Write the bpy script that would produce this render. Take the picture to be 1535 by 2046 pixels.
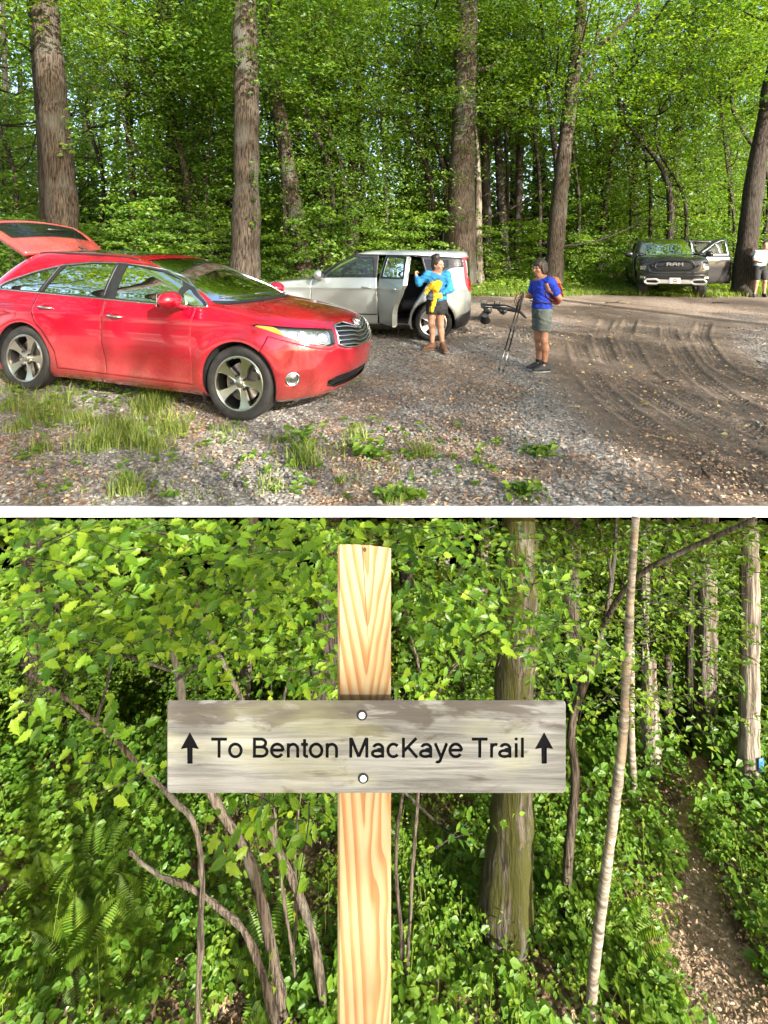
import bpy, bmesh, math, random
import numpy as np
from mathutils import Vector, Matrix
for _o in list(bpy.data.objects): bpy.data.objects.remove(_o)
SC = bpy.context.scene
COL = SC.collection
R = math.radians
# ---------------------------------------------------------------- camera
# The place: a gravel parking lot on a terrace, and below its white kerb a wooded slope with a trail sign.
cam_d = bpy.data.cameras.new('camera'); cam = bpy.data.objects.new('camera', cam_d); COL.objects.link(cam)
cam.location = (0, 0, 0); cam.rotation_euler = (R(90), 0, 0)
cam_d.sensor_fit = 'HORIZONTAL'; cam_d.sensor_width = 36.0
cam_d.lens = 36.0*1040/1535; cam_d.shift_y = -506/1535
cam_d.clip_start = 0.05; cam_d.clip_end = 1000
SC.camera = cam
# ---------------------------------------------------------------- sky and sun
SUN_AZ, SUN_EL = 36.0, 25.0          # degrees right of straight behind the camera, and up
w = bpy.data.worlds.new('World'); SC.world = w; w.use_nodes = True
_n = w.node_tree.nodes; _n.clear()
_sky = _n.new('ShaderNodeTexSky'); _sky.sky_type = 'NISHITA'; _sky.sun_disc = False
_sky.dust_density = 3.0; _sky.ozone_density = 0.4; _sky.sun_elevation = R(SUN_EL); _sky.sun_rotation = R(180-SUN_AZ)
_bg = _n.new('ShaderNodeBackground'); _bg.inputs['Strength'].default_value = 0.15
_out = _n.new('ShaderNodeOutputWorld')
w.node_tree.links.new(_sky.outputs[0], _bg.inputs[0]); w.node_tree.links.new(_bg.outputs[0], _out.inputs[0])
sun_d = bpy.data.lights.new('sun', 'SUN'); sun_d.energy = 4.8; sun_d.angle = R(0.5); sun_d.color = (1.0, .96, .88)
sun = bpy.data.objects.new('sun', sun_d); COL.objects.link(sun)
_s = Vector((math.sin(R(SUN_AZ))*math.cos(R(SUN_EL)), -math.cos(R(SUN_AZ))*math.cos(R(SUN_EL)), math.sin(R(SUN_EL))))
SUN_DIR = np.array(_s)
sun.rotation_euler = _s.to_track_quat('Z', 'Y').to_euler(); sun.location = (20, -30, 30)
SC.view_settings.view_transform = 'Standard'; SC.view_settings.look = 'None'
SC.view_settings.exposure = 1.85; SC.view_settings.gamma = 1.0
SC.cycles.max_bounces = 10; SC.cycles.diffuse_bounces = 6; SC.cycles.glossy_bounces = 3
SC.cycles.transmission_bounces = 8; SC.cycles.transparent_max_bounces = 8
SC.cycles.sample_clamp_indirect = 10.0
SC.cycles.caustics_reflective = False; SC.cycles.caustics_refractive = False
SC.cycles.use_denoising = True
# ---------------------------------------------------------------- helpers
F_PX, CX, HY = 1040.0, 767.5, 517.0
def P(x, y, Y): return Vector(((x-CX)/F_PX*Y, Y, (HY-y)/F_PX*Y))
def SS(a, b, x):
    t = np.clip((np.asarray(x, float)-a)/(b-a), 0, 1); return t*t*(3-2*t)
_lat = np.random.RandomState(7).rand(256, 256)
def vnoise(x, y):
    x = np.asarray(x, float); y = np.asarray(y, float)
    xi = np.floor(x).astype(int); yi = np.floor(y).astype(int); fx = x-xi; fy = y-yi
    fx = fx*fx*(3-2*fx); fy = fy*fy*(3-2*fy)
    g = lambda a, b: _lat[a & 255, b & 255]
    return (g(xi, yi)*(1-fx)+g(xi+1, yi)*fx)*(1-fy)+(g(xi, yi+1)*(1-fx)+g(xi+1, yi+1)*fx)*fy
def fbm(x, y, o=4):
    s = 0; a = .5; t = 0
    for k in range(o): s = s+a*vnoise(x*2**k+17.3*k, y*2**k-9.1*k); t += a; a *= .5
    return s/t
def gh(x, y):
    """height of the parking-lot ground"""
    z = -1.6+.097*SS(-1.6, -4.2, x)*SS(4.6, 6.2, y)
    z = z+.17*SS(7.3, 9.2, y)+.26*SS(10, 17, y)
    z = z+.50*SS(17.5, 25, y)+.35*SS(11, 17, y)*SS(0.5, -6, x)
    return z
def lh(x, y):
    """height of the wooded slope below"""
    y = np.asarray(y, float)
    z = -4.03-.25*np.maximum(y, 3.0)-.80*np.maximum(y-5.7, 0)+.35*np.maximum(y-15, 0)
    return z-.0*np.asarray(x)
def tag(o, label=None, cat=None, group=None, kind=None):
    if label: o['label'] = label
    if cat: o['category'] = cat
    if group: o['group'] = group
    if kind: o['kind'] = kind
    return o
def empty(name, loc=(0, 0, 0), rz=0, label=None, cat=None, group=None):
    o = bpy.data.objects.new(name, None); COL.objects.link(o)
    o.location = loc; o.rotation_euler = (0, 0, rz); o.empty_display_size = .1
    return tag(o, label, cat, group)
def link(name, me, parent=None):
    o = bpy.data.objects.new(name, me); COL.objects.link(o)
    if parent is not None: o.parent = parent
    return o
def mesh_np(name, V, Fs, mats, smooth=True, midx=None, tint=None):
    """V (n,3); Fs a list of (m,k) int arrays"""
    if isinstance(Fs, np.ndarray): Fs = [Fs]
    Fs = [np.asarray(f, np.int32) for f in Fs if len(f)]
    me = bpy.data.meshes.new(name)
    V = np.asarray(V, np.float32)
    nl = sum(f.size for f in Fs); npol = sum(len(f) for f in Fs)
    me.vertices.add(len(V)); me.vertices.foreach_set('co', V.ravel())
    me.loops.add(nl); me.loops.foreach_set('vertex_index', np.concatenate([f.ravel() for f in Fs]) if Fs else np.zeros(0, np.int32))
    me.polygons.add(npol)
    tot = np.concatenate([np.full(len(f), f.shape[1], np.int32) for f in Fs])
    st = np.concatenate([[0], np.cumsum(tot)[:-1]]).astype(np.int32)
    me.polygons.foreach_set('loop_start', st)
    try: me.polygons.foreach_set('loop_total', tot)
    except Exception: pass
    if midx is not None: me.polygons.foreach_set('material_index', np.asarray(midx, np.int32))
    me.update(calc_edges=True); me.validate()
    me.polygons.foreach_set('use_smooth', np.full(len(me.polygons), smooth, bool))
    for m in (mats if isinstance(mats, (list, tuple)) else [mats]): me.materials.append(m)
    if tint is not None:
        for k, arr in tint.items():
            a = me.attributes.new(k, 'FLOAT', 'POINT'); a.data.foreach_set('value', np.asarray(arr, np.float32))
    return me
class MB:
    """collects shapes into one mesh"""
    def __init__(s): s.V = []; s.F = {}; s.n = 0; s.mi = {}; s.cur = 0
    def add(s, V, F, mi=None):
        V = np.asarray(V, float).reshape(-1, 3)
        mi = s.cur if mi is None else mi
        for f in F:
            k = len(f); s.F.setdefault(k, []).append([i+s.n for i in f]); s.mi.setdefault(k, []).append(mi)
        s.V.append(V); s.n += len(V)
        return s
    def box(s, c, d, rot=None, mi=None, bev=0.0):
        c = np.array(c, float); h = np.array(d, float)/2
        if bev > 0:
            b = min(bev, min(h)*.9); V = []; ids = {}
            for sx in (-1, 1):
                for sy in (-1, 1):
                    for sz in (-1, 1):
                        for ax in range(3):
                            q = np.array([sx, sy, sz])*h; q = q-np.array([sx, sy, sz])*b; q[ax] = (sx, sy, sz)[ax]*h[ax]
                            ids[(sx, sy, sz, ax)] = len(V); V.append(q)
            F = []
            for ax in range(3):
                o1, o2 = (ax+1) % 3, (ax+2) % 3
                for sg in (-1, 1):
                    qd = []
                    for (a, b2) in ((-1, -1), (1, -1), (1, 1), (-1, 1)):
                        t = [0, 0, 0]; t[ax] = sg; t[o1] = a; t[o2] = b2; qd.append(ids[(*t, ax)])
                    F.append(qd if sg > 0 else qd[::-1])
                for a in (-1, 1):
                    for b2 in (-1, 1):
                        t0 = [0, 0, 0]; t1 = [0, 0, 0]; t0[ax] = -1; t1[ax] = 1
                        for t in (t0, t1): t[o1] = a; t[o2] = b2
                        qd = [ids[(*t0, o1)], ids[(*t1, o1)], ids[(*t1, o2)], ids[(*t0, o2)]]
                        F.append(qd if a*b2 > 0 else qd[::-1])
            for sx in (-1, 1):
                for sy in (-1, 1):
                    for sz in (-1, 1):
                        t = [ids[(sx, sy, sz, k)] for k in range(3)]
                        F.append(t if sx*sy*sz > 0 else t[::-1])
            V = np.array(V)
        else:
            V = np.array([[x, y, z] for x in (-1, 1) for y in (-1, 1) for z in (-1, 1)])*h
            F = [[0, 1, 3, 2], [4, 6, 7, 5], [0, 4, 5, 1], [2, 3, 7, 6], [0, 2, 6, 4], [1, 5, 7, 3]]
        if rot is not None: V = V @ np.array(rot.to_3x3()).T
        return s.add(V+c, F, mi)
    def tube(s, pts, rad, n=8, mi=None, cap=True, closed=False, sq=1.0):
        pts = np.array([list(p) for p in pts], float); m = len(pts)
        rad = np.full(m, rad) if np.isscalar(rad) else np.array(rad, float)
        if closed: tg = np.roll(pts, -1, 0)-np.roll(pts, 1, 0)
        else:
            tg = np.gradient(pts, axis=0)
        tg /= np.linalg.norm(tg, axis=1)[:, None]+1e-12
        up = np.array([0, 0, 1.]) if abs(tg[0][2]) < .9 else np.array([1., 0, 0])
        u = np.cross(tg[0], up); u /= np.linalg.norm(u); V = []
        for i in range(m):
            u = u-tg[i]*np.dot(u, tg[i]); u /= np.linalg.norm(u)+1e-12; v = np.cross(tg[i], u)
            for k in range(n):
                a = 2*math.pi*k/n; V.append(pts[i]+rad[i]*(math.cos(a)*u+sq*math.sin(a)*v))
        F = []
        for i in range(m if closed else m-1):
            j = (i+1) % m
            for k in range(n): F.append([i*n+k, j*n+k, j*n+(k+1) % n, i*n+(k+1) % n][::-1])
        if cap and not closed: F.append([k for k in range(n)]); F.append([(m-1)*n+k for k in range(n)][::-1])
        return s.add(V, F, mi)
    def lathe(s, prof, n=32, axis='z', c=(0, 0, 0), mi=None, a0=0, a1=2*math.pi):
        full = abs(a1-a0-2*math.pi) < 1e-6; na = n if full else n+1; V = []
        for (r, h) in prof:
            for k in range(na):
                a = a0+(a1-a0)*k/n; x, y = r*math.cos(a), r*math.sin(a)
                V.append({'z': (x, y, h), 'y': (x, h, y), 'x': (h, x, y)}[axis])
        F = []
        for i in range(len(prof)-1):
            for k in range(n):
                k2 = (k+1) % na
                q = [i*na+k, i*na+k2, (i+1)*na+k2, (i+1)*na+k]
                F.append(q if axis != 'y' else q[::-1])
        return s.add(np.array(V)+np.array(c), F, mi)
    def prism(s, poly, h0, h1, axis='y', mi=None):
        n = len(poly); V = []
        for h in (h0, h1):
            for (a, b) in poly: V.append({'y': (a, h, b), 'z': (a, b, h), 'x': (h, a, b)}[axis])
        F = [list(range(n)), list(range(2*n-1, n-1, -1))]+[[i, i+n, (i+1) % n+n, (i+1) % n] for i in range(n)]
        return s.add(V, F, mi)
    def mesh(s, name, mats, smooth=True):
        Fs, mi = [], []
        for k in s.F: Fs.append(np.array(s.F[k], np.int32)); mi += s.mi[k]
        return mesh_np(name, np.concatenate(s.V), Fs, mats, smooth, mi)
    def build(s, name, mats, parent=None, smooth=True, edge=None, M=None):
        me = s.mesh(name, mats, smooth)
        if M is not None: me.transform(M)
        fix_normals(me, edge if smooth else None)
        return link(name, me, parent)
def fix_normals(me, edge=35):
    bm = bmesh.new(); bm.from_mesh(me); bmesh.ops.recalc_face_normals(bm, faces=bm.faces)
    if edge:
        c = math.cos(R(edge))
        for e in bm.edges:
            if len(e.link_faces) == 2 and e.link_faces[0].normal.dot(e.link_faces[1].normal) < c: e.smooth = False
    bm.to_mesh(me); bm.free()
def pchip(xs, ys):
    xs = np.array(xs, float); ys = np.array(ys, float); h = np.diff(xs); d = np.diff(ys)/h; m = np.zeros_like(ys)
    for i in range(1, len(xs)-1):
        if d[i-1]*d[i] > 0:
            w1 = 2*h[i]+h[i-1]; w2 = h[i]+2*h[i-1]; m[i] = (w1+w2)/(w1/d[i-1]+w2/d[i])
    m[0] = d[0]; m[-1] = d[-1]
    def f(x):
        x = np.asarray(x, float); i = np.clip(np.searchsorted(xs, x)-1, 0, len(h)-1); t = (x-xs[i])/h[i]
        return ((2*t**3-3*t**2+1)*ys[i]+(t**3-2*t**2+t)*h[i]*m[i]+(-2*t**3+3*t**2)*ys[i+1]+(t**3-t**2)*h[i]*m[i+1])
    return f
def spline(pts, n):
    pts = np.array([list(p) for p in pts], float); t = np.concatenate([[0], np.cumsum(np.linalg.norm(np.diff(pts, axis=0), axis=1))])
    q = np.linspace(0, t[-1], n)
    if len(pts) == 2: return np.array([np.interp(q, t, pts[:, k]) for k in range(pts.shape[1])]).T
    e = np.concatenate([[2*pts[0]-pts[1]], pts, [2*pts[-1]-pts[-2]]]); out = []
    for x in q:
        i = min(max(np.searchsorted(t, x)-1, 0), len(t)-2); u = (x-t[i])/(t[i+1]-t[i]+1e-12); a, b, c, d = e[i:i+4]
        out.append(.5*((2*b)+(c-a)*u+(2*a-5*b+4*c-d)*u*u+(3*b-a-3*c+d)*u**3))
    return np.array(out)
def in_poly(x, y, poly):
    poly = np.asarray(poly, float); r = np.zeros(np.shape(x), bool); n = len(poly); j = n-1
    for i in range(n):
        xi, yi = poly[i]; xj, yj = poly[j]
        c = ((yi > y) != (yj > y)) & (x < (xj-xi)*(y-yi)/((yj-yi) if yj != yi else 1e-12)+xi); r ^= c; j = i
    return r
# ---------------------------------------------------------------- materials
class NT:
    def __init__(s, name):
        s.m = bpy.data.materials.new(name); s.m.use_nodes = True; s.t = s.m.node_tree; s.t.nodes.clear()
        s.out = s.t.nodes.new('ShaderNodeOutputMaterial')
    def n(s, typ, **kw):
        o = s.t.nodes.new('ShaderNode'+typ)
        for k, v in kw.items():
            if k in o.inputs.keys(): s.set(o.inputs[k], v)
            else: setattr(o, k, v)
        return o
    def set(s, inp, v):
        if hasattr(v, 'is_output') or isinstance(v, bpy.types.NodeSocket): s.t.links.new(v, inp)
        elif isinstance(v, (tuple, list)) and len(v) == 3 and inp.type == 'RGBA': inp.default_value = (*v, 1)
        else: inp.default_value = v
    def coord(s, kind='Object', scale=(1, 1, 1), loc=(0, 0, 0), rot=(0, 0, 0)):
        tc = s.n('TexCoord'); mp = s.n('Mapping'); s.t.links.new(tc.outputs[kind], mp.inputs['Vector'])
        mp.inputs['Scale'].default_value = scale; mp.inputs['Location'].default_value = loc; mp.inputs['Rotation'].default_value = rot
        return mp.outputs[0]
    def noise(s, vec, scale, detail=4, rough=.55, dist=0):
        o = s.n('TexNoise'); s.t.links.new(vec, o.inputs['Vector']); o.inputs['Scale'].default_value = scale
        o.inputs['Detail'].default_value = detail; o.inputs['Roughness'].default_value = rough; o.inputs['Distortion'].default_value = dist
        return o.outputs['Fac']
    def ramp(s, fac, stops):
        o = s.n('ValToRGB'); s.t.links.new(fac, o.inputs[0]); e = o.color_ramp.elements
        while len(e) < len(stops): e.new(.5)
        for k, (p, c) in enumerate(stops):
            e[k].position = p; e[k].color = (*c, 1) if not np.isscalar(c) else (c, c, c, 1)
        return o.outputs[0]
    def mix(s, fac, a, b, blend='MIX'):
        o = s.n('Mix', data_type='RGBA', blend_type=blend)
        s.set(o.inputs[0], fac); s.set(o.inputs[6], a); s.set(o.inputs[7], b); return o.outputs[2]
    def math(s, op, a, b=0.0):
        o = s.n('Math', operation=op); s.set(o.inputs[0], a); s.set(o.inputs[1], b); return o.outputs[0]
    def attr(s, name):
        o = s.n('Attribute'); o.attribute_name = name; return o.outputs['Fac']
    def bump(s, h, strength=.4, dist=.02):
        o = s.n('Bump'); s.t.links.new(h, o.inputs['Height']); o.inputs['Strength'].default_value = strength; o.inputs['Distance'].default_value = dist
        return o.outputs[0]
    def bsdf(s, **kw):
        o = s.n('BsdfPrincipled')
        for k, v in kw.items(): s.set(o.inputs[k.replace('_', ' ')], v)
        return o.outputs[0]
    def done(s, sh): s.t.links.new(sh, s.out.inputs[0]); return s.m
_mc = {}
def pm(name, col, rough=.5, metal=0.0, spec=.5, coat=0.0, var=.0, scale=20, bump=0.0, bscale=80, bdist=.004):
    """plain material with slight procedural variation"""
    if name in _mc: return _mc[name]
    t = NT(name); v = t.coord(); col = tuple(col); c = col
    if var > 0:
        nz = t.noise(v, scale, 5); c = t.ramp(nz, [(.3, tuple(max(0, x*(1-var)) for x in col)), (.7, tuple(min(1, x*(1+var)) for x in col))])
    kw = dict(Base_Color=c, Roughness=rough, Metallic=metal)
    sh = t.n('BsdfPrincipled')
    for k, x in kw.items(): t.set(sh.inputs[k.replace('_', ' ')], x)
    sh.inputs['Specular IOR Level'].default_value = spec; sh.inputs['Coat Weight'].default_value = coat; sh.inputs['Coat Roughness'].default_value = .04
    if bump > 0: t.set(sh.inputs['Normal'], t.bump(t.noise(v, bscale, 4), bump, bdist))
    _mc[name] = t.done(sh.outputs[0]); return _mc[name]
# ================================================================ smooth solids (tapered capsules and ellipsoids blended, meshed by surface nets)
class SDF:
    def __init__(s, k=.02): s.p = []; s.k = k; s.cuts = []; s.sub = []
    def cone(s, a, b, ra, rb, k=None): s.p.append(('c', np.array(a, float), np.array(b, float), ra, rb, s.k if k is None else k)); return s
    def ell(s, c, r, rot=None, k=None): s.p.append(('e', np.array(c, float), np.array(r, float), None if rot is None else np.array(rot.to_3x3()), None, s.k if k is None else k)); return s
    def box(s, c, h, rr=.01, rot=None, k=None): s.p.append(('b', np.array(c, float), np.array(h, float), None if rot is None else np.array(rot.to_3x3()), rr, s.k if k is None else k)); return s
    def chain(s, pts, rad, k=None):
        for i in range(len(pts)-1): s.cone(pts[i], pts[i+1], rad[i], rad[i+1], k)
        return s
    def cut_plane(s, p, n): s.cuts.append((np.array(p, float), np.array(n, float)/np.linalg.norm(n))); return s
    def bb(s, p):
        if p[0] == 'c': r = max(p[3], p[4]); return np.minimum(p[1], p[2])-r, np.maximum(p[1], p[2])+r
        r = p[2].max() if p[3] is not None else p[2]
        if p[0] == 'b': r = r*1.0+ (np.linalg.norm(p[2])-np.max(p[2]) if p[3] is not None else 0)
        return p[1]-r, p[1]+r
    def dist(s, p, Q):
        if p[0] == 'c':
            ba = p[2]-p[1]; pa = Q-p[1]; h = np.clip((pa @ ba)/(ba @ ba+1e-12), 0, 1)
            return np.linalg.norm(pa-h[..., None]*ba, axis=-1)-(p[3]+(p[4]-p[3])*h)
        q = Q-p[1]
        if p[3] is not None: q = q @ p[3]
        if p[0] == 'e':
            k0 = np.linalg.norm(q/p[2], axis=-1); k1 = np.linalg.norm(q/p[2]**2, axis=-1); return k0*(k0-1)/(k1+1e-9)
        d = np.abs(q)-(p[2]-p[4]); return np.linalg.norm(np.maximum(d, 0), axis=-1)+np.minimum(d.max(-1), 0)-p[4]
    def mesh(s, vox=.012, inflate=0.0, noise=None):
        bb = [s.bb(p) for p in s.p]; lo = np.min([b[0] for b in bb], 0)-3*vox-inflate-.01; hi = np.max([b[1] for b in bb], 0)+3*vox+inflate+.01
        n = np.ceil((hi-lo)/vox).astype(int)+1; D = np.full(n, .2, np.float32)
        ax = [lo[k]+vox*np.arange(n[k]) for k in range(3)]
        for p, b in zip(s.p, bb):
            mg = p[5]+4*vox+inflate+.03
            i0 = np.maximum(((b[0]-mg-lo)/vox).astype(int), 0); i1 = np.minimum(((b[1]+mg-lo)/vox).astype(int)+2, n)
            sl = tuple(slice(i0[k], i1[k]) for k in range(3)); G = np.stack(np.meshgrid(*[ax[k][sl[k]] for k in range(3)], indexing='ij'), -1)
            d = s.dist(p, G); a = D[sl]; k = max(p[5], 1e-5); h = np.clip(.5+.5*(a-d)/k, 0, 1); D[sl] = a*(1-h)+d*h-k*h*(1-h)
        D -= inflate
        G = None
        if noise is not None or s.cuts:
            G = np.stack(np.meshgrid(*ax, indexing='ij'), -1)
            if noise is not None: D = D+noise(G)
            for p0, nn in s.cuts: D = np.maximum(D, (G-p0) @ nn)
        # surface nets
        ins = D < 0; c = np.stack([ins[i:n[0]-1+i, j:n[1]-1+j, k:n[2]-1+k] for i in (0, 1) for j in (0, 1) for k in (0, 1)], 0)
        act = c.any(0) & ~c.all(0); idx = np.argwhere(act); vid = np.full(act.shape, -1, int); vid[act] = np.arange(len(idx))
        acc = np.zeros((len(idx), 3)); cnt = np.zeros(len(idx))
        cs = [(i, j, k) for i in (0, 1) for j in (0, 1) for k in (0, 1)]
        for a in range(8):
            for b in range(a+1, 8):
                if sum(abs(cs[a][q]-cs[b][q]) for q in range(3)) != 1: continue
                ia = idx+cs[a]; ib = idx+cs[b]; da = D[tuple(ia.T)]; db = D[tuple(ib.T)]; m = (da < 0) != (db < 0)
                t = np.where(m, da/(da-db+1e-12), 0); pt = ia+(ib-ia)*t[:, None]; acc[m] += pt[m]; cnt[m] += 1
        V = lo+vox*acc/np.maximum(cnt, 1)[:, None]; F = []
        for axn in range(3):
            o1, o2 = [(1, 2), (2, 0), (0, 1)][axn]; sl0 = [slice(1, n[k]-1) for k in range(3)]; sl1 = [slice(1, n[k]-1) for k in range(3)]
            sl0[axn] = slice(0, n[axn]-1); sl1[axn] = slice(1, n[axn]); A = ins[tuple(sl0)]; B = ins[tuple(sl1)]
            e = np.argwhere(A != B)
            if not len(e): continue
            base = e.copy(); 
            for k in range(3):
                if k != axn: base[:, k] += 1
            fl = A[tuple(e.T)]; d1 = np.zeros(3, int); d1[o1] = 1; d2 = np.zeros(3, int); d2[o2] = 1
            q = np.stack([vid[tuple((base-d1-d2).T)], vid[tuple((base-d2).T)], vid[tuple(base.T)], vid[tuple((base-d1).T)]], -1)
            q[~fl] = q[~fl][:, ::-1]; F.append(q)
        F = np.concatenate(F); F = F[(F >= 0).all(1)]
        for _ in range(2):     # light smoothing
            S = np.zeros_like(V); cn = np.zeros(len(V))
            for a in range(4):
                np.add.at(S, F[:, a], V[F[:, (a+1) % 4]]+V[F[:, (a-1) % 4]]); np.add.at(cn, F[:, a], 2)
            V = V*.5+.5*S/np.maximum(cn, 1)[:, None]
        return V, F
    def build(s, name, mt, parent=None, vox=.012, inflate=0.0, noise=None, M=None):
        V, F = s.mesh(vox, inflate, noise); me = mesh_np(name, V, F, mt)
        if M is not None: me.transform(M)
        return link(name, me, parent)
# ================================================================ vehicles: a shell of plan outlines stacked by height, cut into panels
def paint(name, col, flake=.25, rough=.28, dust=.25):
    t = NT(name); v = t.coord(); nz = t.noise(v, 3, 5, .6); d2 = t.noise(v, 55, 3)
    sep = t.n('SeparateXYZ'); t.t.links.new(v, sep.inputs[0])
    low = t.n('MapRange'); t.t.links.new(sep.outputs[2], low.inputs[0]); low.inputs[1].default_value = .75; low.inputs[2].default_value = .2
    f = t.math('MULTIPLY', low.outputs[0], t.math('MULTIPLY', nz, d2)); f = t.math('MULTIPLY', f, 4*dust)
    f.node.use_clamp = True
    c = t.mix(f, col, (.30, .24, .16))
    sh = t.n('BsdfPrincipled'); t.set(sh.inputs['Base Color'], c); sh.inputs['Metallic'].default_value = flake
    sh.inputs['Roughness'].default_value = rough; sh.inputs['Coat Weight'].default_value = 1.0; sh.inputs['Coat Roughness'].default_value = .03
    return t.done(sh.outputs[0])
def glassm(name, tint, clear=.45, ior=1.6):
    t = NT(name); tr = t.n('BsdfTransparent'); t.set(tr.inputs[0], tint)
    gl = t.n('BsdfGlossy'); gl.inputs['Roughness'].default_value = .015; t.set(gl.inputs[0], (1, 1, 1))
    df = t.n('BsdfDiffuse'); t.set(df.inputs[0], (.01, .012, .012))
    m0 = t.n('MixShader'); m0.inputs[0].default_value = clear; t.t.links.new(df.outputs[0], m0.inputs[1]); t.t.links.new(tr.outputs[0], m0.inputs[2])
    fr = t.n('Fresnel'); fr.inputs[0].default_value = ior
    m = t.n('MixShader'); t.t.links.new(fr.outputs[0], m.inputs[0]); t.t.links.new(m0.outputs[0], m.inputs[1]); t.t.links.new(gl.outputs[0], m.inputs[2])
    return t.done(m.outputs[0])
M_RED = paint('red_paint', (.30, .0015, .015), .15, .2, .22)
M_SILVER = paint('silver_paint', (.36, .385, .37), .55, .32, .12)
M_DARKPAINT = paint('charcoal_paint', (.022, .023, .026), .4, .28, .06)
M_GLASS = glassm('tinted_glass', (.55, .66, .60), .75)
M_GLASSL = glassm('door_glass', (.55, .66, .60), .8, 1.2)
M_GLASSD = glassm('privacy_glass', (.20, .22, .21), .5)
M_SCREEN = glassm('windscreen_glass', (.75, .85, .80), .8)
M_BLACK = pm('black_plastic', (.012, .012, .013), .45, var=.2)
M_LINER = pm('dark_lining', (.006, .006, .006), .9)
M_CHROME = pm('chrome', (.75, .75, .74), .12, 1.0)
M_ALLOY = pm('alloy', (.62, .60, .54), .28, 1.0, var=.08, scale=8)
M_RUBBER = pm('rubber', (.018, .017, .016), .75, var=.5, scale=14, bump=.3, bscale=150)
M_LENS = glassm('lamp_lens', (.95, .97, .96), .97, 1.22)
M_REFL = pm('lamp_reflector', (.42, .43, .44), .22, .9, var=.35, scale=26)
M_AMBER = pm('amber_lens', (.85, .30, .01), .15, 0, coat=1)
M_TAIL = pm('red_lens', (.30, .004, .01), .1, 0, coat=1)
M_SEAT = pm('seat_cloth', (.42, .42, .38), .85, var=.1)
M_SEATD = pm('dark_seat_cloth', (.03, .03, .03), .85, var=.1)
M_STEEL = pm('dull_steel', (.20, .19, .18), .4, 1.0)

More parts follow.
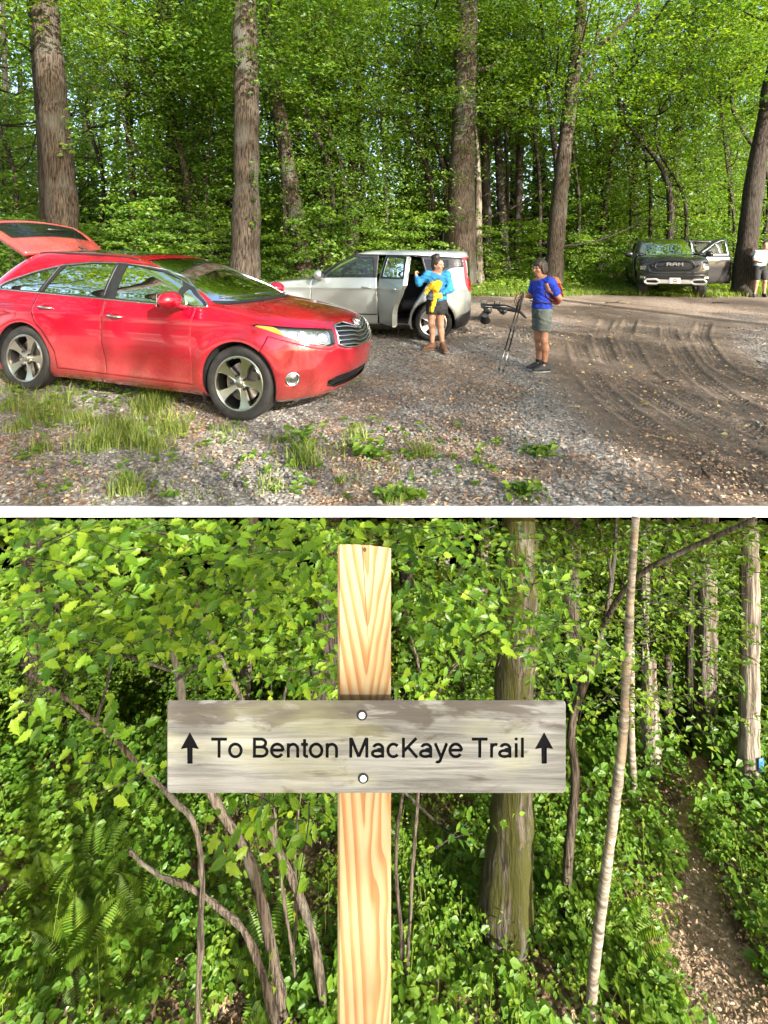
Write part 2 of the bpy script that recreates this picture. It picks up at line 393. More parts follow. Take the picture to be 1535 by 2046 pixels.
def tri_edges(F): return np.sort(np.concatenate([F[:, [0, 1]], F[:, [1, 2]], F[:, [2, 0]]]), 1)
class Shell:
    """half body (y>=0): rings z, nose, tail, w, fl, rl, nf, nr"""
    def __init__(s, kn, nt=150, vr=70, vs=190, vf=110, yfun=None):
        kn = np.array(kn, float); L = np.concatenate([[0], np.cumsum(np.hypot(np.hypot(np.diff(kn[:, 0])*1.6, np.diff(kn[:, 1])*.5), np.hypot(np.diff(kn[:, 2])*.3, np.diff(kn[:, 3]))))])
        L /= L[-1]; tt = np.linspace(0, 1, nt); c = [pchip(L, kn[:, k])(tt)[:, None] for k in range(8)]
        z, nose, tail, w, fl, rl, nf, nr = c
        def quarter(a, n):
            r = (np.abs(np.cos(a))**n+np.abs(np.sin(a))**n)**(-1/n); return r*np.cos(a), r*np.sin(a)
        a = np.linspace(0, np.pi/2, vr)[None]; cx, sy = quarter(a, nr)
        X = [tail+rl-rl*cx]; Y = [w*sy]
        u = np.linspace(0, 1, vs)[1:-1][None]; X.append((tail+rl)*(1-u)+(nose-fl)*u); Y.append(w+0*u)
        a = np.linspace(np.pi/2, 0, vf)[None]; cx, sy = quarter(a, nf); X.append(nose-fl+fl*cx); Y.append(w*sy)
        X = np.concatenate(X, 1); Y = np.concatenate(Y, 1); Z = z+0*X
        if yfun: X, Y, Z = yfun(X, Y, Z)
        s.Pn = np.stack([X, Y, Z], -1)
        d = np.linalg.norm(np.diff(s.Pn, axis=1), axis=2)[:, ::-1]; sc = np.concatenate([np.zeros((nt, 1)), np.cumsum(d, 1)], 1)[:, ::-1]
        s.A = {'s': sc}; s.names = ['body']; s.lab = np.zeros((nt-1, X.shape[1]-1, 2), int); s.diag = np.zeros((nt-1, X.shape[1]-1), int)
    def co(s, k): return {'x': s.Pn[..., 0], 'y': s.Pn[..., 1], 'z': s.Pn[..., 2], 's': s.A['s']}[k]
    def normals(s):
        gu = np.gradient(s.Pn, axis=1); gt = np.gradient(s.Pn, axis=0); n = np.cross(gu, gt); n /= np.linalg.norm(n, axis=2)[..., None]+1e-9
        c = s.Pn-np.array([0, 0, .7]); flip = (n*c).sum(-1).mean() < 0
        return -n if flip else n
    def region(s, name, ka, kb, poly, only=None, over=None):
        if name not in s.names: s.names.append(name)
        poly = np.array(poly, float); ni, nj = s.Pn.shape[:2]
        A = s.co(ka); B = s.co(kb); ok = np.ones(A.shape, bool) if only is None else only(s)
        ins = in_poly(A, B, poly)
        best = np.full(A.shape, 9.0); tgt = s.Pn.copy(); tS = s.A['s'].copy()
        m = len(poly)
        for (di, dj) in ((1, 0), (0, 1)):
            a0 = (slice(0, ni-di), slice(0, nj-dj)); a1 = (slice(di, ni), slice(dj, nj))
            cr = np.argwhere((ins[a0] != ins[a1]) & ok[a0] & ok[a1])
            if not len(cr): continue
            i0, j0 = cr[:, 0], cr[:, 1]; i1, j1 = i0+di, j0+dj
            p = np.stack([A[i0, j0], B[i0, j0]], -1); q = np.stack([A[i1, j1], B[i1, j1]], -1); d = q-p
            T = np.full(len(cr), .5); found = np.zeros(len(cr), bool)
            for k in range(m):
                e0 = poly[k]; e = poly[(k+1) % m]-e0; den = d[:, 0]*e[1]-d[:, 1]*e[0]; den = np.where(np.abs(den) < 1e-12, 1e-12, den)
                t = ((e0[0]-p[:, 0])*e[1]-(e0[1]-p[:, 1])*e[0])/den; u = ((e0[0]-p[:, 0])*d[:, 1]-(e0[1]-p[:, 1])*d[:, 0])/den
                g = (t >= 0) & (t <= 1) & (u >= -1e-6) & (u <= 1+1e-6) & ~found; T[g] = t[g]; found |= g
            P0 = s.Pn[i0, j0]; P1 = s.Pn[i1, j1]; X = P0+(P1-P0)*T[:, None]; S = s.A['s'][i0, j0]*(1-T)+s.A['s'][i1, j1]*T
            for k in range(len(cr)):
                if not found[k]: continue
                if T[k] <= .5: idx, mv = (i0[k], j0[k]), T[k]
                else: idx, mv = (i1[k], j1[k]), 1-T[k]
                if mv < best[idx]: best[idx] = mv; tgt[idx] = X[k]; tS[idx] = S[k]
        s.Pn = tgt; s.A['s'] = tS; on = best < 9
        o00, o01, o10, o11 = on[:-1, :-1], on[:-1, 1:], on[1:, :-1], on[1:, 1:]; same = s.lab[..., 0] == s.lab[..., 1]
        s.diag[same & o00 & o11 & ~(o01 & o10)] = 0; s.diag[same & o01 & o10 & ~(o00 & o11)] = 1
        def ce(G):
            a, b, c, d = G[:-1, :-1], G[:-1, 1:], G[1:, 1:], G[1:, :-1]
            return np.stack([np.where(s.diag == 0, a+b+c, a+b+d)/3, np.where(s.diag == 0, a+c+d, b+c+d)/3], -1)
        f = in_poly(ce(s.co(ka)), ce(s.co(kb)), poly) & (ce(ok.astype(float)) > .5)
        if over is not None: f &= np.isin(s.lab, [s.names.index(o) for o in over])
        s.lab[f] = s.names.index(name)
    def get(s, names, side, inset=0.0, off=0.0, depth=.005):
        """V, F of the faces with these labels on one side (+1, -1) or both (0)"""
        if isinstance(names, str): names = [names]
        f = np.argwhere(np.isin(s.lab, [s.names.index(n) for n in names])); ni, nj = s.Pn.shape[:2]
        N = s.normals(); Pn = s.Pn+N*off
        i, j, h = f.T; a = i*nj+j; b = a+1; d = a+nj; c = d+1; dg = s.diag[i, j]
        q = np.where(((dg == 0) & (h == 0))[:, None], np.stack([a, b, c], -1), np.where(((dg == 0) & (h == 1))[:, None], np.stack([a, c, d], -1), np.where(((dg == 1) & (h == 0))[:, None], np.stack([a, b, d], -1), np.stack([b, c, d], -1))))
        ids, inv = np.unique(q.ravel(), return_inverse=True); F = inv.reshape(-1, 3); V = Pn.reshape(-1, 3)[ids].copy(); Nv = N.reshape(-1, 3)[ids]
        if inset > 0 and len(F):
            E = tri_edges(F); k, cnt = np.unique(E, axis=0, return_counts=True)
            b = np.zeros(len(V), bool); be = k[cnt == 1]
            be = be[~((np.abs(V[be[:, 0], 1]) < 1e-4) & (np.abs(V[be[:, 1], 1]) < 1e-4))]; b[be.ravel()] = True
            cen = np.zeros_like(V); cn = np.zeros(len(V))
            for c in range(3): np.add.at(cen, F[:, c], V[F].mean(1)); np.add.at(cn, F[:, c], 1)
            d = cen/np.maximum(cn, 1)[:, None]-V; d[np.abs(V[:, 1]) < 1e-4, 1] = 0; d /= np.linalg.norm(d, axis=1)[:, None]+1e-9
            V[b] += d[b]*inset-Nv[b]*depth
        out = []
        if side >= 0: out.append((V, F))
        if side <= 0: out.append((V*np.array([1, -1, 1]), F[:, ::-1]))
        if len(out) == 1: return out[0]
        Vc = np.concatenate([out[0][0], out[1][0]]); Fc = np.concatenate([out[0][1], out[1][1]+len(V)])
        # weld the centre line
        on = np.where(np.abs(V[:, 1]) < 1e-4)[0]; mp = np.arange(len(Vc)); mp[on+len(V)] = on; return Vc, mp[Fc]
    def at(s, ka, kb, a, b, only=None):
        A = s.co(ka); B = s.co(kb); D = (A-a)**2+(B-b)**2
        if only is not None: D = np.where(only(s), D, 99)
        i, j = np.unravel_index(np.argmin(D), D.shape); return s.Pn[i, j].copy(), s.normals()[i, j]
    def curve(s, ka, kb, pts, only=None, n=60, off=0.0, closed=False):
        pts = list(pts)+([pts[0]] if closed else []); q = np.array(pts, float); t = np.concatenate([[0], np.cumsum(np.linalg.norm(np.diff(q, axis=0), axis=1))]); u = np.linspace(0, t[-1], n)
        A = s.co(ka); B = s.co(kb); okm = only(s) if only is not None else np.ones(A.shape, bool); N = s.normals(); out = []
        for a, b in zip(np.interp(u, t, q[:, 0]), np.interp(u, t, q[:, 1])):
            D = np.where(okm, (A-a)**2+(B-b)**2, 99); k = np.argsort(D.ravel())[:4]; wgt = 1/(D.ravel()[k]+1e-6); wgt /= wgt.sum()
            out.append((s.Pn.reshape(-1, 3)[k]*wgt[:, None]).sum(0)+(N.reshape(-1, 3)[k]*wgt[:, None]).sum(0)*off)
        out = np.array(out)
        if len(out) > 6:
            for _ in range(2): out[1:-1] = .25*out[:-2]+.5*out[1:-1]+.25*out[2:]
        return out[:-1] if closed else out
def mir(p, side): return np.asarray(p)*np.array([1, side, 1])
def circle(cx, cy, r, n=48, a0=0, a1=2*math.pi): return [(cx+r*math.cos(a0+(a1-a0)*k/n), cy+r*math.sin(a0+(a1-a0)*k/n)) for k in range(n)]
def wheel(name, parent, c, side, rt, rr, wdt, spokes, style, rimmat, steer=0):
    """tyre, rim (> hub cap), brake disc; axis y, outer face towards side"""
    w0 = empty(name, c, steer); w0.parent = parent
    h = wdt/2; pr = [(rr*.97, -h*.8), (rr+.01, -h*.92), (rt*.86, -h*1.02), (rt*.95, -h*.95), (rt*.988, -h*.8), (rt, -h*.55)]
    for k in (-.32, -.1, .1, .32): pr += [(rt, (k-.05)*h*2*.5), (rt-.008, (k-.03)*h), (rt-.008, (k+.03)*h), (rt, (k+.05)*h*2*.5)] if False else []
    for k in (-.4, 0, .4): pr += [(rt, h*(k-.06)), (rt-.009, h*(k-.05)), (rt-.009, h*(k+.05)), (rt, h*(k+.06))]
    pr += [(rt, h*.55), (rt*.988, h*.8), (rt*.95, h*.95), (rt*.86, h*1.02), (rr+.012, h*.94), (rr*.97, h*.8)]
    MB().lathe(pr, 72, 'y').build('tyre', M_RUBBER, w0, edge=40)
    # rim: polar grid face with openings
    nr, na = 46, 360; rad = np.linspace(.0, 1, nr)[:, None]*rr; an = (np.arange(na+1)/na*2*math.pi)[None]
    X = rad*np.cos(an); Z = rad*np.sin(an); k = rad/rr
    ph = np.abs(((an*spokes/(2*math.pi)) % 1)-.5)*2       # 1 in the middle of a spoke
    dish = h*(.62+.30*k**2) - h*.1*(1-k)
    ridge = (.026 if style == 'star' else .012)*np.clip((ph-.35)/.65, 0, 1)*np.clip(1-np.abs(k-.55)/.6, 0, 1)
    D = dish+ridge; D = np.where(k > .93, h*.90+.004*np.sin((k-.93)/.07*math.pi), D)
    D = np.where(k < .16, h*.74+.006*np.cos(k/.16*math.pi/2), D)
    sh = Shell.__new__(Shell); sh.Pn = np.stack([X, D, Z], -1); sh.A = {'s': an+0*rad}; sh.names = ['body']; sh.lab = np.zeros((nr-1, na, 2), int); sh.diag = np.zeros((nr-1, na), int)
    for q in range(spokes):
        a = (q+1.0)*2*math.pi/spokes; dl = math.pi/spokes
        if style == 'star':
            half = [(.25, .28), (.34, .52), (.60, .66), (.80, .64), (.915, .56), (.915, 0)]
        else: half = [(.27, .15), (.5, .42), (.78, .55), (.91, .6), (.915, 0)]
        pts = [(rr*r_*math.cos(a+dl*f), rr*r_*math.sin(a+dl*f)) for r_, f in half[:-1]]+[(rr*.915*math.cos(a+dl*f), rr*.915*math.sin(a+dl*f)) for f in (.3, 0, -.3)]
        pts += [(rr*r_*math.cos(a-dl*f), rr*r_*math.sin(a-dl*f)) for r_, f in half[:-1][::-1]]+[(rr*.23*math.cos(a), rr*.23*math.sin(a))]
        sh.region('hole', 'x', 'z', pts)
        if style == 'twin':
            b = q*2*math.pi/spokes; pts = [(rr*r_*math.cos(b+f), rr*r_*math.sin(b+f)) for r_, f in ((.42, 0), (.88, .1), (.9, 0), (.88, -.1))]
            sh.region('hole', 'x', 'z', pts)
    V, F = Shell.get(sh, 'body', 1)
    V2 = V.copy(); V2[:, 1] -= .035; n0 = len(V); E = tri_edges(F); ke, cnt = np.unique(E, axis=0, return_counts=True); be = ke[cnt == 1]
    me = mesh_np('rim', np.concatenate([V, V2]), [F, np.stack([be[:, 0], be[:, 1], be[:, 1]+n0, be[:, 0]+n0], -1)], rimmat); fix_normals(me, 32)
    if side < 0: me.transform(Matrix.Rotation(math.pi, 4, 'Z'))
    rim = link('rim', me, w0)
    mb = MB(); mb.lathe([(rr*.99, h*.86*side), (rr*.95, -h*.5*side), (rr*.94, -h*.8*side)], 48, 'y'); mb.build('rim_barrel', pm('dark_alloy', (.22, .21, .20), .4, 1.0), w0)
    mb = MB(); mb.lathe([(.001, h*.12*side), (rr*.7, h*.12*side), (rr*.7, h*.04*side), (.001, h*.04*side)], 40, 'y'); mb.build('brake_disc', M_STEEL, w0, edge=30)
    mb = MB(); mb.box((rr*.5, h*.1*side, rr*.28), (.10, .07, .12), bev=.02); mb.build('brake_caliper', M_STEEL, w0, edge=30)
    mb = MB()
    for q in range(5):
        a = 2*math.pi*(q+.5)/5; c0 = np.array((rr*.29*math.cos(a), h*.66*side, rr*.29*math.sin(a)))
        mb.tube([c0, c0+np.array((0, .035*side, 0))], .012, 8)
    mb.cur = 1; mb.lathe([(.001, h*.80*side), (rr*.10, h*.79*side), (rr*.135, h*.74*side), (rr*.14, h*.68*side)], 24, 'y'); mb.build('hub_cap', [M_BLACK, rimmat], rim, edge=50)
    return w0
def panel(sh, nm, reg, side, matl, parent, inset=.003, off=0.0):
    V, F = sh.get(reg, side, inset, off)
    if not len(F): return None
    me = mesh_np(nm, V, F, matl)
    return link(nm, me, parent)
def liner(sh, skip, parent, mt, off=-.022, nm='inner_shell'):
    names = [n for n in sh.names if n not in skip]; V, F = sh.get(names, 0, 0, off)
    return link(nm, mesh_np(nm, V, F, mt), parent)
def arch(sh, parent, cx, cz, r, side, depth=.34, lip=.05, trim=None, only=None):
    pts = circle(cx, cz, r, 44, R(-25), R(205)+1e-6); c = mir(sh.curve('x', 'z', pts, only, n=60, off=.002), side)
    inn = c*1.0; inn[:, 1] -= side*lip; mb = MB(); n = len(c); V = np.concatenate([c, inn]); mb.add(V, [[i, i+1, i+1+n, i+n] for i in range(n-1)])
    far = inn*1.0; far[:, 1] -= side*depth
    o = mb.build('wheel_arch', trim or M_BLACK, parent)
    mb = MB(); V = np.concatenate([inn, far]); mb.add(V, [[i, i+1, i+1+n, i+n] for i in range(n-1)]); mb.add(far, [list(range(n))]); mb.build('wheel_well', M_LINER, o)
def mirror(parent, c, side, mt, sz=(.14, .24, .16), stalk=True, base=None):
    e = SDF(); s = side
    e.ell((c[0]+.02, c[1], c[2]), (sz[0]*.62, sz[1]*.5, sz[2]*.5)); e.cut_plane((c[0]-.045, 0, 0), (-1, 0, 0))
    o = e.build('side_mirror', mt, parent, vox=.009)
    mb = MB(); mb.box((c[0]-.045, c[1], c[2]), (.006, sz[1]*.82, sz[2]*.74), bev=.003); mb.build('mirror_glass', M_CHROME, o, edge=30)
    if stalk:
        mb = MB(); b = base or (c[0]+.06, c[1]-s*(sz[1]*.5+.06), c[2]-.085)
        mb.tube([b, (c[0]+.05, c[1]-s*.11, c[2]-.07), (c[0]+.02, c[1]-s*.02, c[2]-.05)], [.045, .035, .03], 10, sq=.6); mb.build('mirror_stalk', mt, o)
    return o
def seat(parent, x, y, z, mt, back=-.22):
    s0 = MB(); s0.box((x, y, z), (.5, .48, .16), bev=.05)
    s0.box((x+back-.06, y, z+.34), (.16, .46, .62), Matrix.Rotation(R(-14), 4, 'Y'), bev=.05)
    o = s0.build('car_seat', mt, parent, edge=60)
    s1 = MB(); s1.box((x+back-.17, y, z+.77), (.10, .27, .18), Matrix.Rotation(R(-8), 4, 'Y'), bev=.045); s1.build('headrest', mt, o, edge=60)
    return o
# ================================================================ the red crossover
side_ok = lambda s: (s.co('y') > .3)
def build_red():
    #  z     nose  tail   w     fl   rl   nf   nr
    kn = [(.19, 2.02, -2.20, .84, .62, .40, 2.6, 2.6), (.25, 2.19, -2.32, .885, .66, .42, 2.6, 2.6), (.38, 2.29, -2.40, .918, .70, .44, 2.5, 2.6),
          (.55, 2.335, -2.44, .940, .74, .45, 2.4, 2.6), (.72, 2.34, -2.45, .950, .78, .46, 2.3, 2.6), (.84, 2.31, -2.44, .945, .80, .47, 2.25, 2.6),
          (.92, 2.25, -2.43, .935, .82, .48, 2.25, 2.6), (.98, 2.12, -2.42, .922, .80, .48, 2.3, 2.6), (1.02, 1.93, -2.41, .905, .72, .48, 2.5, 2.6),
          (1.06, 1.62, -2.40, .890, .60, .48, 2.7, 2.6), (1.09, 1.33, -2.39, .878, .50, .48, 2.8, 2.6), (1.115, 1.12, -2.37, .866, .42, .48, 2.8, 2.6),
          (1.20, .93, -2.30, .835, .36, .48, 2.8, 2.6), (1.32, .62, -2.18, .775, .34, .46, 2.8, 2.6), (1.44, .30, -2.04, .705, .34, .45, 2.7, 2.6),
          (1.52, .05, -1.92, .640, .36, .45, 2.6, 2.6), (1.57, -.16, -1.80, .545, .40, .45, 2.5, 2.5), (1.60, -.40, -1.60, .380, .4, .45, 2.4, 2.4), (1.615, -.75, -1.30, .10, .2, .2, 2.2, 2.2)]
    def yf(X, Y, Z):
        k = 1-.022*(X/2.3)**2; Y = Y*k
        fl = lambda cx: .026*np.exp(-((np.hypot(X-cx, (Z-.37)*1.0)-.44)/.10)**2)*np.clip((Y-.5)/.3, 0, 1)
        Y = Y+fl(1.39)+fl(-1.39)-.022*np.exp(-((Z-.46)/.12)**2)*np.exp(-(X/.95)**4)*(Y > .6)
        Y = Y+.014*np.exp(-((Z-.28)/.05)**2)*np.exp(-(X/.95)**4)*(Y > .6)
        Y = Y+.010*np.exp(-((Z-(.93+.02*X))/.035)**2)*np.clip((Y-.7)/.2, 0, 1)*np.clip((1.9-X)/.6, 0, 1)
        # hood: a raised centre with two creases
        hd = np.clip((X-1.1)/.3, 0, 1)*np.clip((Z-.95)/.06, 0, 1); Z = Z+hd*.018*np.exp(-(Y/.42)**6)
        return X, Y, Z
    sh = Shell(kn, 170, 60, 230, 130, yf)
    dlo = [(.98, 1.085), (.86, 1.155), (.70, 1.25), (.50, 1.345), (.25, 1.425), (0, 1.465), (-.3, 1.485), (-.7, 1.478), (-1.1, 1.432), (-1.45, 1.345), (-1.75, 1.24), (-1.93, 1.155), (-1.93, 1.125), (-1.5, 1.118), (-.8, 1.105), (0, 1.09), (.6, 1.078)]
    up = lambda s: (s.co('y') > .3)
    door_f = [(.86, .30), (.86, .60), (.84, .90), (.86, 1.085), (.84, 1.17), (.5, 1.365), (0, 1.485), (-.28, 1.50), (-.30, 1.1), (-.28, .7), (-.24, .30)]
    door_r = [(-.24, .30), (-.28, .7), (-.30, 1.1), (-.28, 1.50), (-.7, 1.492), (-1.10, 1.45), (-1.17, 1.3), (-1.27, 1.1), (-1.30, .95), (-1.22, .82), (-1.05, .68), (-.93, .50), (-.90, .30)]
    fd = lambda s: (s.co('y') > .3) & (s.co('x') < 1.3)
    sh.region('front_door', 'x', 'z', door_f, fd); sh.region('rear_door', 'x', 'z', door_r, fd)
    sh.region('dlo', 'x', 'z', dlo, fd)
    sh.region('glass_front', 'x', 'z', [(.60, 1.098), (.58, 1.28), (.48, 1.335), (.25, 1.408), (0, 1.448), (-.20, 1.462), (-.19, 1.108)], fd)
    sh.region('glass_corner', 'x', 'z', [(.93, 1.094), (.66, 1.255), (.645, 1.094)], fd)
    sh.region('glass_rear', 'x', 'z', [(-.37, 1.117), (-.36, 1.466), (-.7, 1.46), (-1.05, 1.422), (-1.12, 1.3), (-1.21, 1.128)], fd)
    sh.region('glass_quarter', 'x', 'z', [(-1.30, 1.13), (-1.20, 1.30), (-1.16, 1.395), (-1.45, 1.325), (-1.73, 1.222), (-1.87, 1.155), (-1.86, 1.137)], fd)
    top = lambda s: (s.co('z') > 1.0)
    sh.region('windscreen', 'y', 'z', [(-.1, 1.125), (.3, 1.125), (.60, 1.13), (.735, 1.14), (.70, 1.22), (.635, 1.36), (.575, 1.47), (.53, 1.535), (.3, 1.55), (-.1, 1.553)], lambda s: (s.co('x') > -.05) & (s.co('z') > 1.1))
    sh.region('cowl', 'y', 'z', [(-.1, 1.112), (.35, 1.11), (.66, 1.105), (.75, 1.112), (.735, 1.14), (.6, 1.13), (.3, 1.125), (-.1, 1.125)], lambda s: (s.co('x') > .3) & (s.co('z') > 1.05))
    sh.region('roof_glass', 'x', 'y', [(-.22, -.1), (-.26, .42), (-.32, .50), (-1.55, .50), (-1.62, .4), (-1.62, -.1)], lambda s: s.co('z') > 1.5)
    sh.region('hood', 'x', 'y', [(1.13, -.1), (1.10, .60), (1.02, .74), (1.5, .765), (1.85, .70), (2.06, .56), (2.16, .40), (2.19, .2), (2.20, -.1)], lambda s: (s.co('z') > .93), over=['body'])
    fr = lambda s: (s.co('x') > 1.2)
    sh.region('headlight', 's', 'z', [(.54, .765), (.62, .745), (.80, .785), (1.08, .872), (1.27, .945), (1.2, .96), (1.0, .947), (.72, .928), (.50, .905)], fr)
    sh.region('grille', 's', 'z', [(-.1, .70), (.2, .70), (.38, .715), (.50, .755), (.46, .905), (.42, .935), (.25, .95), (.12, .90), (-.1, .86)], fr)
    sh.region('intake', 's', 'z', [(-.1, .30), (.45, .31), (.58, .345), (.60, .40), (.45, .435), (-.1, .44)], fr)
    sh.region('fog', 's', 'z', circle(.99, .45, .062, 28), fr)
    sh.region('bumper', 's', 'z', [(-.1, .1), (1.62, .1), (1.60, .52), (1.42, .60), (1.20, .86), (.82, .76), (.60, .715), (.5, .745), (.38, .705), (.2, .69), (-.1, .69)], fr, over=['body'])
    for cx in (1.39, -1.39): sh.region('arch', 'x', 'z', circle(cx, .385, .40, 60), lambda s: s.co('y') > .5)
    sh.region('tailhole', 'y', 'z', [(-.1, .62), (.60, .62), (.70, 1.0), (.62, 1.25), (.50, 1.56), (-.1, 1.57)], lambda s: s.co('x') < -1.78)
    car = empty('parked_car', (0, 0, 0), 0, 'glossy red crossover with its tailgate raised, parked nose first on the gravel', 'car')
    panel(sh, 'body', ['body'], 0, M_RED, car, .0)
    liner(sh, ['glass_front', 'glass_corner', 'glass_rear', 'glass_quarter', 'windscreen', 'arch', 'tailhole', 'headlight', 'intake', 'grille'], car, M_LINER, -.03)
    panel(sh, 'bonnet', ['hood'], 0, M_RED, car, .003)
    panel(sh, 'front_bumper', ['bumper'], 0, M_RED, car, .0025)
    V, F = sh.get('cowl', 0); link('scuttle', mesh_np('scuttle', V, F, M_BLACK), car)
    panel(sh, 'windscreen', ['windscreen'], 0, M_SCREEN, car, .002)
    panel(sh, 'roof_glass', ['roof_glass'], 0, glassm('roof_glass', (.02, .02, .02), .1), car, .003)
    for sd in (-1, 1):
        d = panel(sh, 'front_door', ['front_door'], sd, M_RED, car, .003)
        rd = panel(sh, 'rear_door', ['rear_door'], sd, M_RED, car, .003)
        panel(sh, 'pillar_trim', ['dlo'], sd, M_BLACK, car, .0, .0)
        panel(sh, 'side_window', ['glass_front'], sd, M_GLASS, d, .0, -.004); panel(sh, 'corner_window', ['glass_corner'], sd, M_GLASS, car, .0, -.004)
        panel(sh, 'side_window', ['glass_rear'], sd, M_GLASSD, rd, .0, -.004); panel(sh, 'quarter_window', ['glass_quarter'], sd, M_GLASSD, car, .0, -.004)
        mb = MB(); mb.tube(mir(sh.curve('x', 'z', dlo, fd, 140, .004, True), sd), .0085, 6, closed=True); mb.build('window_trim', M_CHROME, car)
        for a, b in (((-.335, 1.115), (-.33, 1.472)), ((-1.245, 1.13), (-1.13, 1.42))):
            mb = MB(); mb.tube(mir(sh.curve('x', 'z', [a, b], fd, 16, .004), sd), .010, 6); mb.build('pillar_strip', M_BLACK, car)
        # handles in cups
        for dd, hx, hz in ((d, -.10, .925), (rd, -1.08, .965)):
            p, n = sh.at('x', 'z', hx, hz, side_ok); p = mir(p, sd); mb = MB()
            mb.tube([p+np.array((-.095, sd*.002, .012)), p+np.array((-.07, sd*.034, .012)), p+np.array((.06, sd*.034, .004)), p+np.array((.095, sd*.003, 0))], [.012, .013, .013, .011], 8)
            h = mb.build('door_handle', M_CHROME, dd)
            mb = MB(); mb.lathe([(.001, -.004), (.05, .0), (.064, .004), (.067, .0)], 24, 'y', mi=0); me = mb.mesh('handle_cup', M_RED)
            me.transform(Matrix.Translation(p+np.array((0, sd*.0015, 0))) @ Matrix.Diagonal((1.25, sd*.6, .72, 1))); fix_normals(me, None); link('handle_cup', pm('cup_red', (.25, .003, .008), .3, coat=1) and me, h)
        # headlight: reflector bowl, amber lamp, projector, lens
        V, F = sh.get('headlight', sd, 0, -.035); hl = link('headlight', mesh_np('headlight', V, F, M_REFL), car)
        c = sh.curve('s', 'z', [(.54, .765), (.62, .745), (.80, .785), (1.08, .872), (1.27, .945), (1.2, .96), (1.0, .947), (.72, .928), (.50, .905)], fr, 70, .001, True); ci = c+(c.mean(0)-c)*.04; ci[:, 0] -= .03
        mb = MB(); n = len(c); mb.add(mir(np.concatenate([c, ci]), sd), [[i, (i+1) % n, (i+1) % n+n, i+n] for i in range(n)]); mb.build('lamp_rim', M_BLACK, hl)
        for (ss, zz, rr) in ((.66, .835, .062), (.86, .865, .050)):
            p, nn = sh.at('s', 'z', ss, zz, fr); mb = MB(); q = Vector(mir(nn, sd)).to_track_quat('Z', 'Y').to_matrix().to_4x4()
            mb.lathe([(.001, .028), (rr*.45, .024), (rr*.62, .010), (rr*.66, .004)], 24, 'z', mi=0); mb.lathe([(rr*.66, .006), (rr*.9, .012), (rr, .002), (rr, -.02)], 24, 'z', mi=1)
            mb.build('lamp_bowl', [pm('bulb_glass', (.35, .38, .40), .05, .0, coat=1), M_CHROME], hl, M=Matrix.Translation(mir(p-nn*.032, sd)) @ q)
        am = [(1.04, .866), (1.10, .888), (1.25, .944), (1.2, .953), (1.05, .944)]
        mb = MB(); mb.add(mir(sh.curve('s', 'z', am, fr, 30, -.012, True), sd), [list(range(29))]); mb.build('indicator', M_AMBER, hl, smooth=False)
        V, F = sh.get('headlight', sd, 0.0, .002); link('lens', mesh_np('lens', V, F, M_LENS), hl)
        # fog lamp
        p, nn = sh.at('s', 'z', .99, .45, fr); q = Vector(mir(nn, sd)).to_track_quat('Z', 'Y').to_matrix().to_4x4(); mb = MB()
        mb.lathe([(.072, .004), (.066, .012), (.056, .010), (.052, -.012)], 28, 'z', mi=0); mb.lathe([(.052, -.012), (.03, -.004), (.001, .0)], 28, 'z', mi=1)
        mb.build('fog_lamp', [M_CHROME, M_REFL], car, M=Matrix.Translation(mir(p-nn*.004, sd)) @ q)
        for cx in (1.39, -1.39):
            arch(sh, car, cx, .385, .40, sd, only=lambda s: s.co('y') > .5)
            wheel('wheel', car, (cx, sd*.815, .368), sd, .368, .272, .235, 5, 'star', M_ALLOY)
        p, _ = sh.at('x', 'z', .70, 1.12, side_ok); mirror(car, (.66, sd*(p[1]+.20), 1.155), sd, M_RED, (.17, .27, .175))
        mb = MB(); mb.box((.985, sd*.80, .29), (.012, .22, .30), bev=.004); mb.build('mud_flap', M_BLACK, car)
        seat(car, .12, sd*.37, .62, M_SEAT); seat(car, -.78, sd*.37, .64, M_SEAT)
        mb = MB(); mb.tube(mir(sh.curve('x', 'y', [(-.1, .60), (-.6, .585), (-1.3, .56), (-1.7, .5)], lambda s: s.co('z') > 1.45, 30, .004), sd), .010, 6); mb.build('roof_seam', M_BLACK, car)
    # grille: dark backing, bars, emblem
    V, F = sh.get('grille', 0, 0, -.03); gr = link('grille', mesh_np('grille', V, F, M_BLACK), car)
    for lo in (.735, .778, .822, .868, .91):
        s1 = .47 if lo < .9 else .44; dip = .028
        mb = MB(); c = sh.curve('s', 'z', [(0.0, lo-dip), (.10, lo-dip), (.22, lo), (s1, lo+.015)], fr, 40, -.004)
        full = np.concatenate([mir(c, -1)[::-1], c[1:]]); mb.tube(full, .0135, 8, sq=.7); mb.build('grille_bar', pm('satin_silver', (.62, .63, .63), .25, 1.0), gr)
    c = sh.curve('s', 'z', [(0, .70), (.2, .70), (.38, .715), (.50, .755), (.46, .905), (.42, .935), (.25, .95), (.12, .905), (0.0, .865)], fr, 90, .002)
    full = np.concatenate([mir(c, -1)[::-1], c[1:]]); mb = MB(); mb.tube(full, .010, 6); mb.build('grille_surround', M_CHROME, gr)
    p, nn = sh.at('s', 'z', 0.0, .915, fr); q = Vector(nn).to_track_quat('Z', 'Y').to_matrix().to_4x4(); mb = MB()
    el = lambda a, b, cz=0, n=40: [(a*math.cos(2*math.pi*k/n), cz+b*math.sin(2*math.pi*k/n), .014) for k in range(n)]
    mb.tube(el(.072, .050), .0085, 8, closed=True); mb.tube(el(.028, .046), .007, 8, closed=True); mb.tube(el(.052, .021, .022), .007, 8, closed=True)
    mb.build('emblem', M_CHROME, car, M=Matrix.Translation(p-nn*.002) @ q)
    V, F = sh.get('intake', 0, 0, -.05); it = link('air_intake', mesh_np('air_intake', V, F, M_BLACK), car); mb = MB()
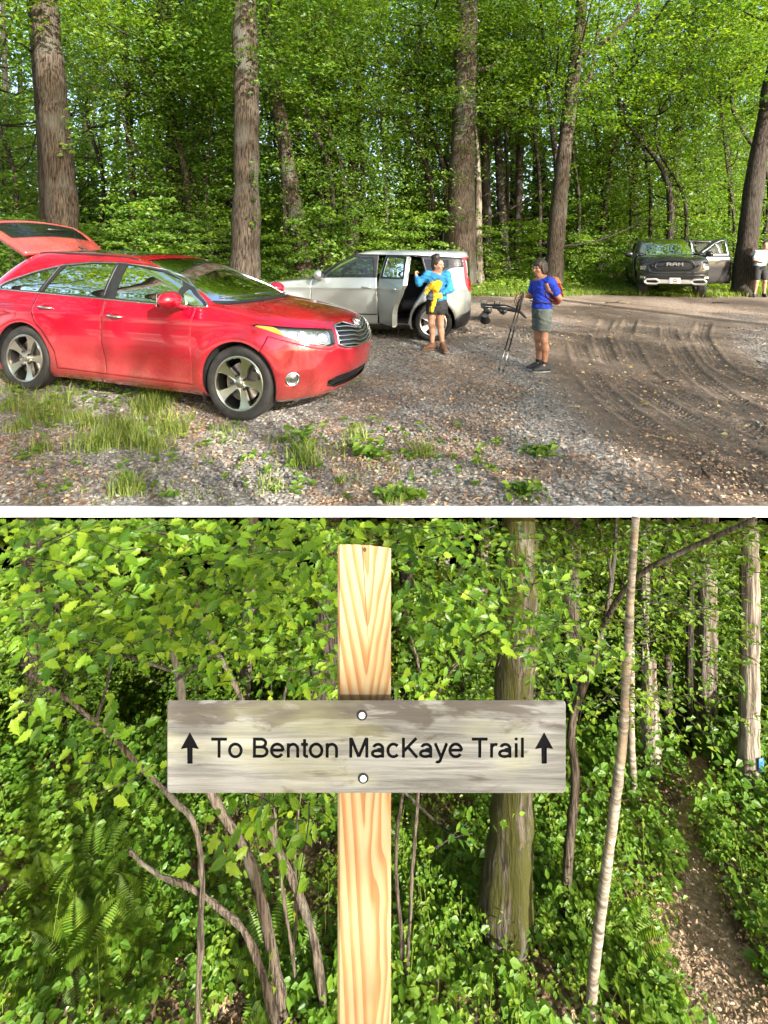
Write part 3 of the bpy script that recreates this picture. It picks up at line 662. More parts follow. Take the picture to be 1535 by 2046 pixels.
    for lo in (.335, .36, .385, .41):
        c = sh.curve('s', 'z', [(0, lo), (.52, lo)], fr, 24, -.03); mb.tube(np.concatenate([mir(c, -1)[::-1], c[1:]]), .005, 5)
    mb.build('mesh_grille', M_BLACK, it)
    mb = MB()
    for y0, y1, x0 in ((.62, -.05, 1.13), (-.02, -.62, 1.12)):
        a = sh.at('y', 'z', abs(y0), 1.118, lambda s: (s.co('x') > .3))[0]; b = sh.at('y', 'z', abs(y1), 1.155, lambda s: s.co('x') > .3)[0]
        a = a*np.array([1, np.sign(y0), 1]); b = b*np.array([1, np.sign(y1) if y1 else 1, 1]); mb = MB(); mb.tube([a+np.array((.02, 0, .02)), (a+b)/2+np.array((.03, 0, .03)), b+np.array((.01, 0, .012))], .008, 6); mb.build('wiper', M_BLACK, car)
    mb = MB(); mb.box((0, 0, .23), (3.6, 1.5, .06)); mb.build('underbody', M_LINER, car)
    mb = MB(); mb.box((.70, 0, .98), (.5, 1.5, .16), bev=.05); mb.tube([(.45+.02*math.sin(a), -.0+.37+.18*math.cos(a), 1.0+.18*math.sin(a)) for a in np.linspace(0, 2*math.pi, 24)[:-1]], .014, 6, closed=True); mb.build('dashboard', pm('grey_dash', (.10, .10, .09), .7), car, edge=40)
    # raised tailgate
    hz = empty('tailgate', (-1.77, 0, 1.535)); hz.parent = car; hz.rotation_euler = (0, R(25), 0)
    n, m = 40, 48; U = np.linspace(0, 1, n)[:, None]; W = np.linspace(-1, 1, m)[None]
    X = -1.12*U*(1-.08*W**2)-.05*np.abs(W)**3; Yy = W*(.60+.10*np.sin(U*2.2)); Z = .05*np.sin(U*math.pi*.9)+.06*(1-W**2)-.16*np.clip(U-.72, 0, 1)**1.2*3
    Pt = np.stack([X+0*W, Yy, Z], -1)
    def hatch(cond, nm, mt, off=0.0, par=hz):
        V = Pt.reshape(-1, 3)+np.array((0, 0, off)); f = [[i*m+j, i*m+j+1, (i+1)*m+j+1, (i+1)*m+j] for i in range(n-1) for j in range(m-1) if cond((U[i, 0]+U[i+1, 0])/2, abs(W[0, j]+W[0, j+1])/2)]
        me = mesh_np(nm, V, np.array(f), mt); o = link(nm, me, par); so = o.modifiers.new('t', 'SOLIDIFY'); so.thickness = .07; so.offset = -1; return o
    win = lambda u, v: .30 < u < .70 and v < .86
    hatch(lambda u, v: not win(u, v), 'tailgate_panel', M_RED); hatch(win, 'rear_window', M_GLASSD, -.004)
    mb = MB(); mb.tube([(-.50, -.02, .13), (-.52, .30, .125)], [.014, .008], 6); mb.build('rear_wiper', M_BLACK, hz)
    mb = MB(); mb.tube([(-1.52, .0, 1.60), (-1.66, .0, 1.645)], [.028, .010], 8, sq=.6); mb.tube([(-1.60, 0, 1.63), (-1.74, 0, 1.80)], .004, 5); mb.build('aerial', M_BLACK, car)
    return car
red = build_red()
RED_F = Vector((-1.447, 5.12)); RED_R = Vector((-4.12, 5.95))
def place_car(o, rear, front, wb, ybias, zfun=gh):
    """put the hub line of the near side on two ground points: rear and front axle"""
    d = (front-rear).normalized(); nrm = Vector((d.y, -d.x)) if ybias < 0 else Vector((-d.y, d.x))   # outward of the near side
    mid = (front+rear)/2-nrm*abs(ybias)
    zf = float(zfun(front.x, front.y)); zr = float(zfun(rear.x, rear.y)); az = math.atan2(d.y, d.x); pitch = math.atan2(zf-zr, wb)
    o.location = (mid.x, mid.y, (zf+zr)/2); o.rotation_euler = (0, -pitch, az)
place_car(red, RED_R, RED_F, 2.78, -.92*1.01); red.scale = (1.01,)*3
# ================================================================ the silver box-shaped car with an open rear door
def build_silver():
    kn = [(.20, 1.90, -1.80, .82, .5, .35, 2.8, 3), (.27, 2.02, -1.92, .865, .52, .36, 2.8, 3), (.45, 2.10, -1.97, .890, .55, .38, 2.7, 3), (.70, 2.11, -1.985, .900, .56, .38, 2.7, 3),
          (.86, 2.08, -1.985, .900, .56, .38, 2.6, 3), (.95, 1.98, -1.98, .893, .55, .38, 2.6, 3), (1.00, 1.80, -1.975, .885, .52, .38, 2.8, 3), (1.04, 1.45, -1.97, .875, .45, .38, 3, 3), (1.075, 1.05, -1.965, .865, .38, .38, 3, 3),
          (1.12, .92, -1.96, .850, .36, .38, 3, 3), (1.28, .64, -1.955, .805, .34, .38, 3, 3), (1.44, .34, -1.94, .750, .33, .38, 3, 3), (1.535, .14, -1.92, .700, .33, .38, 3, 3), (1.575, 0, -1.88, .60, .33, .4, 2.8, 2.8), (1.597, -.2, -1.65, .40, .3, .35, 2.6, 2.6), (1.605, -.6, -1.2, .1, .15, .15, 2.2, 2.2)]
    def yf(X, Y, Z):
        Y = Y*(1-.02*(X/2)**2); fl = lambda cx: .024*np.exp(-((np.hypot(X-cx, Z-.34)-.40)/.09)**2)*np.clip((Y-.5)/.3, 0, 1)
        Y = Y+fl(1.3)+fl(-1.3)-.014*np.exp(-((Z-.42)/.1)**2)*np.exp(-(X/.9)**4)*(Y > .6)+.010*np.exp(-((Z-.92)/.03)**2)*(Y > .6)
        return X, Y, Z
    sh = Shell(kn, 150, 60, 220, 90, yf); fd = lambda s: (s.co('y') > .3) & (s.co('x') < 1.2)
    sh.region('dlo', 'x', 'z', [(.98, 1.09), (.74, 1.25), (.40, 1.43), (.28, 1.49), (0, 1.505), (-1.0, 1.485), (-1.93, 1.44), (-1.93, 1.30), (-1.62, 1.285), (-1.45, 1.20), (-1.35, 1.13), (-1.0, 1.115), (.5, 1.085)], fd)
    sh.region('front_door', 'x', 'z', [(.86, .30), (.88, .7), (.86, 1.02), (.80, 1.09), (.40, 1.10), (-.31, 1.108), (-.33, .7), (-.33, .30)], fd)
    sh.region('rear_door', 'x', 'z', [(-.33, .30), (-.33, .7), (-.31, 1.08), (-.33, 1.50), (-.9, 1.49), (-1.08, 1.47), (-1.16, 1.2), (-1.20, 1.0), (-1.10, .84), (-.97, .66), (-.90, .5), (-.86, .30)], fd)
    sh.region('glass_front', 'x', 'z', [(.62, 1.115), (.34, 1.385), (.22, 1.455), (-.22, 1.465), (-.25, 1.12)], fd)
    sh.region('glass_corner', 'x', 'z', [(.86, 1.105), (.68, 1.225), (.67, 1.108)], fd)
    sh.region('door_frame', 'x', 'z', [(-.34, 1.09), (-.345, 1.50), (-.9, 1.49), (-1.075, 1.465), (-1.16, 1.2), (-1.17, 1.115)], fd, over=['rear_door'])
    sh.region('glass_rear', 'x', 'z', [(-.42, 1.125), (-.43, 1.455), (-.86, 1.445), (-1.02, 1.425), (-1.10, 1.2), (-1.10, 1.13)], fd)
    sh.region('glass_quarter', 'x', 'z', [(-1.21, 1.15), (-1.13, 1.42), (-1.55, 1.405), (-1.55, 1.30), (-1.40, 1.22), (-1.33, 1.15)], fd)
    sh.region('windscreen', 'y', 'z', [(-.1, 1.10), (.62, 1.11), (.735, 1.13), (.68, 1.3), (.60, 1.47), (.53, 1.545), (-.1, 1.555)], lambda s: (s.co('x') > -.1) & (s.co('z') > 1.06))
    sh.region('tail_lamp', 'x', 'z', [(-1.80, 1.46), (-2.1, 1.47), (-2.1, .84), (-1.93, .86), (-1.87, .98), (-1.845, 1.15), (-1.83, 1.3)], lambda s: (s.co('y') > .35) & (s.co('x') < -1.6))
    sh.region('bumper', 'x', 'z', [(-1.45, .1), (-2.2, .1), (-2.2, .50), (-1.97, .52), (-1.78, .46), (-1.66, .36), (-1.62, .1)], None, over=['body'])
    sh.region('headlight', 's', 'z', [(.55, .78), (1.05, .80), (1.15, .86), (.95, .90), (.5, .88)], lambda s: s.co('x') > 1.2)
    sh.region('grille', 's', 'z', [(-.1, .42), (.6, .42), (.5, .68), (-.1, .68)], lambda s: s.co('x') > 1.2)
    sh.region('sill', 'x', 'z', [(.92, .1), (-.92, .1), (-.88, .285), (.88, .285)], fd, over=['body'])
    for cx in (1.3, -1.3): sh.region('arch', 'x', 'z', circle(cx, .34, .375, 60), lambda s: s.co('y') > .5)
    sh.region('backlight', 'y', 'z', [(-.1, 1.08), (.62, 1.08), (.60, 1.42), (-.1, 1.45)], lambda s: s.co('x') < -1.75)
    car = empty('parked_car', (0, 0, 0), 0, 'silver boxy hatchback with its rear passenger door open, behind the red car', 'car')
    panel(sh, 'body', ['body'], 0, M_SILVER, car)
    sh2 = Shell.__new__(Shell); sh2.__dict__.update(sh.__dict__)
    open_regs = ['rear_door', 'glass_rear', 'door_frame']; clear = ['glass_front', 'glass_corner', 'glass_quarter', 'windscreen', 'arch', 'backlight']
    V1, F1 = sh.get([n for n in sh.names if n not in clear+open_regs], 1, 0, -.03); V2, F2 = sh.get([n for n in sh.names if n not in clear+['glass_rear']], -1, 0, -.03)
    link('inner_shell', mesh_np('inner_shell', np.concatenate([V1, V2]), np.concatenate([F1, F2+len(V1)]), M_LINER), car)
    panel(sh, 'windscreen', ['windscreen'], 0, M_SCREEN, car, .002); panel(sh, 'rear_window', ['backlight'], 0, M_GLASSD, car, .002)
    panel(sh, 'rear_bumper', ['bumper'], 0, M_BLACK, car, .002); panel(sh, 'grille', ['grille'], 0, M_BLACK, car, .002, -.01)
    for sd in (1, -1):
        d = panel(sh, 'front_door', ['front_door'], sd, M_SILVER, car, .003)
        panel(sh, 'pillar_trim', ['dlo'], sd, M_BLACK, car)
        panel(sh, 'side_window', ['glass_front'], sd, M_GLASS, d, 0, -.004); panel(sh, 'corner_window', ['glass_corner'], sd, M_GLASS, car, 0, -.004); panel(sh, 'quarter_window', ['glass_quarter'], sd, M_GLASSD, car, 0, -.004)
        panel(sh, 'tail_lamp', ['tail_lamp'], sd, M_TAIL, car, .002, .004); panel(sh, 'sill', ['sill'], sd, M_BLACK, car); panel(sh, 'headlight', ['headlight'], sd, M_REFL, car, .002)
        # rear door: swings on a hinge at the centre pillar
        hp, _ = sh.at('x', 'z', -.33, .9, side_ok); hinge = empty('rear_door', (hp[0], sd*hp[1], 0)); hinge.parent = car
        T = Matrix.Translation((-hp[0], -sd*hp[1], 0))
        for nm, reg, mt, of in (('door_skin', ['rear_door'], M_SILVER, 0), ('window_frame', ['door_frame'], M_BLACK, 0), ('side_window', ['glass_rear'], M_GLASSD, -.004)):
            V, F = sh.get(reg, sd, .003 if nm == 'door_skin' else 0, of); me = mesh_np(nm, V, F, mt); me.transform(T); link(nm, me, hinge)
        V, F = sh.get(['rear_door', 'door_frame'], sd, 0, 0); E = tri_edges(F); ke, cnt = np.unique(E, axis=0, return_counts=True); be = ke[cnt == 1]
        V2 = V.copy(); V2[:, 1] -= sd*.055; V3 = V.copy(); V3[:, 1] -= sd*.10; cen = V.mean(0); V3[:, 0] = cen[0]+(V3[:, 0]-cen[0])*.93; V3[:, 2] = cen[2]+(V3[:, 2]-cen[2])*.95; n = len(V)
        me = mesh_np('door_edge', np.concatenate([V, V2, V3]), np.concatenate([np.stack([be[:, 0], be[:, 1], be[:, 1]+n, be[:, 0]+n], -1), np.stack([be[:, 0]+n, be[:, 1]+n, be[:, 1]+2*n, be[:, 0]+2*n], -1)]), M_SILVER); me.transform(T); fix_normals(me); link('door_edge', me, hinge)
        V, F = sh.get(['rear_door'], sd, 0, 0); V = V.copy(); V[:, 1] -= sd*.10; cen = V.mean(0); V[:, 0] = cen[0]+(V[:, 0]-cen[0])*.93; V[:, 2] = cen[2]+(V[:, 2]-cen[2])*.95
        me = mesh_np('door_lining', V, F, M_SEATD); me.transform(T); link('door_lining', me, hinge)
        if sd > 0: hinge.rotation_euler = (0, 0, -R(56))
        for par, hx, off in ((d, -.14, None), (hinge, -.92, hp)):
            p, n_ = sh.at('x', 'z', hx, .93, side_ok); p = mir(p, sd); mb = MB(); mb.tube([p+np.array((-.09, 0, 0)), p+np.array((-.07, sd*.03, 0)), p+np.array((.06, sd*.03, 0)), p+np.array((.085, 0, 0))], .012, 8)
            mb.build('door_handle', M_SILVER, par, M=T if off is not None else None)
        mb = MB(); mb.tube(mir(sh.curve('x', 'z', [(.86, .46), (-.84, .45)], fd, 40, .004), sd), .012, 6); 
        if sd < 0: mb.build('side_moulding', M_BLACK, car)
        else:
            mb = MB(); mb.tube(mir(sh.curve('x', 'z', [(.86, .46), (-.32, .455)], fd, 30, .004), sd), .012, 6); mb.build('side_moulding', M_BLACK, d)
        for cx in (1.3, -1.3):
            arch(sh, car, cx, .34, .375, sd, only=lambda s: s.co('y') > .5)
            wheel('wheel', car, (cx, sd*.785, .325), sd, .325, .235, .21, 5, 'twin', pm('bright_alloy', (.75, .75, .74), .3, 1.0))
        p, _ = sh.at('x', 'z', .66, 1.12, side_ok); mirror(car, (.68, sd*(p[1]+.17), 1.15), sd, M_SILVER, (.15, .23, .17))
        seat(car, -.05, sd*.36, .55, M_SEATD); seat(car, -.95, sd*.36, .58, M_SEATD)
        mb = MB(); mb.tube(mir(sh.curve('x', 'z', [(-1.93, 1.44), (-1.0, 1.49), (0, 1.51), (.3, 1.49), (.9, 1.14)], fd, 60, .006), sd), .008, 6); mb.build('drip_rail', M_BLACK, car)
        mb = MB(); mb.tube(mir(sh.curve('x', 'z', [(-.35, .33), (-.84, .32), (-.93, .5), (-1.0, .66), (-1.13, .84), (-1.22, 1.0), (-1.18, 1.2), (-1.10, 1.46)], fd, 60, -.012), sd), .012, 6); mb.build('door_seal', M_BLACK, car)
    mb = MB(); mb.box((0, 0, .24), (3.4, 1.5, .06)); mb.box((-.5, 0, .30), (1.4, 1.56, .08)); mb.build('underbody', M_LINER, car)
    # flag-like dark plate on the rear pillar, with its small chrome letters
    for sd in (1, -1):
        mb = MB()
        for k in range(4):
            p, nn = sh.at('x', 'z', -1.66-.05*k, 1.335, side_ok); mb.box(mir(p+nn*.004, sd), (.022, .004, .02), bev=.002)
        mb.build('badge', M_STEEL, car)
    # bicycle rack on the tow bar
    rk = empty('bike_rack', (-2.0, 0, .42), 0, 'folded black bicycle rack mounted on the tail of the silver car', 'bike rack')
    mb = MB(); mb.box((-.10, 0, -.08), (.42, .06, .06), bev=.006); mb.box((-.30, 0, .02), (.08, .08, .26), bev=.01); mb.build('hitch_bar', M_BLACK, rk, edge=30)
    for k, x in enumerate((-.30, -.56)):
        mb = MB(); mb.tube([(x, -.70, .13), (x, -.62, .07), (x, -.3, .06), (x, .3, .06), (x, .62, .07), (x, .74, .14)], .022, 8); mb.build('wheel_tray', M_BLACK, rk)
        for y in (-.58, .60):
            mb = MB(); mb.box((x, y, .10), (.11, .20, .05), Matrix.Rotation(R(12 if y > 0 else -12), 4, 'X'), bev=.015); mb.tube([(x-.05, y, .12), (x-.06, y, .19), (x+.05, y+.03, .20), (x+.055, y, .12)], .012, 6); mb.build('wheel_cradle', M_BLACK, rk, edge=40)
    mb = MB(); mb.tube([(-.30, .02, .15), (-.55, .16, .13), (-.86, .50, .10), (-.92, .78, .03)], [.03, .03, .028, .02], 8); mb.tube([(-.30, .10, .18), (-.62, .35, .20), (-.78, .70, .16)], .016, 8); mb.build('support_arm', M_BLACK, rk)
    mb = MB(); mb.tube([(-.30, -.45, .0), (-.26, -.30, -.10), (-.30, -.10, -.14), (-.28, .12, -.02)], [.03, .085, .10, .05], 9, sq=.7); mb.build('rack_bag', pm('black_nylon', (.012, .012, .014), .8), rk, edge=40)
    return car, rk
silver, rack = build_silver()
SIL_R = Vector((.85, 9.02)); SIL_F = Vector((-1.73, 9.34))
place_car(silver, SIL_R, SIL_F, 2.6, .89)
bpy.context.view_layer.update()
rack.matrix_world = silver.matrix_world @ Matrix.Translation((-1.96, 0, .40))

# ================================================================ the charcoal pickup truck
def letters(txt, parts, mt, par, size, M, nm='lettering', thick=.004):
    """block capitals from bars"""
    G = {'R': ['11110', '10001', '11111', '10010', '10001'], 'A': ['01110', '10001', '11111', '10001', '10001'], 'M': ['10001', '11011', '10101', '10001', '10001']}
    mb = MB(); x = 0
    for ch in txt:
        g = G[ch]
        for r_ in range(5):
            c = 0
            while c < 5:
                if g[r_][c] == '1':
                    e = c
                    while e < 5 and g[r_][e] == '1': e += 1
                    mb.box((x+(c+e)/2*size*1.35/5, (4.5-r_)*size/5, 0), ((e-c)*size*1.35/5, size/5*1.02, thick)); c = e
                else: c += 1
        x += size*1.35*1.22
    me = mb.mesh(nm, mt, False); me.transform(M @ Matrix.Translation((-x/2+size*.15, -size/2, 0))); return link(nm, me, par)
def build_truck():
    kn = [(.42, 2.40, -2.9, .90, .4, .3, 3, 4), (.50, 2.66, -2.95, .95, .45, .3, 3, 4), (.62, 2.76, -3.0, .98, .45, .3, 3.2, 4), (.85, 2.79, -3.02, 1.0, .45, .3, 3.2, 4), (1.05, 2.78, -3.02, 1.015, .45, .3, 3.2, 4), (1.18, 2.74, -3.02, 1.015, .45, .3, 3, 4),
          (1.26, 2.62, -3.02, 1.0, .45, .3, 3, 4), (1.30, 2.30, -3.01, .975, .42, .3, 3, 4), (1.335, 1.75, -3.0, .955, .4, .3, 3.2, 4), (1.36, 1.30, -2.99, .945, .36, .3, 3.4, 4), (1.375, 1.24, -1.75, .94, .34, .2, 3.4, 4), (1.40, 1.20, -1.66, .93, .34, .2, 3.4, 4),
          (1.60, .88, -1.62, .865, .32, .2, 3.4, 4), (1.80, .55, -1.56, .785, .32, .2, 3.2, 4), (1.88, .36, -1.48, .70, .32, .25, 3, 3), (1.925, .10, -1.3, .45, .3, .3, 2.6, 2.6), (1.94, -.3, -.9, .1, .12, .12, 2.2, 2.2)]
    def yf(X, Y, Z):
        fl = lambda cx: .05*np.exp(-((np.hypot(X-cx, Z-.42)-.52)/.10)**2)*np.clip((Y-.5)/.3, 0, 1)
        Y = Y+fl(1.84)+fl(-1.84); hd = np.clip((X-1.2)/.4, 0, 1)*np.clip((Z-1.2)/.06, 0, 1); Z = Z+hd*.035*np.exp(-((Y-.0)/.34)**6)+hd*.02*np.exp(-((Y-.78)/.16)**2)
        return X, Y, Z
    sh = Shell(kn, 140, 50, 200, 110, yf); fd = lambda s: (s.co('y') > .3) & (s.co('x') < 1.5); fr = lambda s: s.co('x') > 1.6
    sh.region('front_door', 'x', 'z', [(1.18, .50), (1.20, 1.38), (.86, 1.58), (.55, 1.76), (.30, 1.84), (.13, 1.85), (.12, .50)], fd)
    sh.region('rear_door', 'x', 'z', [(.11, .50), (.12, 1.85), (-.9, 1.84), (-1.02, 1.6), (-1.05, 1.1), (-.98, .50)], fd)
    sh.region('glass_front', 'x', 'z', [(1.06, 1.40), (.56, 1.70), (.34, 1.79), (.20, 1.80), (.19, 1.39)], fd); sh.region('glass_rear', 'x', 'z', [(.05, 1.39), (.05, 1.80), (-.84, 1.79), (-.94, 1.6), (-.96, 1.39)], fd)
    sh.region('windscreen', 'y', 'z', [(-.1, 1.385), (.70, 1.385), (.85, 1.41), (.78, 1.6), (.70, 1.79), (.62, 1.875), (-.1, 1.885)], lambda s: (s.co('x') > 0) & (s.co('z') > 1.37))
    sh.region('grille', 'y', 'z', [(-.1, .86), (.60, .86), (.70, .93), (.76, 1.08), (.72, 1.215), (.5, 1.235), (-.1, 1.235)], fr)
    sh.region('headlight', 'y', 'z', [(.80, .92), (1.2, .92), (1.2, 1.19), (.86, 1.19), (.79, 1.08)], fr)
    sh.region('bumper', 'y', 'z', [(-.1, .40), (1.2, .40), (1.2, .72), (.9, .78), (-.1, .78)], fr)
    for cx in (1.84, -1.84): sh.region('arch', 'x', 'z', circle(cx, .42, .50, 60), lambda s: s.co('y') > .5)
    car = empty('pickup_truck', (0, 0, 0), 0, 'charcoal pickup truck facing the lot with its doors swung open', 'pickup truck')
    panel(sh, 'body', ['body'], 0, M_DARKPAINT, car)
    V1, F1 = sh.get([n for n in sh.names if n not in ['glass_front', 'glass_rear', 'windscreen', 'arch', 'front_door', 'rear_door']], 1, 0, -.03); V2, F2 = sh.get([n for n in sh.names if n not in ['glass_front', 'glass_rear', 'windscreen', 'arch']], -1, 0, -.03)
    link('inner_shell', mesh_np('inner_shell', np.concatenate([V1, V2]), np.concatenate([F1, F2+len(V1)]), M_LINER), car)
    panel(sh, 'windscreen', ['windscreen'], 0, M_SCREEN, car, .002)
    gr = panel(sh, 'grille', ['grille'], 0, M_BLACK, car, .0, .012); bp = panel(sh, 'front_bumper', ['bumper'], 0, M_DARKPAINT, car, .002)
    for sd in (1, -1):
        hl = panel(sh, 'headlight', ['headlight'], sd, pm('smoked_lens', (.03, .03, .032), .08, 0, coat=1), car, .002)
        for (z, h, m_) in ((1.135, .05, M_LINER), (1.00, .075, M_REFL), (.945, .02, pm('pale_lens', (.6, .6, .55), .2))):
            p, nn = sh.at('y', 'z', .90, z, fr); mb = MB(); mb.box(mir(p+nn*.004, sd), (.02, .17, h), Matrix.Rotation(sd*R(-22), 4, 'Z').inverted(), bev=.006); mb.build('lamp_unit', m_, hl, edge=30)
        for nm, reg, gl, hx, ang in (('front_door', 'front_door', 'glass_front', 1.18, 66), ('rear_door', 'rear_door', 'glass_rear', .11, 62)):
            hp, _ = sh.at('x', 'z', hx, .9, side_ok); hg = empty(nm, (hp[0], sd*hp[1], 0)); hg.parent = car; T = Matrix.Translation((-hp[0], -sd*hp[1], 0))
            V, F = sh.get(reg, sd, .003, 0); me = mesh_np('door_skin', V, F, M_DARKPAINT); me.transform(T); o = link('door_skin', me, hg); so = o.modifiers.new('t', 'SOLIDIFY'); so.thickness = .06; so.offset = -1
            V, F = sh.get(gl, sd, 0, -.02); me = mesh_np('side_window', V, F, M_GLASSL); me.transform(T); link('side_window', me, hg)
            p, _ = sh.at('x', 'z', hx-.90, 1.12, side_ok); p = mir(p, sd); mb = MB(); mb.tube([p+np.array((-.1, 0, 0)), p+np.array((-.08, sd*.035, 0)), p+np.array((.08, sd*.035, 0)), p+np.array((.1, 0, 0))], .014, 8); mb.build('door_handle', M_CHROME, hg, M=T)
            if nm == 'front_door':
                p, _ = sh.at('x', 'z', .98, 1.38, side_ok); mo = mirror(hg, (.98-hp[0], sd*(p[1]+.26-hp[1]), 1.40), sd, M_DARKPAINT, (.15, .30, .18), True, (.98-hp[0], sd*(p[1]-hp[1]), 1.36))
            if sd > 0: hg.rotation_euler = (0, 0, R(-ang) if sd > 0 else 0)
        for cx in (1.84, -1.84):
            arch(sh, car, cx, .42, .50, sd, only=lambda s: s.co('y') > .5); wheel('wheel', car, (cx, sd*.86, .41), sd, .41, .235, .275, 6, 'star', pm('dark_wheel', (.06, .06, .06), .4, .6))
        seat(car, .25, sd*.42, .95, M_SEATD); seat(car, -.8, sd*.42, .95, M_SEATD)
        # pale skid bar ends with tow-hook openings
        mb = MB(); c = [(2.80, y, z) for (y, z) in ((.46, .545), (.54, .50), (.80, .50), (.87, .545), (.87, .59), (.80, .635), (.54, .635), (.46, .59))]
        mb.tube(mir(np.array(c), sd), .035, 8, closed=True); mb.build('tow_hook_frame', pm('silver_bumper', (.55, .55, .53), .35, .7), bp)
        p, nn = sh.at('y', 'z', .90, .70, fr); mb = MB(); mb.box(mir(p+nn*.01, sd), (.03, .17, .08), Matrix.Rotation(sd*R(25), 4, 'Z'), bev=.02); mb.build('fog_lamp', M_REFL, bp, edge=30)
    mb = MB(); mb.box((2.80, 0, .567), (.05, .94, .13), bev=.02); mb.build('skid_bar', pm('silver_bumper', (.55, .55, .53), .35, .7), bp, edge=30)
    c = [(2.815, y, z) for (y, z) in ((-.50, .93), (.50, .93), (.58, 1.0), (.50, 1.17), (.40, 1.20), (-.40, 1.20), (-.50, 1.17), (-.58, 1.0))]
    mb = MB(); mb.tube(c, .022, 8, closed=True); mb.build('grille_surround', pm('gunmetal', (.07, .07, .075), .3, .9), gr)
    mb = MB()
    for sd in (1, -1):
        mb.tube([(2.80, sd*.58, 1.0), (2.79, sd*.72, 1.07)], .02, 6)
    for z in (.97, 1.02): mb.tube([(2.80, -.5, z), (2.80, .5, z)], .006, 5)
    mb.build('grille_bar', M_BLACK, gr)
    Mx = Matrix.Translation((2.84, 0, 1.085)) @ Matrix(((0, 0, 1, 0), (1, 0, 0, 0), (0, 1, 0, 0), (0, 0, 0, 1)))
    letters('RAM', None, pm('letter_silver', (.42, .42, .42), .35, .4), gr, .10, Mx, thick=.02)
    pl = MB(); pl.box((2.845, 0, .60), (.012, .31, .17), bev=.004); po = pl.build('number_plate', pm('plate_white', (.72, .74, .70), .45), bp, edge=30)
    mb = MB(); mb.lathe([(.030, .0), (.048, .0)], 24, 'x', (2.853, 0, .61)); mb.box((2.853, 0, .615), (.002, .055, .012)); mb.tube([(2.853, -.07, .545), (2.853, -.04, .572), (2.853, 0, .56), (2.853, .04, .572), (2.853, .07, .545)], .007, 6)
    mb.build('plate_emblem', pm('plate_ink', (.10, .02, .03), .5), po, smooth=False)
    mb = MB(); mb.tube([(1.20, .80, 1.40), (1.20, .83, 2.1)], [.006, .003], 5); mb.build('aerial', M_BLACK, car)
    mb = MB(); mb.box((0, 0, .48), (4.6, 1.5, .12)); mb.box((1.0, 0, 1.25), (.4, 1.6, .2), bev=.05); mb.build('underbody', M_LINER, car)
    return car
truck = build_truck()
truck.location = (9.72, 18.2, float(gh(9.3, 17.5))-.10); truck.rotation_euler = (0, 0, math.atan2(-16, -8.8)+R(8)); truck.scale = (.96, .94, 1.02)
# ================================================================ people
def V3(*a): return np.array(a, float)
def unit(v): v = np.array(v, float); return v/np.linalg.norm(v)
def frame(f):
    f = unit(f); r = unit(np.cross(f, (0, 0, 1))); u = np.cross(r, f); return r, f, u
M_SKIN = pm('skin', (.40, .205, .13), .5, var=.08, scale=9)
M_SKIN2 = pm('tanned_skin', (.36, .18, .11), .5, var=.08, scale=9)
M_HAIR = pm('dark_hair', (.022, .013, .010), .5, var=.4, scale=60, bump=.5, bscale=120)
M_HAIR2 = pm('brown_hair', (.030, .018, .012), .5, var=.4, scale=60, bump=.5, bscale=120)
def fabric(nm, c, sc=9): return pm(nm, c, .85, var=.18, scale=sc, bump=.6, bscale=22, bdist=.02)
def hand(S, wr, d, palm_n, side, curl=.6, size=1.0, grip=False):
    """palm and five fingers; d along the hand, palm_n out of the palm, side +1/-1 for the thumb"""
    d = unit(d); n = unit(palm_n-np.dot(palm_n, d)*d); t = np.cross(d, n)*side; L = .085*size
    S.cone(wr, wr+d*.03*size, .026*size, .027*size, .02)
    for q in (-.022, 0, .022): S.cone(wr+d*.03*size+t*q*size*.7, wr+d*L+t*q*size, .016*size, .014*size, .018)
    for k, (o, ln) in enumerate(((.030, .92), (.010, 1.0), (-.010, .95), (-.029, .75))):
        a = wr+d*L+t*o*size; b = a; ang = 0
        for j, sl in enumerate((.040, .026, .020)):
            ang += curl*(.8+.25*j+.06*k); e = b+(d*math.cos(ang)+n*math.sin(ang))*sl*ln*size; S.cone(b, e, (.0092-.0008*j)*size, (.0086-.0008*j)*size, .004); b = e
    a = wr+d*.028*size+t*.022*size; b = a+(d*.6+t*.55+n*.3)*.042*size; c = b+(d*.8+n*(.3+curl*.4))*.032*size
    S.cone(a, b, .014*size, .0105*size, .012); S.cone(b, c, .0105*size, .009*size, .004)
def head(S, c, f, s=1.0):
    r, f, u = frame(f); Rm = Matrix((r, f, u)).transposed()
    S.ell(c+u*.018*s, (.074*s, .094*s, .095*s), Rm, .02); S.ell(c-u*.055*s+f*.022*s, (.055*s, .062*s, .066*s), Rm, .035)
    S.ell(c-u*.098*s+f*.052*s, (.030*s, .024*s, .020*s), Rm, .03)                                  # chin
    S.cone(c+u*.008*s+f*.088*s, c-u*.030*s+f*.108*s, .008*s, .0125*s, .012)                          # nose
    for q in (-1, 1):
        S.ell(c+r*q*.074*s-u*.012*s-f*.012*s, (.009*s, .020*s, .030*s), Rm, .006)                    # ears
        S.cone(c+r*q*.045*s+u*.022*s+f*.078*s, c+r*q*.012*s+u*.020*s+f*.088*s, .010*s, .009*s, .012)  # brow
        S.ell(c+r*q*.042*s-u*.032*s+f*.066*s, (.022*s, .018*s, .018*s), Rm, .02)                     # cheek
    S.cone(c-r*.018*s-u*.064*s+f*.086*s, c+r*.018*s-u*.064*s+f*.086*s, .0075*s, .0075*s, .010)        # mouth
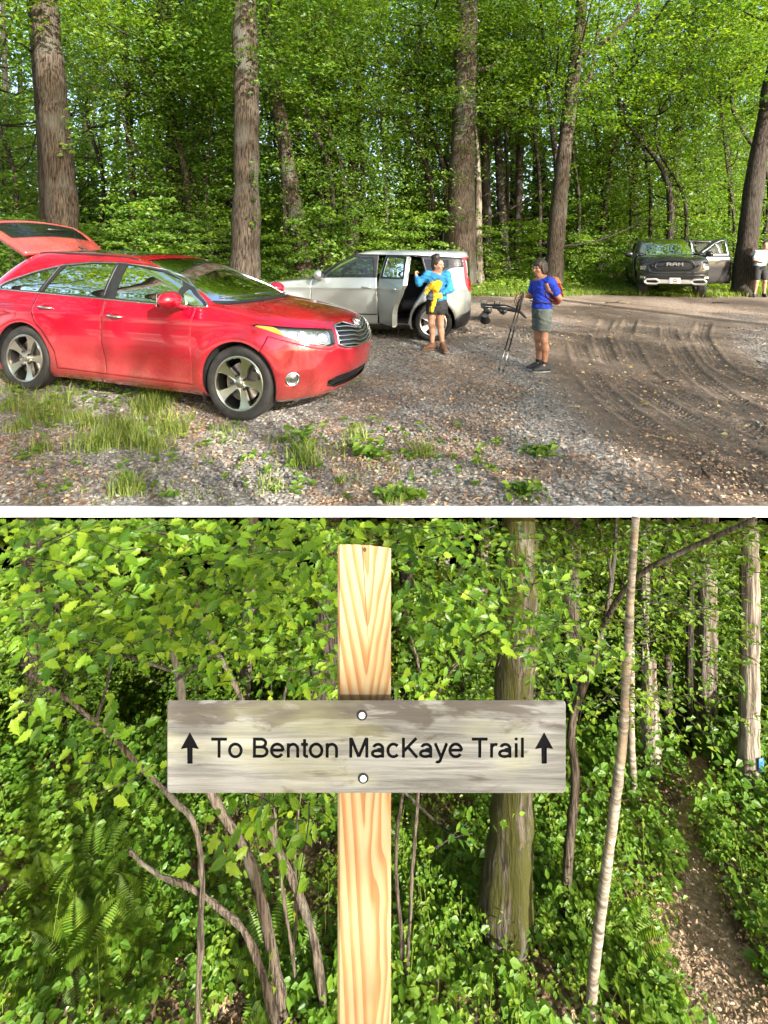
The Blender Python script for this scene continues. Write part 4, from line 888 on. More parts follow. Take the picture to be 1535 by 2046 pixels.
def face_parts(par, c, f, s, lip=(.30, .10, .085)):
    r, f, u = frame(f)
    for q in (-1, 1):
        mb = MB(); e = c+r*q*.031*s+u*.003*s+f*.082*s
        E = SDF(.002); E.ell(e, (.013*s, .010*s, .0095*s), Matrix((r, f, u)).transposed()); E.build('eye', pm('eye_dark', (.03, .02, .015), .15), par, vox=.004)
        E = SDF(.002); E.cone(e+u*.021*s-r*q*.014*s+f*.006*s, e+u*.022*s+r*q*.018*s, .004*s, .003*s); E.build('eyebrow', M_HAIR, par, vox=.0035)
    E = SDF(.003); E.chain([c-r*.020*s-u*.066*s+f*.088*s, c-u*.064*s+f*.0955*s, c+r*.020*s-u*.066*s+f*.088*s], (.003*s, .006*s, .003*s)); E.build('lips', pm('lips', lip, .4), par, vox=.004)
def body(J, fat=1.0, f=(0, -1, 0)):
    S = SDF(.03); r, ff, u = frame(f)
    S.cone(J['neck'], J['head']-u*.05, .052, .048, .03)
    c, p = J['chest'], J['pelvis']
    for q in ('L', 'R'):
        S.cone(J['chest']+(J['sh'+q]-J['chest'])*.25+V3(0, 0, .05), J['sh'+q], .075*fat, .056*fat, .05)
        S.chain([J['sh'+q], J['el'+q], J['wr'+q]], (.050*fat, .038*fat, .025), .02)
        S.chain([J['hip'+q], J['kn'+q]], (.083*fat, .055*fat), .04)
        k, a = J['kn'+q], J['an'+q]; calf = k+(a-k)*.33-unit(J['toe'+q]-a)*V3(1, 1, 0)*.018
        S.chain([k, calf, a], (.052*fat, .054*fat, .033), .03)
        S.chain([a, a+(J['toe'+q]-a)*.75+V3(0, 0, .01)], (.033, .020), .02)
    Rm = Matrix((r, ff, V3(0, 0, 1))).transposed()
    S.ell(c, (.155*fat, .105*fat, .17), Rm, .06); S.ell((c+p)/2, (.125*fat, .095*fat, .16), Rm, .06); S.ell(p, (.155*fat, .115*fat, .13), Rm, .06)
    return S
def folds(amp, fr): return lambda G: amp*(np.sin(G[..., 0]*fr+3*np.sin(G[..., 2]*fr*.6))*np.sin(G[..., 2]*fr*1.3+2*np.sin(G[..., 1]*fr*.9)))
def shoe(par, an, toe, sole, up, mt, ms, lace=None, high=.07):
    d = unit((toe-an)*V3(1, 1, 0)); heel = an*V3(1, 1, 0)-d*.055+V3(0, 0, sole); tp = toe*V3(1, 1, 0)+V3(0, 0, sole)
    S = SDF(.035); S.cone(heel+V3(0, 0, .045), an+V3(0, 0, high-.03), .040, .043); S.cone(heel+V3(0, 0, .05), heel+d*.12+V3(0, 0, .055), .042, .046); S.cone(heel+d*.12+V3(0, 0, .05), tp-d*.02+V3(0, 0, .038), .046, .034)
    S.cut_plane(heel+V3(0, 0, .022), (0, 0, -1)); o = S.build('boot', mt, par, vox=.009)
    S = SDF(.02); S.cone(heel+V3(0, 0, .015), heel+d*.11+V3(0, 0, .015), .044, .046); S.cone(heel+d*.11+V3(0, 0, .015), tp-d*.015+V3(0, 0, .015), .047, .040)
    S.cut_plane(heel+V3(0, 0, .026), (0, 0, 1)); S.cut_plane(heel, (0, 0, -1)); S.build('sole', ms, o, vox=.009)
    if lace is not None:
        mb = MB(); r = np.cross(d, (0, 0, 1))
        for k in range(4):
            c = an*V3(1, 1, 0)+V3(0, 0, sole+.112-.012*k)+d*(.035+.018*k); mb.tube([c-r*.022, c+d*.006+V3(0, 0, .004), c+r*.022], .006, 6)
        mb.build('laces', lace, o)
# ---- woman in the blue fleece beside the silver car
def woman_fleece():
    Y = 8.45; g = float(gh(.85, Y))
    def q(x, y, dy=0.0): v = P(x, y, Y); return V3(v.x, Y+dy, v.z)
    J = dict(head=q(875, 529, 0), neck=q(873, 550, .02), chest=q(873, 563, .02), pelvis=q(873, 603, .02),
             shR=q(855, 549, .02), elR=q(837, 565, -.02), wrR=q(833, 554, .10), shL=q(893, 549, .02), elL=q(899, 577, -.06), wrL=q(877, 586, -.20),
             hipR=q(865, 612, .02), knR=q(862, 647, -.02), anR=q(864, 679, .03), hipL=q(881, 612, .0), knL=q(880, 648, -.05), anL=q(884, 681, -.08))
    J['anR'][2] = g+.085; J['anL'][2] = g+.085
    J['toeR'] = V3(J['anR'][0]-.16, J['anR'][1]-.07, g+.03); J['toeL'] = V3(J['anL'][0]+.03, J['anL'][1]-.17, g+.03)
    p = empty('person', (float(J['pelvis'][0]), Y, g), 0, 'woman in a bright blue fleece and black skirt holding a yellow cloth', 'person')
    T = Matrix.Translation((-float(J['pelvis'][0]), -Y, -g))
    fd = unit((.80, -.60, -.06)); S = body(J, .93, (.1, -1, 0)); head(S, J['head'], fd, .98)
    hand(S, J['wrR'], (-.15, .55, .8), (1, 0, 0), 1, 1.2); hand(S, J['wrL'], (-.95, -.1, -.08), (0, .6, .6), -1, .75)
    b = S.build('body', M_SKIN, p, .0075, M=T)
    tmp = []
    before = set(bpy.data.objects)
    face_parts(p, J['head'], fd, .98)
    r, f, u = frame(fd); h = J['head']; H = SDF(.02); Rm = Matrix((r, f, u)).transposed()
    H.ell(h+u*.030-f*.018, (.084, .100, .098), Rm); H.ell(h-u*.03-f*.055, (.070, .055, .07), Rm); H.ell(h+u*.125-f*.045, (.062, .062, .052), Rm); H.ell(h+u*.155-f*.02, (.04, .04, .03), Rm); H.ell(h+u*.12-f*.09, (.04, .04, .04), Rm)
    H.cut_plane(h+f*.062+u*.05, unit(f*1.0-u*.55)); H.build('hair', M_HAIR, p, .008, noise=lambda G: .006*np.sin(G[..., 0]*150+4*np.sin(G[..., 2]*90))*np.sin(G[..., 2]*170))
    mb = MB(); mb.tube([h+u*.088+f*.06+r*.03, h+u*.098+f*.055, h+u*.088+f*.06-r*.03], .007, 6); mb.build('hair_clip', M_STEEL, p)
    F = SDF(.035); c = J['chest']; pe = J['pelvis']
    F.cone(c+V3(-.05, 0, .07), J['shR'], .085, .066); F.cone(c+V3(.05, 0, .07), J['shL'], .085, .066); F.ell(c, (.165, .118, .18)); F.ell((c+pe)/2, (.162, .118, .15)); F.ell(pe+V3(0, 0, .06), (.168, .125, .10))
    F.chain([J['shR'], J['elR'], J['elR']+(J['wrR']-J['elR'])*.85], (.066, .055, .042)); F.chain([J['shL'], J['elL'], J['elL']+(J['wrL']-J['elL'])*.80], (.066, .056, .044))
    F.chain([J['neck']+V3(-.055, .03, -.01), J['neck']+V3(-.05, .04, .03)], (.03, .022)); F.chain([J['neck']+V3(.055, .03, -.01), J['neck']+V3(.05, .04, .03)], (.03, .022)); F.cone(J['neck']+V3(-.05, .045, .01), J['neck']+V3(.05, .045, .01), .026, .026)
    F.cut_plane(pe+V3(0, 0, -.005), (0, 0, -1))
    o = F.build('fleece', fabric('fleece_blue', (.022, .20, .42)), p, .009, noise=folds(.009, 38))
    mb = MB(); mb.tube([c+V3(.0, -.135, .07), c+V3(.0, -.125, -.10), pe+V3(0, -.135, .03)], .005, 6); mb.build('zip', pm('zip_blue', (.01, .08, .2), .5), o)
    S2 = SDF(.02); S2.ell(c+V3(.01, -.06, .085), (.045, .075, .085)); S2.cut_plane(J['neck']+V3(0, -.03, -.02), unit((0, -.3, .9))); S2.build('t_shirt', fabric('maroon_shirt', (.10, .010, .02)), p, .009)
    K = SDF(.03); K.ell(pe+V3(0, 0, .0), (.165, .122, .12)); K.cone(J['hipR']+V3(-.01, 0, .03), J['hipR']+V3(-.012, -.01, -.10), .105, .105); K.cone(J['hipL']+V3(.01, 0, .03), J['hipL']+V3(.012, -.01, -.10), .105, .105); K.cone(pe+V3(0, 0, -.05), pe+V3(0, 0, -.15), .11, .11)
    K.cut_plane(V3(0, 0, q(873, 627)[2]), (0, 0, -1)); K.cut_plane(pe+V3(0, 0, .05), (0, 0, 1)); K.build('skirt', fabric('black_cloth', (.012, .012, .013)), p, .009, noise=folds(.007, 34))
    for k in 'RL': shoe(p, J['an'+k], J['toe'+k], g, 0, pm('tan_boot', (.12, .055, .028), .7, var=.3, scale=30), pm('boot_sole', (.16, .11, .07), .8), pm('red_lace', (.20, .02, .03), .7))
    for o in set(bpy.data.objects)-before:
        if o.parent == p and o.type == 'MESH': o.data.transform(T)
        elif o.parent is not None and o.parent.parent == p and o.type == 'MESH': o.data.transform(T)
    cl = empty('yellow_cloth', (0, 0, 0), 0, 'crumpled yellow rain jacket held against the waist of the blue fleece', 'jacket')
    G = SDF(.025); a = q(868, 568, -.24)
    G.ell(a, (.075, .05, .055)); G.cone(q(862, 566, -.25), q(849, 583, -.22), .045, .024); G.cone(q(849, 583, -.22), q(853, 588, -.22), .022, .016); G.cone(q(875, 565, -.24), q(868, 577, -.27), .045, .05); G.cone(q(866, 588, -.25), q(877, 591, -.22), .035, .036)
    G.cone(q(867, 588, -.25), q(861, 616, -.20), .040, .032); G.cone(q(864, 600, -.23), q(859, 619, -.2), .03, .022); G.ell(q(871, 561, -.25), (.035, .03, .025))
    G.build('folded_cloth', pm('yellow_nylon', (.72, .44, .008), .5, var=.12, scale=18, bump=.5, bscale=40, bdist=.01), cl, .008, noise=lambda G: folds(.010, 60)(G)+folds(.007, 120)(G[..., [2, 0, 1]]))
    c2 = empty('cap', (0, 0, 0), 0, 'dark grey cap dangling below the hand that holds the yellow jacket', 'cap')
    G = SDF(.015); G.ell(q(857, 588, -.29), (.052, .035, .045)); G.cone(q(852, 594, -.30), q(862, 596, -.30), .016, .016); G.build('cap_crown', pm('cap_grey', (.035, .037, .05), .7), c2, .007, noise=folds(.004, 60))
    mb = MB(); mb.tube([q(858, 594, -.29), q(858, 606, -.26), q(859, 628, -.22)], .004, 5); mb.build('cap_cord', M_BLACK, c2)
    return p
woman_fleece()
# ---- hiker with backpack and poles
def hiker():
    Y = 7.4; g = float(gh(2.2, Y))
    def q(x, y, dy=0.0): v = P(x, y, Y); return V3(v.x, Y+dy, v.z)
    J = dict(head=q(1079, 535, 0), neck=q(1084, 557, 0), chest=q(1085, 573, .0), pelvis=q(1083, 618, .0),
             shL=q(1094, 564, -.15), elL=q(1110, 594, -.18), wrL=q(1090, 577, -.17), shR=q(1077, 564, .15), elR=q(1068, 594, .20), wrR=q(1047, 591, .06),
             hipL=q(1084, 626, -.09), knL=q(1083, 677, -.10), anL=q(1085, 722, -.07), hipR=q(1081, 626, .09), knR=q(1078, 677, .07), anR=q(1080, 721, .09))
    J['anL'][2] = g+.09; J['anR'][2] = g+.09; J['toeL'] = V3(J['anL'][0]-.165, J['anL'][1]-.05, g+.03); J['toeR'] = V3(J['anR'][0]-.165, J['anR'][1]-.02, g+.03)
    x0 = float(J['pelvis'][0]); p = empty('person', (x0, Y, g), 0, 'dark-haired woman in a royal blue T-shirt leaning on hiking poles', 'person'); T = Matrix.Translation((-x0, -Y, -g))
    before = set(bpy.data.objects)
    fd = unit((-.90, -.42, -.08)); S = body(J, .95, (-1, -.12, 0)); head(S, J['head'], fd, 1.0)
    hand(S, J['wrL'], (-.5, -.1, .8), (.9, .35, .45), 1, 1.1); hand(S, J['wrR'], (-1, -.15, -.1), (.0, 0, -1), 1, .95)
    S.build('body', M_SKIN2, p, .0075); face_parts(p, J['head'], fd, 1.0)
    r, f, u = frame(fd); h = J['head']; H = SDF(.02); Rm = Matrix((r, f, u)).transposed()
    H.ell(h+u*.034-f*.012, (.090, .106, .100), Rm); H.ell(h-u*.04-f*.05, (.088, .062, .085), Rm); H.ell(h+u*.06+f*.055, (.068, .035, .045), Rm)
    for qq in (-1, 1): H.ell(h+r*qq*.074-u*.025-f*.01, (.022, .045, .075), Rm)
    H.cut_plane(h+f*.060-u*.02, unit(f-u*.75)); H.build('hair', M_HAIR2, p, .008, noise=lambda G: .004*np.sin(G[..., 0]*120+3*np.sin(G[..., 1]*70)))
    c, pe = J['chest'], J['pelvis']; F = SDF(.035)
    for k in 'LR':
        F.cone(c+(J['sh'+k]-c)*.3+V3(0, 0, .05), J['sh'+k], .088, .070); F.cone(J['sh'+k], J['sh'+k]+(J['el'+k]-J['sh'+k])*.62, .070, .062)
    F.ell(c, (.125, .165, .18)); F.ell((c+pe)/2, (.128, .150, .17)); F.ell(pe+V3(0, 0, .04), (.138, .165, .12)); F.ell(c+V3(-.06, 0, -.02), (.07, .13, .08))
    F.cut_plane(V3(0, 0, q(0, 627)[2]), (0, 0, -1)); F.cut_plane(J['neck']+V3(-.02, 0, .012), unit((-.45, 0, .9)))
    F.build('t_shirt', fabric('royal_blue', (.008, .035, .38)), p, .009, noise=folds(.008, 38))
    K = SDF(.03); K.ell(pe, (.135, .160, .13))
    for k in 'LR':
        K.cone(J['hip'+k]+V3(0, 0, .03), J['hip'+k]+(J['kn'+k]-J['hip'+k])*.80, .105, .092)
    K.cut_plane(V3(0, 0, q(0, 660)[2]), (0, 0, -1)); K.cut_plane(V3(0, 0, q(0, 615)[2]), (0, 0, 1)); K.build('shorts', fabric('grey_green', (.105, .125, .115)), p, .009, noise=folds(.008, 36))
    for k in 'LR': shoe(p, J['an'+k], J['toe'+k], g, 0, pm('black_boot', (.022, .024, .026), .7, var=.4, scale=40), pm('grey_sole', (.20, .21, .21), .8), pm('dark_lace', (.05, .05, .05), .7), .085)
    for o in set(bpy.data.objects)-before:
        if o.type == 'MESH': o.data.transform(T)
    bx = float(q(1108, 575)[0]); bp = empty('backpack', (bx, Y, float(q(0, 605)[2])), 0, 'orange and dark red backpack worn by the woman with poles', 'backpack'); Tb = Matrix.Translation((-bx, -Y, -float(q(0, 605)[2]))); b2 = set(bpy.data.objects)
    B = SDF(.04); B.box(q(1106, 583), (.075, .125, .155), .05); B.ell(q(1111, 592), (.085, .115, .12)); B.build('pack_body', fabric('pack_red', (.17, .012, .015)), bp, .01, noise=folds(.006, 26))
    B = SDF(.03); B.box(q(1106, 561), (.065, .115, .055), .045); B.ell(q(1110, 566), (.07, .11, .06)); B.build('pack_lid', fabric('pack_orange', (.48, .14, .02)), bp, .01, noise=folds(.005, 26))
    mb = MB(); mb.tube([q(1113, 560, -.05), q(1119, 575, -.06), q(1123, 592, -.05)], [.02, .024, .018], 8, sq=.5); mb.build('pack_band', fabric('pack_orange', (.48, .14, .02)), bp)
    for s in (-1, 1):
        mb = MB(); mb.tube([q(1104, 556, s*.11), q(1094, 551, s*.12), q(1084, 560, s*.125), q(1080, 575, s*.13), q(1086, 592, s*.155), q(1100, 600, s*.14)], .019, 8, sq=.4); mb.build('shoulder_strap', fabric('strap_brown', (.13, .035, .02)), bp)
    mb = MB(); mb.tube([q(1103, 604, -.14), q(1085, 603, -.175), q(1066, 602, -.10), q(1064, 602, .10), q(1085, 603, .175), q(1103, 604, .14)], .018, 8, sq=.4); mb.build('hip_belt', fabric('strap_dark', (.05, .02, .02)), bp)
    for o in set(bpy.data.objects)-b2:
        if o.type == 'MESH': o.data.transform(Tb)
    for k, (xa, ya, d) in enumerate(((996, 735, -.02), (1001, 739, -.12))):
        top = q(1043+2*k, 589, .05-.07*k); bot = q(xa, ya, d); bot[2] = float(gh(bot[0], bot[1])); dv = top-bot; e = empty('trekking_pole', tuple(bot), 0, ('black trekking pole held by the hiker, its tip further left', 'black trekking pole held by the hiker, its tip nearer the camera')[k], 'trekking pole', 'hiking poles in one hand')
        at = lambda t: dv*t
        mb = MB(); mb.tube([at(.80), at(.90), at(1.0), at(1.03)], [.017, .015, .017, .010], 10); mb.build('grip', M_RUBBER, e)
        mb = MB(); mb.tube([at(.30), at(.80)], .0095, 8); mb.build('upper_shaft', pm('pole_black', (.015, .015, .017), .35, .3), e)
        mb = MB(); mb.tube([at(.03), at(.30)], .007, 8); mb.build('lower_shaft', pm('pole_alloy', (.5, .5, .5), .3, 1.0), e)
        for t in (.30, .55):
            mb = MB(); mb.tube([at(t-.02), at(t+.025)], .014, 8); mb.build('lock', M_BLACK, e)
        mb = MB(); mb.tube([at(0), at(.035)], [.006, .010], 8); mb.tube([at(.035), at(.043)], [.024, .022], 10); mb.build('tip', M_BLACK, e)
        mb = MB(); pts = [at(1.0)+V3(-.01, 0, 0), at(1.0)+V3(-.06, 0, -.03), at(.93)+V3(-.07, 0, 0), at(.86)+V3(-.03, 0, -.01), at(.90)]; mb.tube(spline(pts, 14), .008, 6, sq=.4); mb.build('wrist_strap', M_BLACK, e)
    return p
hiker()
# ---- man at the right edge, beside the pickup
def man():
    Y = 16.2; g = float(gh(11.4, Y)); x = float(P(1519, 0, Y).x)
    L = lambda a, b, c: V3(x+a, Y+b, g+c)
    J = dict(head=L(.12, -.08, 1.60), neck=L(.07, -.04, 1.45), chest=L(.04, -.02, 1.27), pelvis=L(0, 0, .94), shR=L(-.14, -.06, 1.37), elR=L(-.27, -.12, 1.13), wrR=L(-.20, -.33, 1.06), shL=L(.22, .02, 1.37), elL=L(.30, -.08, 1.10), wrL=L(.18, -.28, 1.05),
             hipR=L(-.09, 0, .90), knR=L(-.14, -.04, .48), anR=L(-.15, .03, .09), hipL=L(.09, 0, .90), knL=L(.13, -.03, .48), anL=L(.16, .05, .09))
    J['toeR'] = L(-.26, -.11, .03); J['toeL'] = L(.10, -.13, .03)
    p = empty('person', (x, Y, g), 0, 'man in a pale grey T-shirt and black shorts standing beside the pickup', 'person'); T = Matrix.Translation((-x, -Y, -g)); before = set(bpy.data.objects)
    fd = unit((-.5, -.8, -.15)); S = body(J, 1.02, (-.3, -1, 0)); head(S, J['head'], fd, 1.05); hand(S, J['wrR'], (.3, -.9, -.1), (0, 0, -1), 1, .7); hand(S, J['wrL'], (-.5, -.8, 0), (0, 0, -1), -1, .7); S.build('body', M_SKIN, p, .01)
    face_parts(p, J['head'], fd, 1.05); r, f, u = frame(fd); h = J['head']; H = SDF(.02); H.ell(h+u*.035-f*.015, (.085, .104, .095), Matrix((r, f, u)).transposed()); H.cut_plane(h+f*.06+u*.03, unit(f-u*.6)); H.build('hair', M_HAIR2, p, .01)
    c, pe = J['chest'], J['pelvis']; F = SDF(.035)
    for k in 'LR':
        F.cone(c+(J['sh'+k]-c)*.3+V3(0, 0, .04), J['sh'+k], .09, .075); F.cone(J['sh'+k], J['sh'+k]+(J['el'+k]-J['sh'+k])*.7, .075, .068)
        s = shoe(p, J['an'+k], J['toe'+k], g, 0, pm('black_boot', (.022, .024, .026), .7, var=.4, scale=40), M_BLACK, None, .09)
    F.ell(c, (.185, .13, .2)); F.ell((c+pe)/2, (.175, .13, .18)); F.ell(pe+V3(0, 0, .05), (.18, .135, .12)); F.cut_plane(pe+V3(0, 0, -.03), (0, 0, -1)); F.cut_plane(J['neck']+V3(0, 0, .0), (0, -.3, .9)); F.build('t_shirt', fabric('pale_shirt', (.42, .50, .54)), p, .011, noise=folds(.006, 26))
    K = SDF(.03); K.ell(pe, (.175, .13, .13))
    for k in 'LR': K.cone(J['hip'+k], J['hip'+k]+(J['kn'+k]-J['hip'+k])*.85, .11, .10)
    K.cut_plane(L(0, 0, .53), (0, 0, -1)); K.cut_plane(pe+V3(0, 0, .03), (0, 0, 1)); K.build('shorts', fabric('black_cloth', (.012, .012, .013)), p, .011)
    for o in set(bpy.data.objects)-before:
        if o.type == 'MESH': o.data.transform(T)
man()
# ================================================================ foliage helpers
def leafmat(name, dark, mid, light, trans=.42, tcol=None, rough=.45, spec=.4):
    t = NT(name); a = t.attr('tint'); oi = t.n('ObjectInfo'); k = t.math('ADD', a, t.math('MULTIPLY', t.math('SUBTRACT', oi.outputs['Random'], .5), .25))
    c = t.ramp(k, [(.05, dark), (.5, mid), (.95, light)])
    p = t.n('BsdfPrincipled'); t.set(p.inputs['Base Color'], c); p.inputs['Roughness'].default_value = rough; p.inputs['Specular IOR Level'].default_value = spec
    tr = t.n('BsdfTranslucent'); m2 = t.mix(1.0, c, tcol or (1.7, 1.55, .55), 'MULTIPLY'); m2.node.clamp_result = False; t.set(tr.inputs[0], m2)
    m = t.n('MixShader'); m.inputs[0].default_value = trans; t.t.links.new(p.outputs[0], m.inputs[1]); t.t.links.new(tr.outputs[0], m.inputs[2])
    return t.done(m.outputs[0])
M_LEAF = leafmat('forest_leaf', (.040, .095, .010), (.100, .195, .016), (.195, .28, .028), .52)
M_LEAF_LIT = leafmat('lit_leaf', (.045, .105, .010), (.105, .205, .016), (.21, .29, .028), .52)  # forest leaf again in brighter greens, sunlight put into the colour
M_GRASS = leafmat('grass_blade', (.05, .11, .015), (.12, .20, .03), (.26, .29, .07), .35)
M_FLOORLEAF = leafmat('ground_leaf', (.040, .105, .010), (.090, .19, .016), (.18, .28, .028), .48)
def barkmat(name, c1, c2, c3=None, sc=(9, 9, 1.6), bump=.9, moss=None, ridge=18):
    t = NT(name); v = t.coord('Object', sc); n1 = t.noise(v, 1.0, 8, .65); n2 = t.noise(t.coord('Object', (ridge, ridge, ridge*.085)), 1.0, 6, .6); n3 = t.noise(t.coord('Object', (1.3, 1.3, .8)), 1.0, 4)
    c = t.ramp(n2, [(.41, c1), (.57, c2)])
    if c3: c = t.mix(t.ramp(n3, [(.52, 0.0), (.66, .75)]), c, c3)
    if moss: c = t.mix(t.ramp(n1, moss[1]), c, moss[0])
    p = t.n('BsdfPrincipled'); t.set(p.inputs['Base Color'], c); p.inputs['Roughness'].default_value = .9; p.inputs['Specular IOR Level'].default_value = .2
    t.set(p.inputs['Normal'], t.bump(n2, bump, .05)); return t.done(p.outputs[0])
M_OAK = barkmat('grey_brown_bark', (.016, .012, .009), (.098, .076, .056), (.088, .090, .076), ridge=52)
M_DARKBARK = barkmat('dark_bark', (.012, .009, .007), (.060, .047, .036), (.07, .07, .058), ridge=52)
M_PALEBARK = barkmat('pale_bark', (.085, .066, .05), (.25, .21, .165), (.20, .20, .17), ridge=26)
def leaves_np(P0, D, N, L, W, fold=.18):
    """rhombic folded leaves: base points, directions, normals, lengths, widths"""
    D = D/np.linalg.norm(D, axis=1)[:, None]; S = np.cross(D, N); S /= np.linalg.norm(S, axis=1)[:, None]+1e-9; U = np.cross(S, D); n = len(P0); L = L[:, None]; W = W[:, None]
    V = np.stack([P0, P0+D*L*.45+S*W*.5+U*W*fold, P0+D*L-U*L*.10, P0+D*L*.45-S*W*.5+U*W*fold], 1).reshape(-1, 3); b = (np.arange(n)*4)[:, None]
    F = np.concatenate([b+np.array([0, 1, 2]), b+np.array([0, 2, 3])]); return V, F
def rand_dirs(rs, n, flat=.35):
    a = rs.rand(n)*2*np.pi; D = np.stack([np.cos(a), np.sin(a), rs.randn(n)*flat-.18], -1); return D
def up_normals(rs, n, jit=.45, lean=(.25, -.55)): return np.stack([rs.randn(n)*jit+lean[0], rs.randn(n)*jit+lean[1], np.ones(n)], -1)      # leaves lean to the open, sunny side
def crown_mesh(name, seed, n, R, zlo, zhi, layers, L=.11, mat=None, prof=None, sprays=9, asp=.6, flat=.10, hang=.3):
    """leaves set in flattened sprays round an upright axis"""
    rs = np.random.RandomState(seed); ns = layers*sprays; per = n//ns; C = []; T = []; Dm = []
    for l in range(layers):
        z = zlo+(zhi-zlo)*(l+.5*rs.rand())/layers; t = (z-zlo)/(zhi-zlo); rr = R*(prof(t) if prof else (.55+.9*t-1.35*t*t+.15))
        for s in range(sprays):
            a = 2*np.pi*(s+rs.rand())/sprays; d = rr*rs.rand()**.6; sp = rr*(.22+.25*rs.rand())
            k = per; u = rs.randn(k, 3)*np.array([sp*.62, sp*.40, sp*flat*1.1]); ca, sa = np.cos(a), np.sin(a)
            q = np.stack([u[:, 0]*ca-u[:, 1]*sa+d*ca, u[:, 0]*sa+u[:, 1]*ca+d*sa, u[:, 2]+z-hang*.22*(u[:, 0])-.10*np.hypot(u[:, 0], u[:, 1])+rs.randn()*.1], -1); C.append(q); T.append(np.clip(.5+.16*rs.randn()+.15*rs.randn(k), 0, 1))
    C = np.concatenate(C); T = np.concatenate(T); m = len(C); LL = L*(.6+.7*rs.rand(m)); V, F = leaves_np(C, rand_dirs(rs, m), up_normals(rs, m), LL, LL*asp*(.8+.4*rs.rand(m)))
    return mesh_np(name, V, F, mat or M_LEAF, False, tint={'tint': np.repeat(T, 4)})
def trunk(mb, pts, rad, n=10, seed=0, flare=.0, seg=26):
    rs = np.random.RandomState(seed); p = spline(pts, seg); r = np.interp(np.linspace(0, 1, seg), np.linspace(0, 1, len(rad)), rad)
    p[1:, :2] += np.cumsum(rs.randn(seg-1, 2)*r.mean()*.05, 0)*np.linspace(0, 1, seg-1)[:, None]
    z = np.linalg.norm(p-p[0], axis=1); r = r*(1+flare*np.exp(-z/(r[0]*2.2+.02)))*(1+.05*rs.randn(seg)); mb.tube(p, r, n); return p
def branches(mb, p, r0, k, rs, tmin=.35, ln=1.6, up=.6):
    for _ in range(k):
        i = rs.randint(int(len(p)*tmin), len(p)-2); a = rs.rand()*2*np.pi; l = ln*(.5+.8*rs.rand()); d = np.array([np.cos(a), np.sin(a), up*(.4+rs.rand())]); d /= np.linalg.norm(d)
        q = p[i]+d*l*.5+np.array([0, 0, -.05*l]); e = p[i]+d*l+np.array([rs.randn()*.2, rs.randn()*.2, .18*l]); mb.tube(spline([p[i], q, e], 7), np.linspace(r0*.35, r0*.08, 7), 5)
# ================================================================ the parking lot ground
def lot_edge(x): return 11.2+5.6*SS(-1.5, 3.2, x)+1.8*(fbm(np.asarray(x)*.6+5, 3.0)-.5)
TRK = [np.array([(P(x, y, 1).x/((HY-y)/F_PX)*-1.6, 1.6*F_PX/(y-HY)) for x, y in tr]) for tr in (
    [(1215, 655), (1200, 690), (1235, 745), (1330, 810), (1520, 915)], [(1262, 655), (1250, 690), (1290, 742), (1385, 800), (1540, 872)],
    [(1335, 668), (1345, 700), (1420, 770), (1560, 850)], [(1150, 700), (1185, 760), (1290, 850), (1500, 968)], [(1410, 660), (1400, 690), (1435, 730), (1540, 780)])]
def track_field(X, Y):
    dz = np.zeros_like(X); dm = np.full(X.shape, 9.0)
    for tr in TRK:
        c = spline(np.c_[tr, np.zeros(len(tr))], 60)[:, :2]; s = np.concatenate([[0], np.cumsum(np.linalg.norm(np.diff(c, axis=0), axis=1))])
        lo, hi = c.min(0)-.6, c.max(0)+.6; m = (X > lo[0]) & (X < hi[0]) & (Y > lo[1]) & (Y < hi[1]); x, y = X[m], Y[m]; bd = np.full(x.shape, 9.0); bs = np.zeros(x.shape); bl = np.zeros(x.shape)
        for i in range(len(c)-1):
            e = c[i+1]-c[i]; ln = np.linalg.norm(e); e = e/ln; u = np.clip((x-c[i, 0])*e[0]+(y-c[i, 1])*e[1], 0, ln); px = x-c[i, 0]-u*e[0]; py = y-c[i, 1]-u*e[1]; d = np.hypot(px, py); lat = e[0]*py-e[1]*px
            k = d < bd; bd = np.where(k, d, bd); bs = np.where(k, s[i]+u, bs); bl = np.where(k, lat, bl)
        w = SS(.135, .10, bd); lug = (np.sin((bs+np.abs(bl)*.55)*2*np.pi/.075) > -.1).astype(float)*(np.abs(bl) > .022)*(np.abs(np.abs(bl)-.062) > .011)
        f = -.030*w+.020*w*lug+.020*np.exp(-((bd-.165)/.035)**2); dz[m] += .62*f*np.clip((bs)/.3, 0, 1)*SS(.18, .48, fbm(x*1.3, y*1.3, 3)); t = dm[m]; dm[m] = np.minimum(t, bd)
    return dz, dm
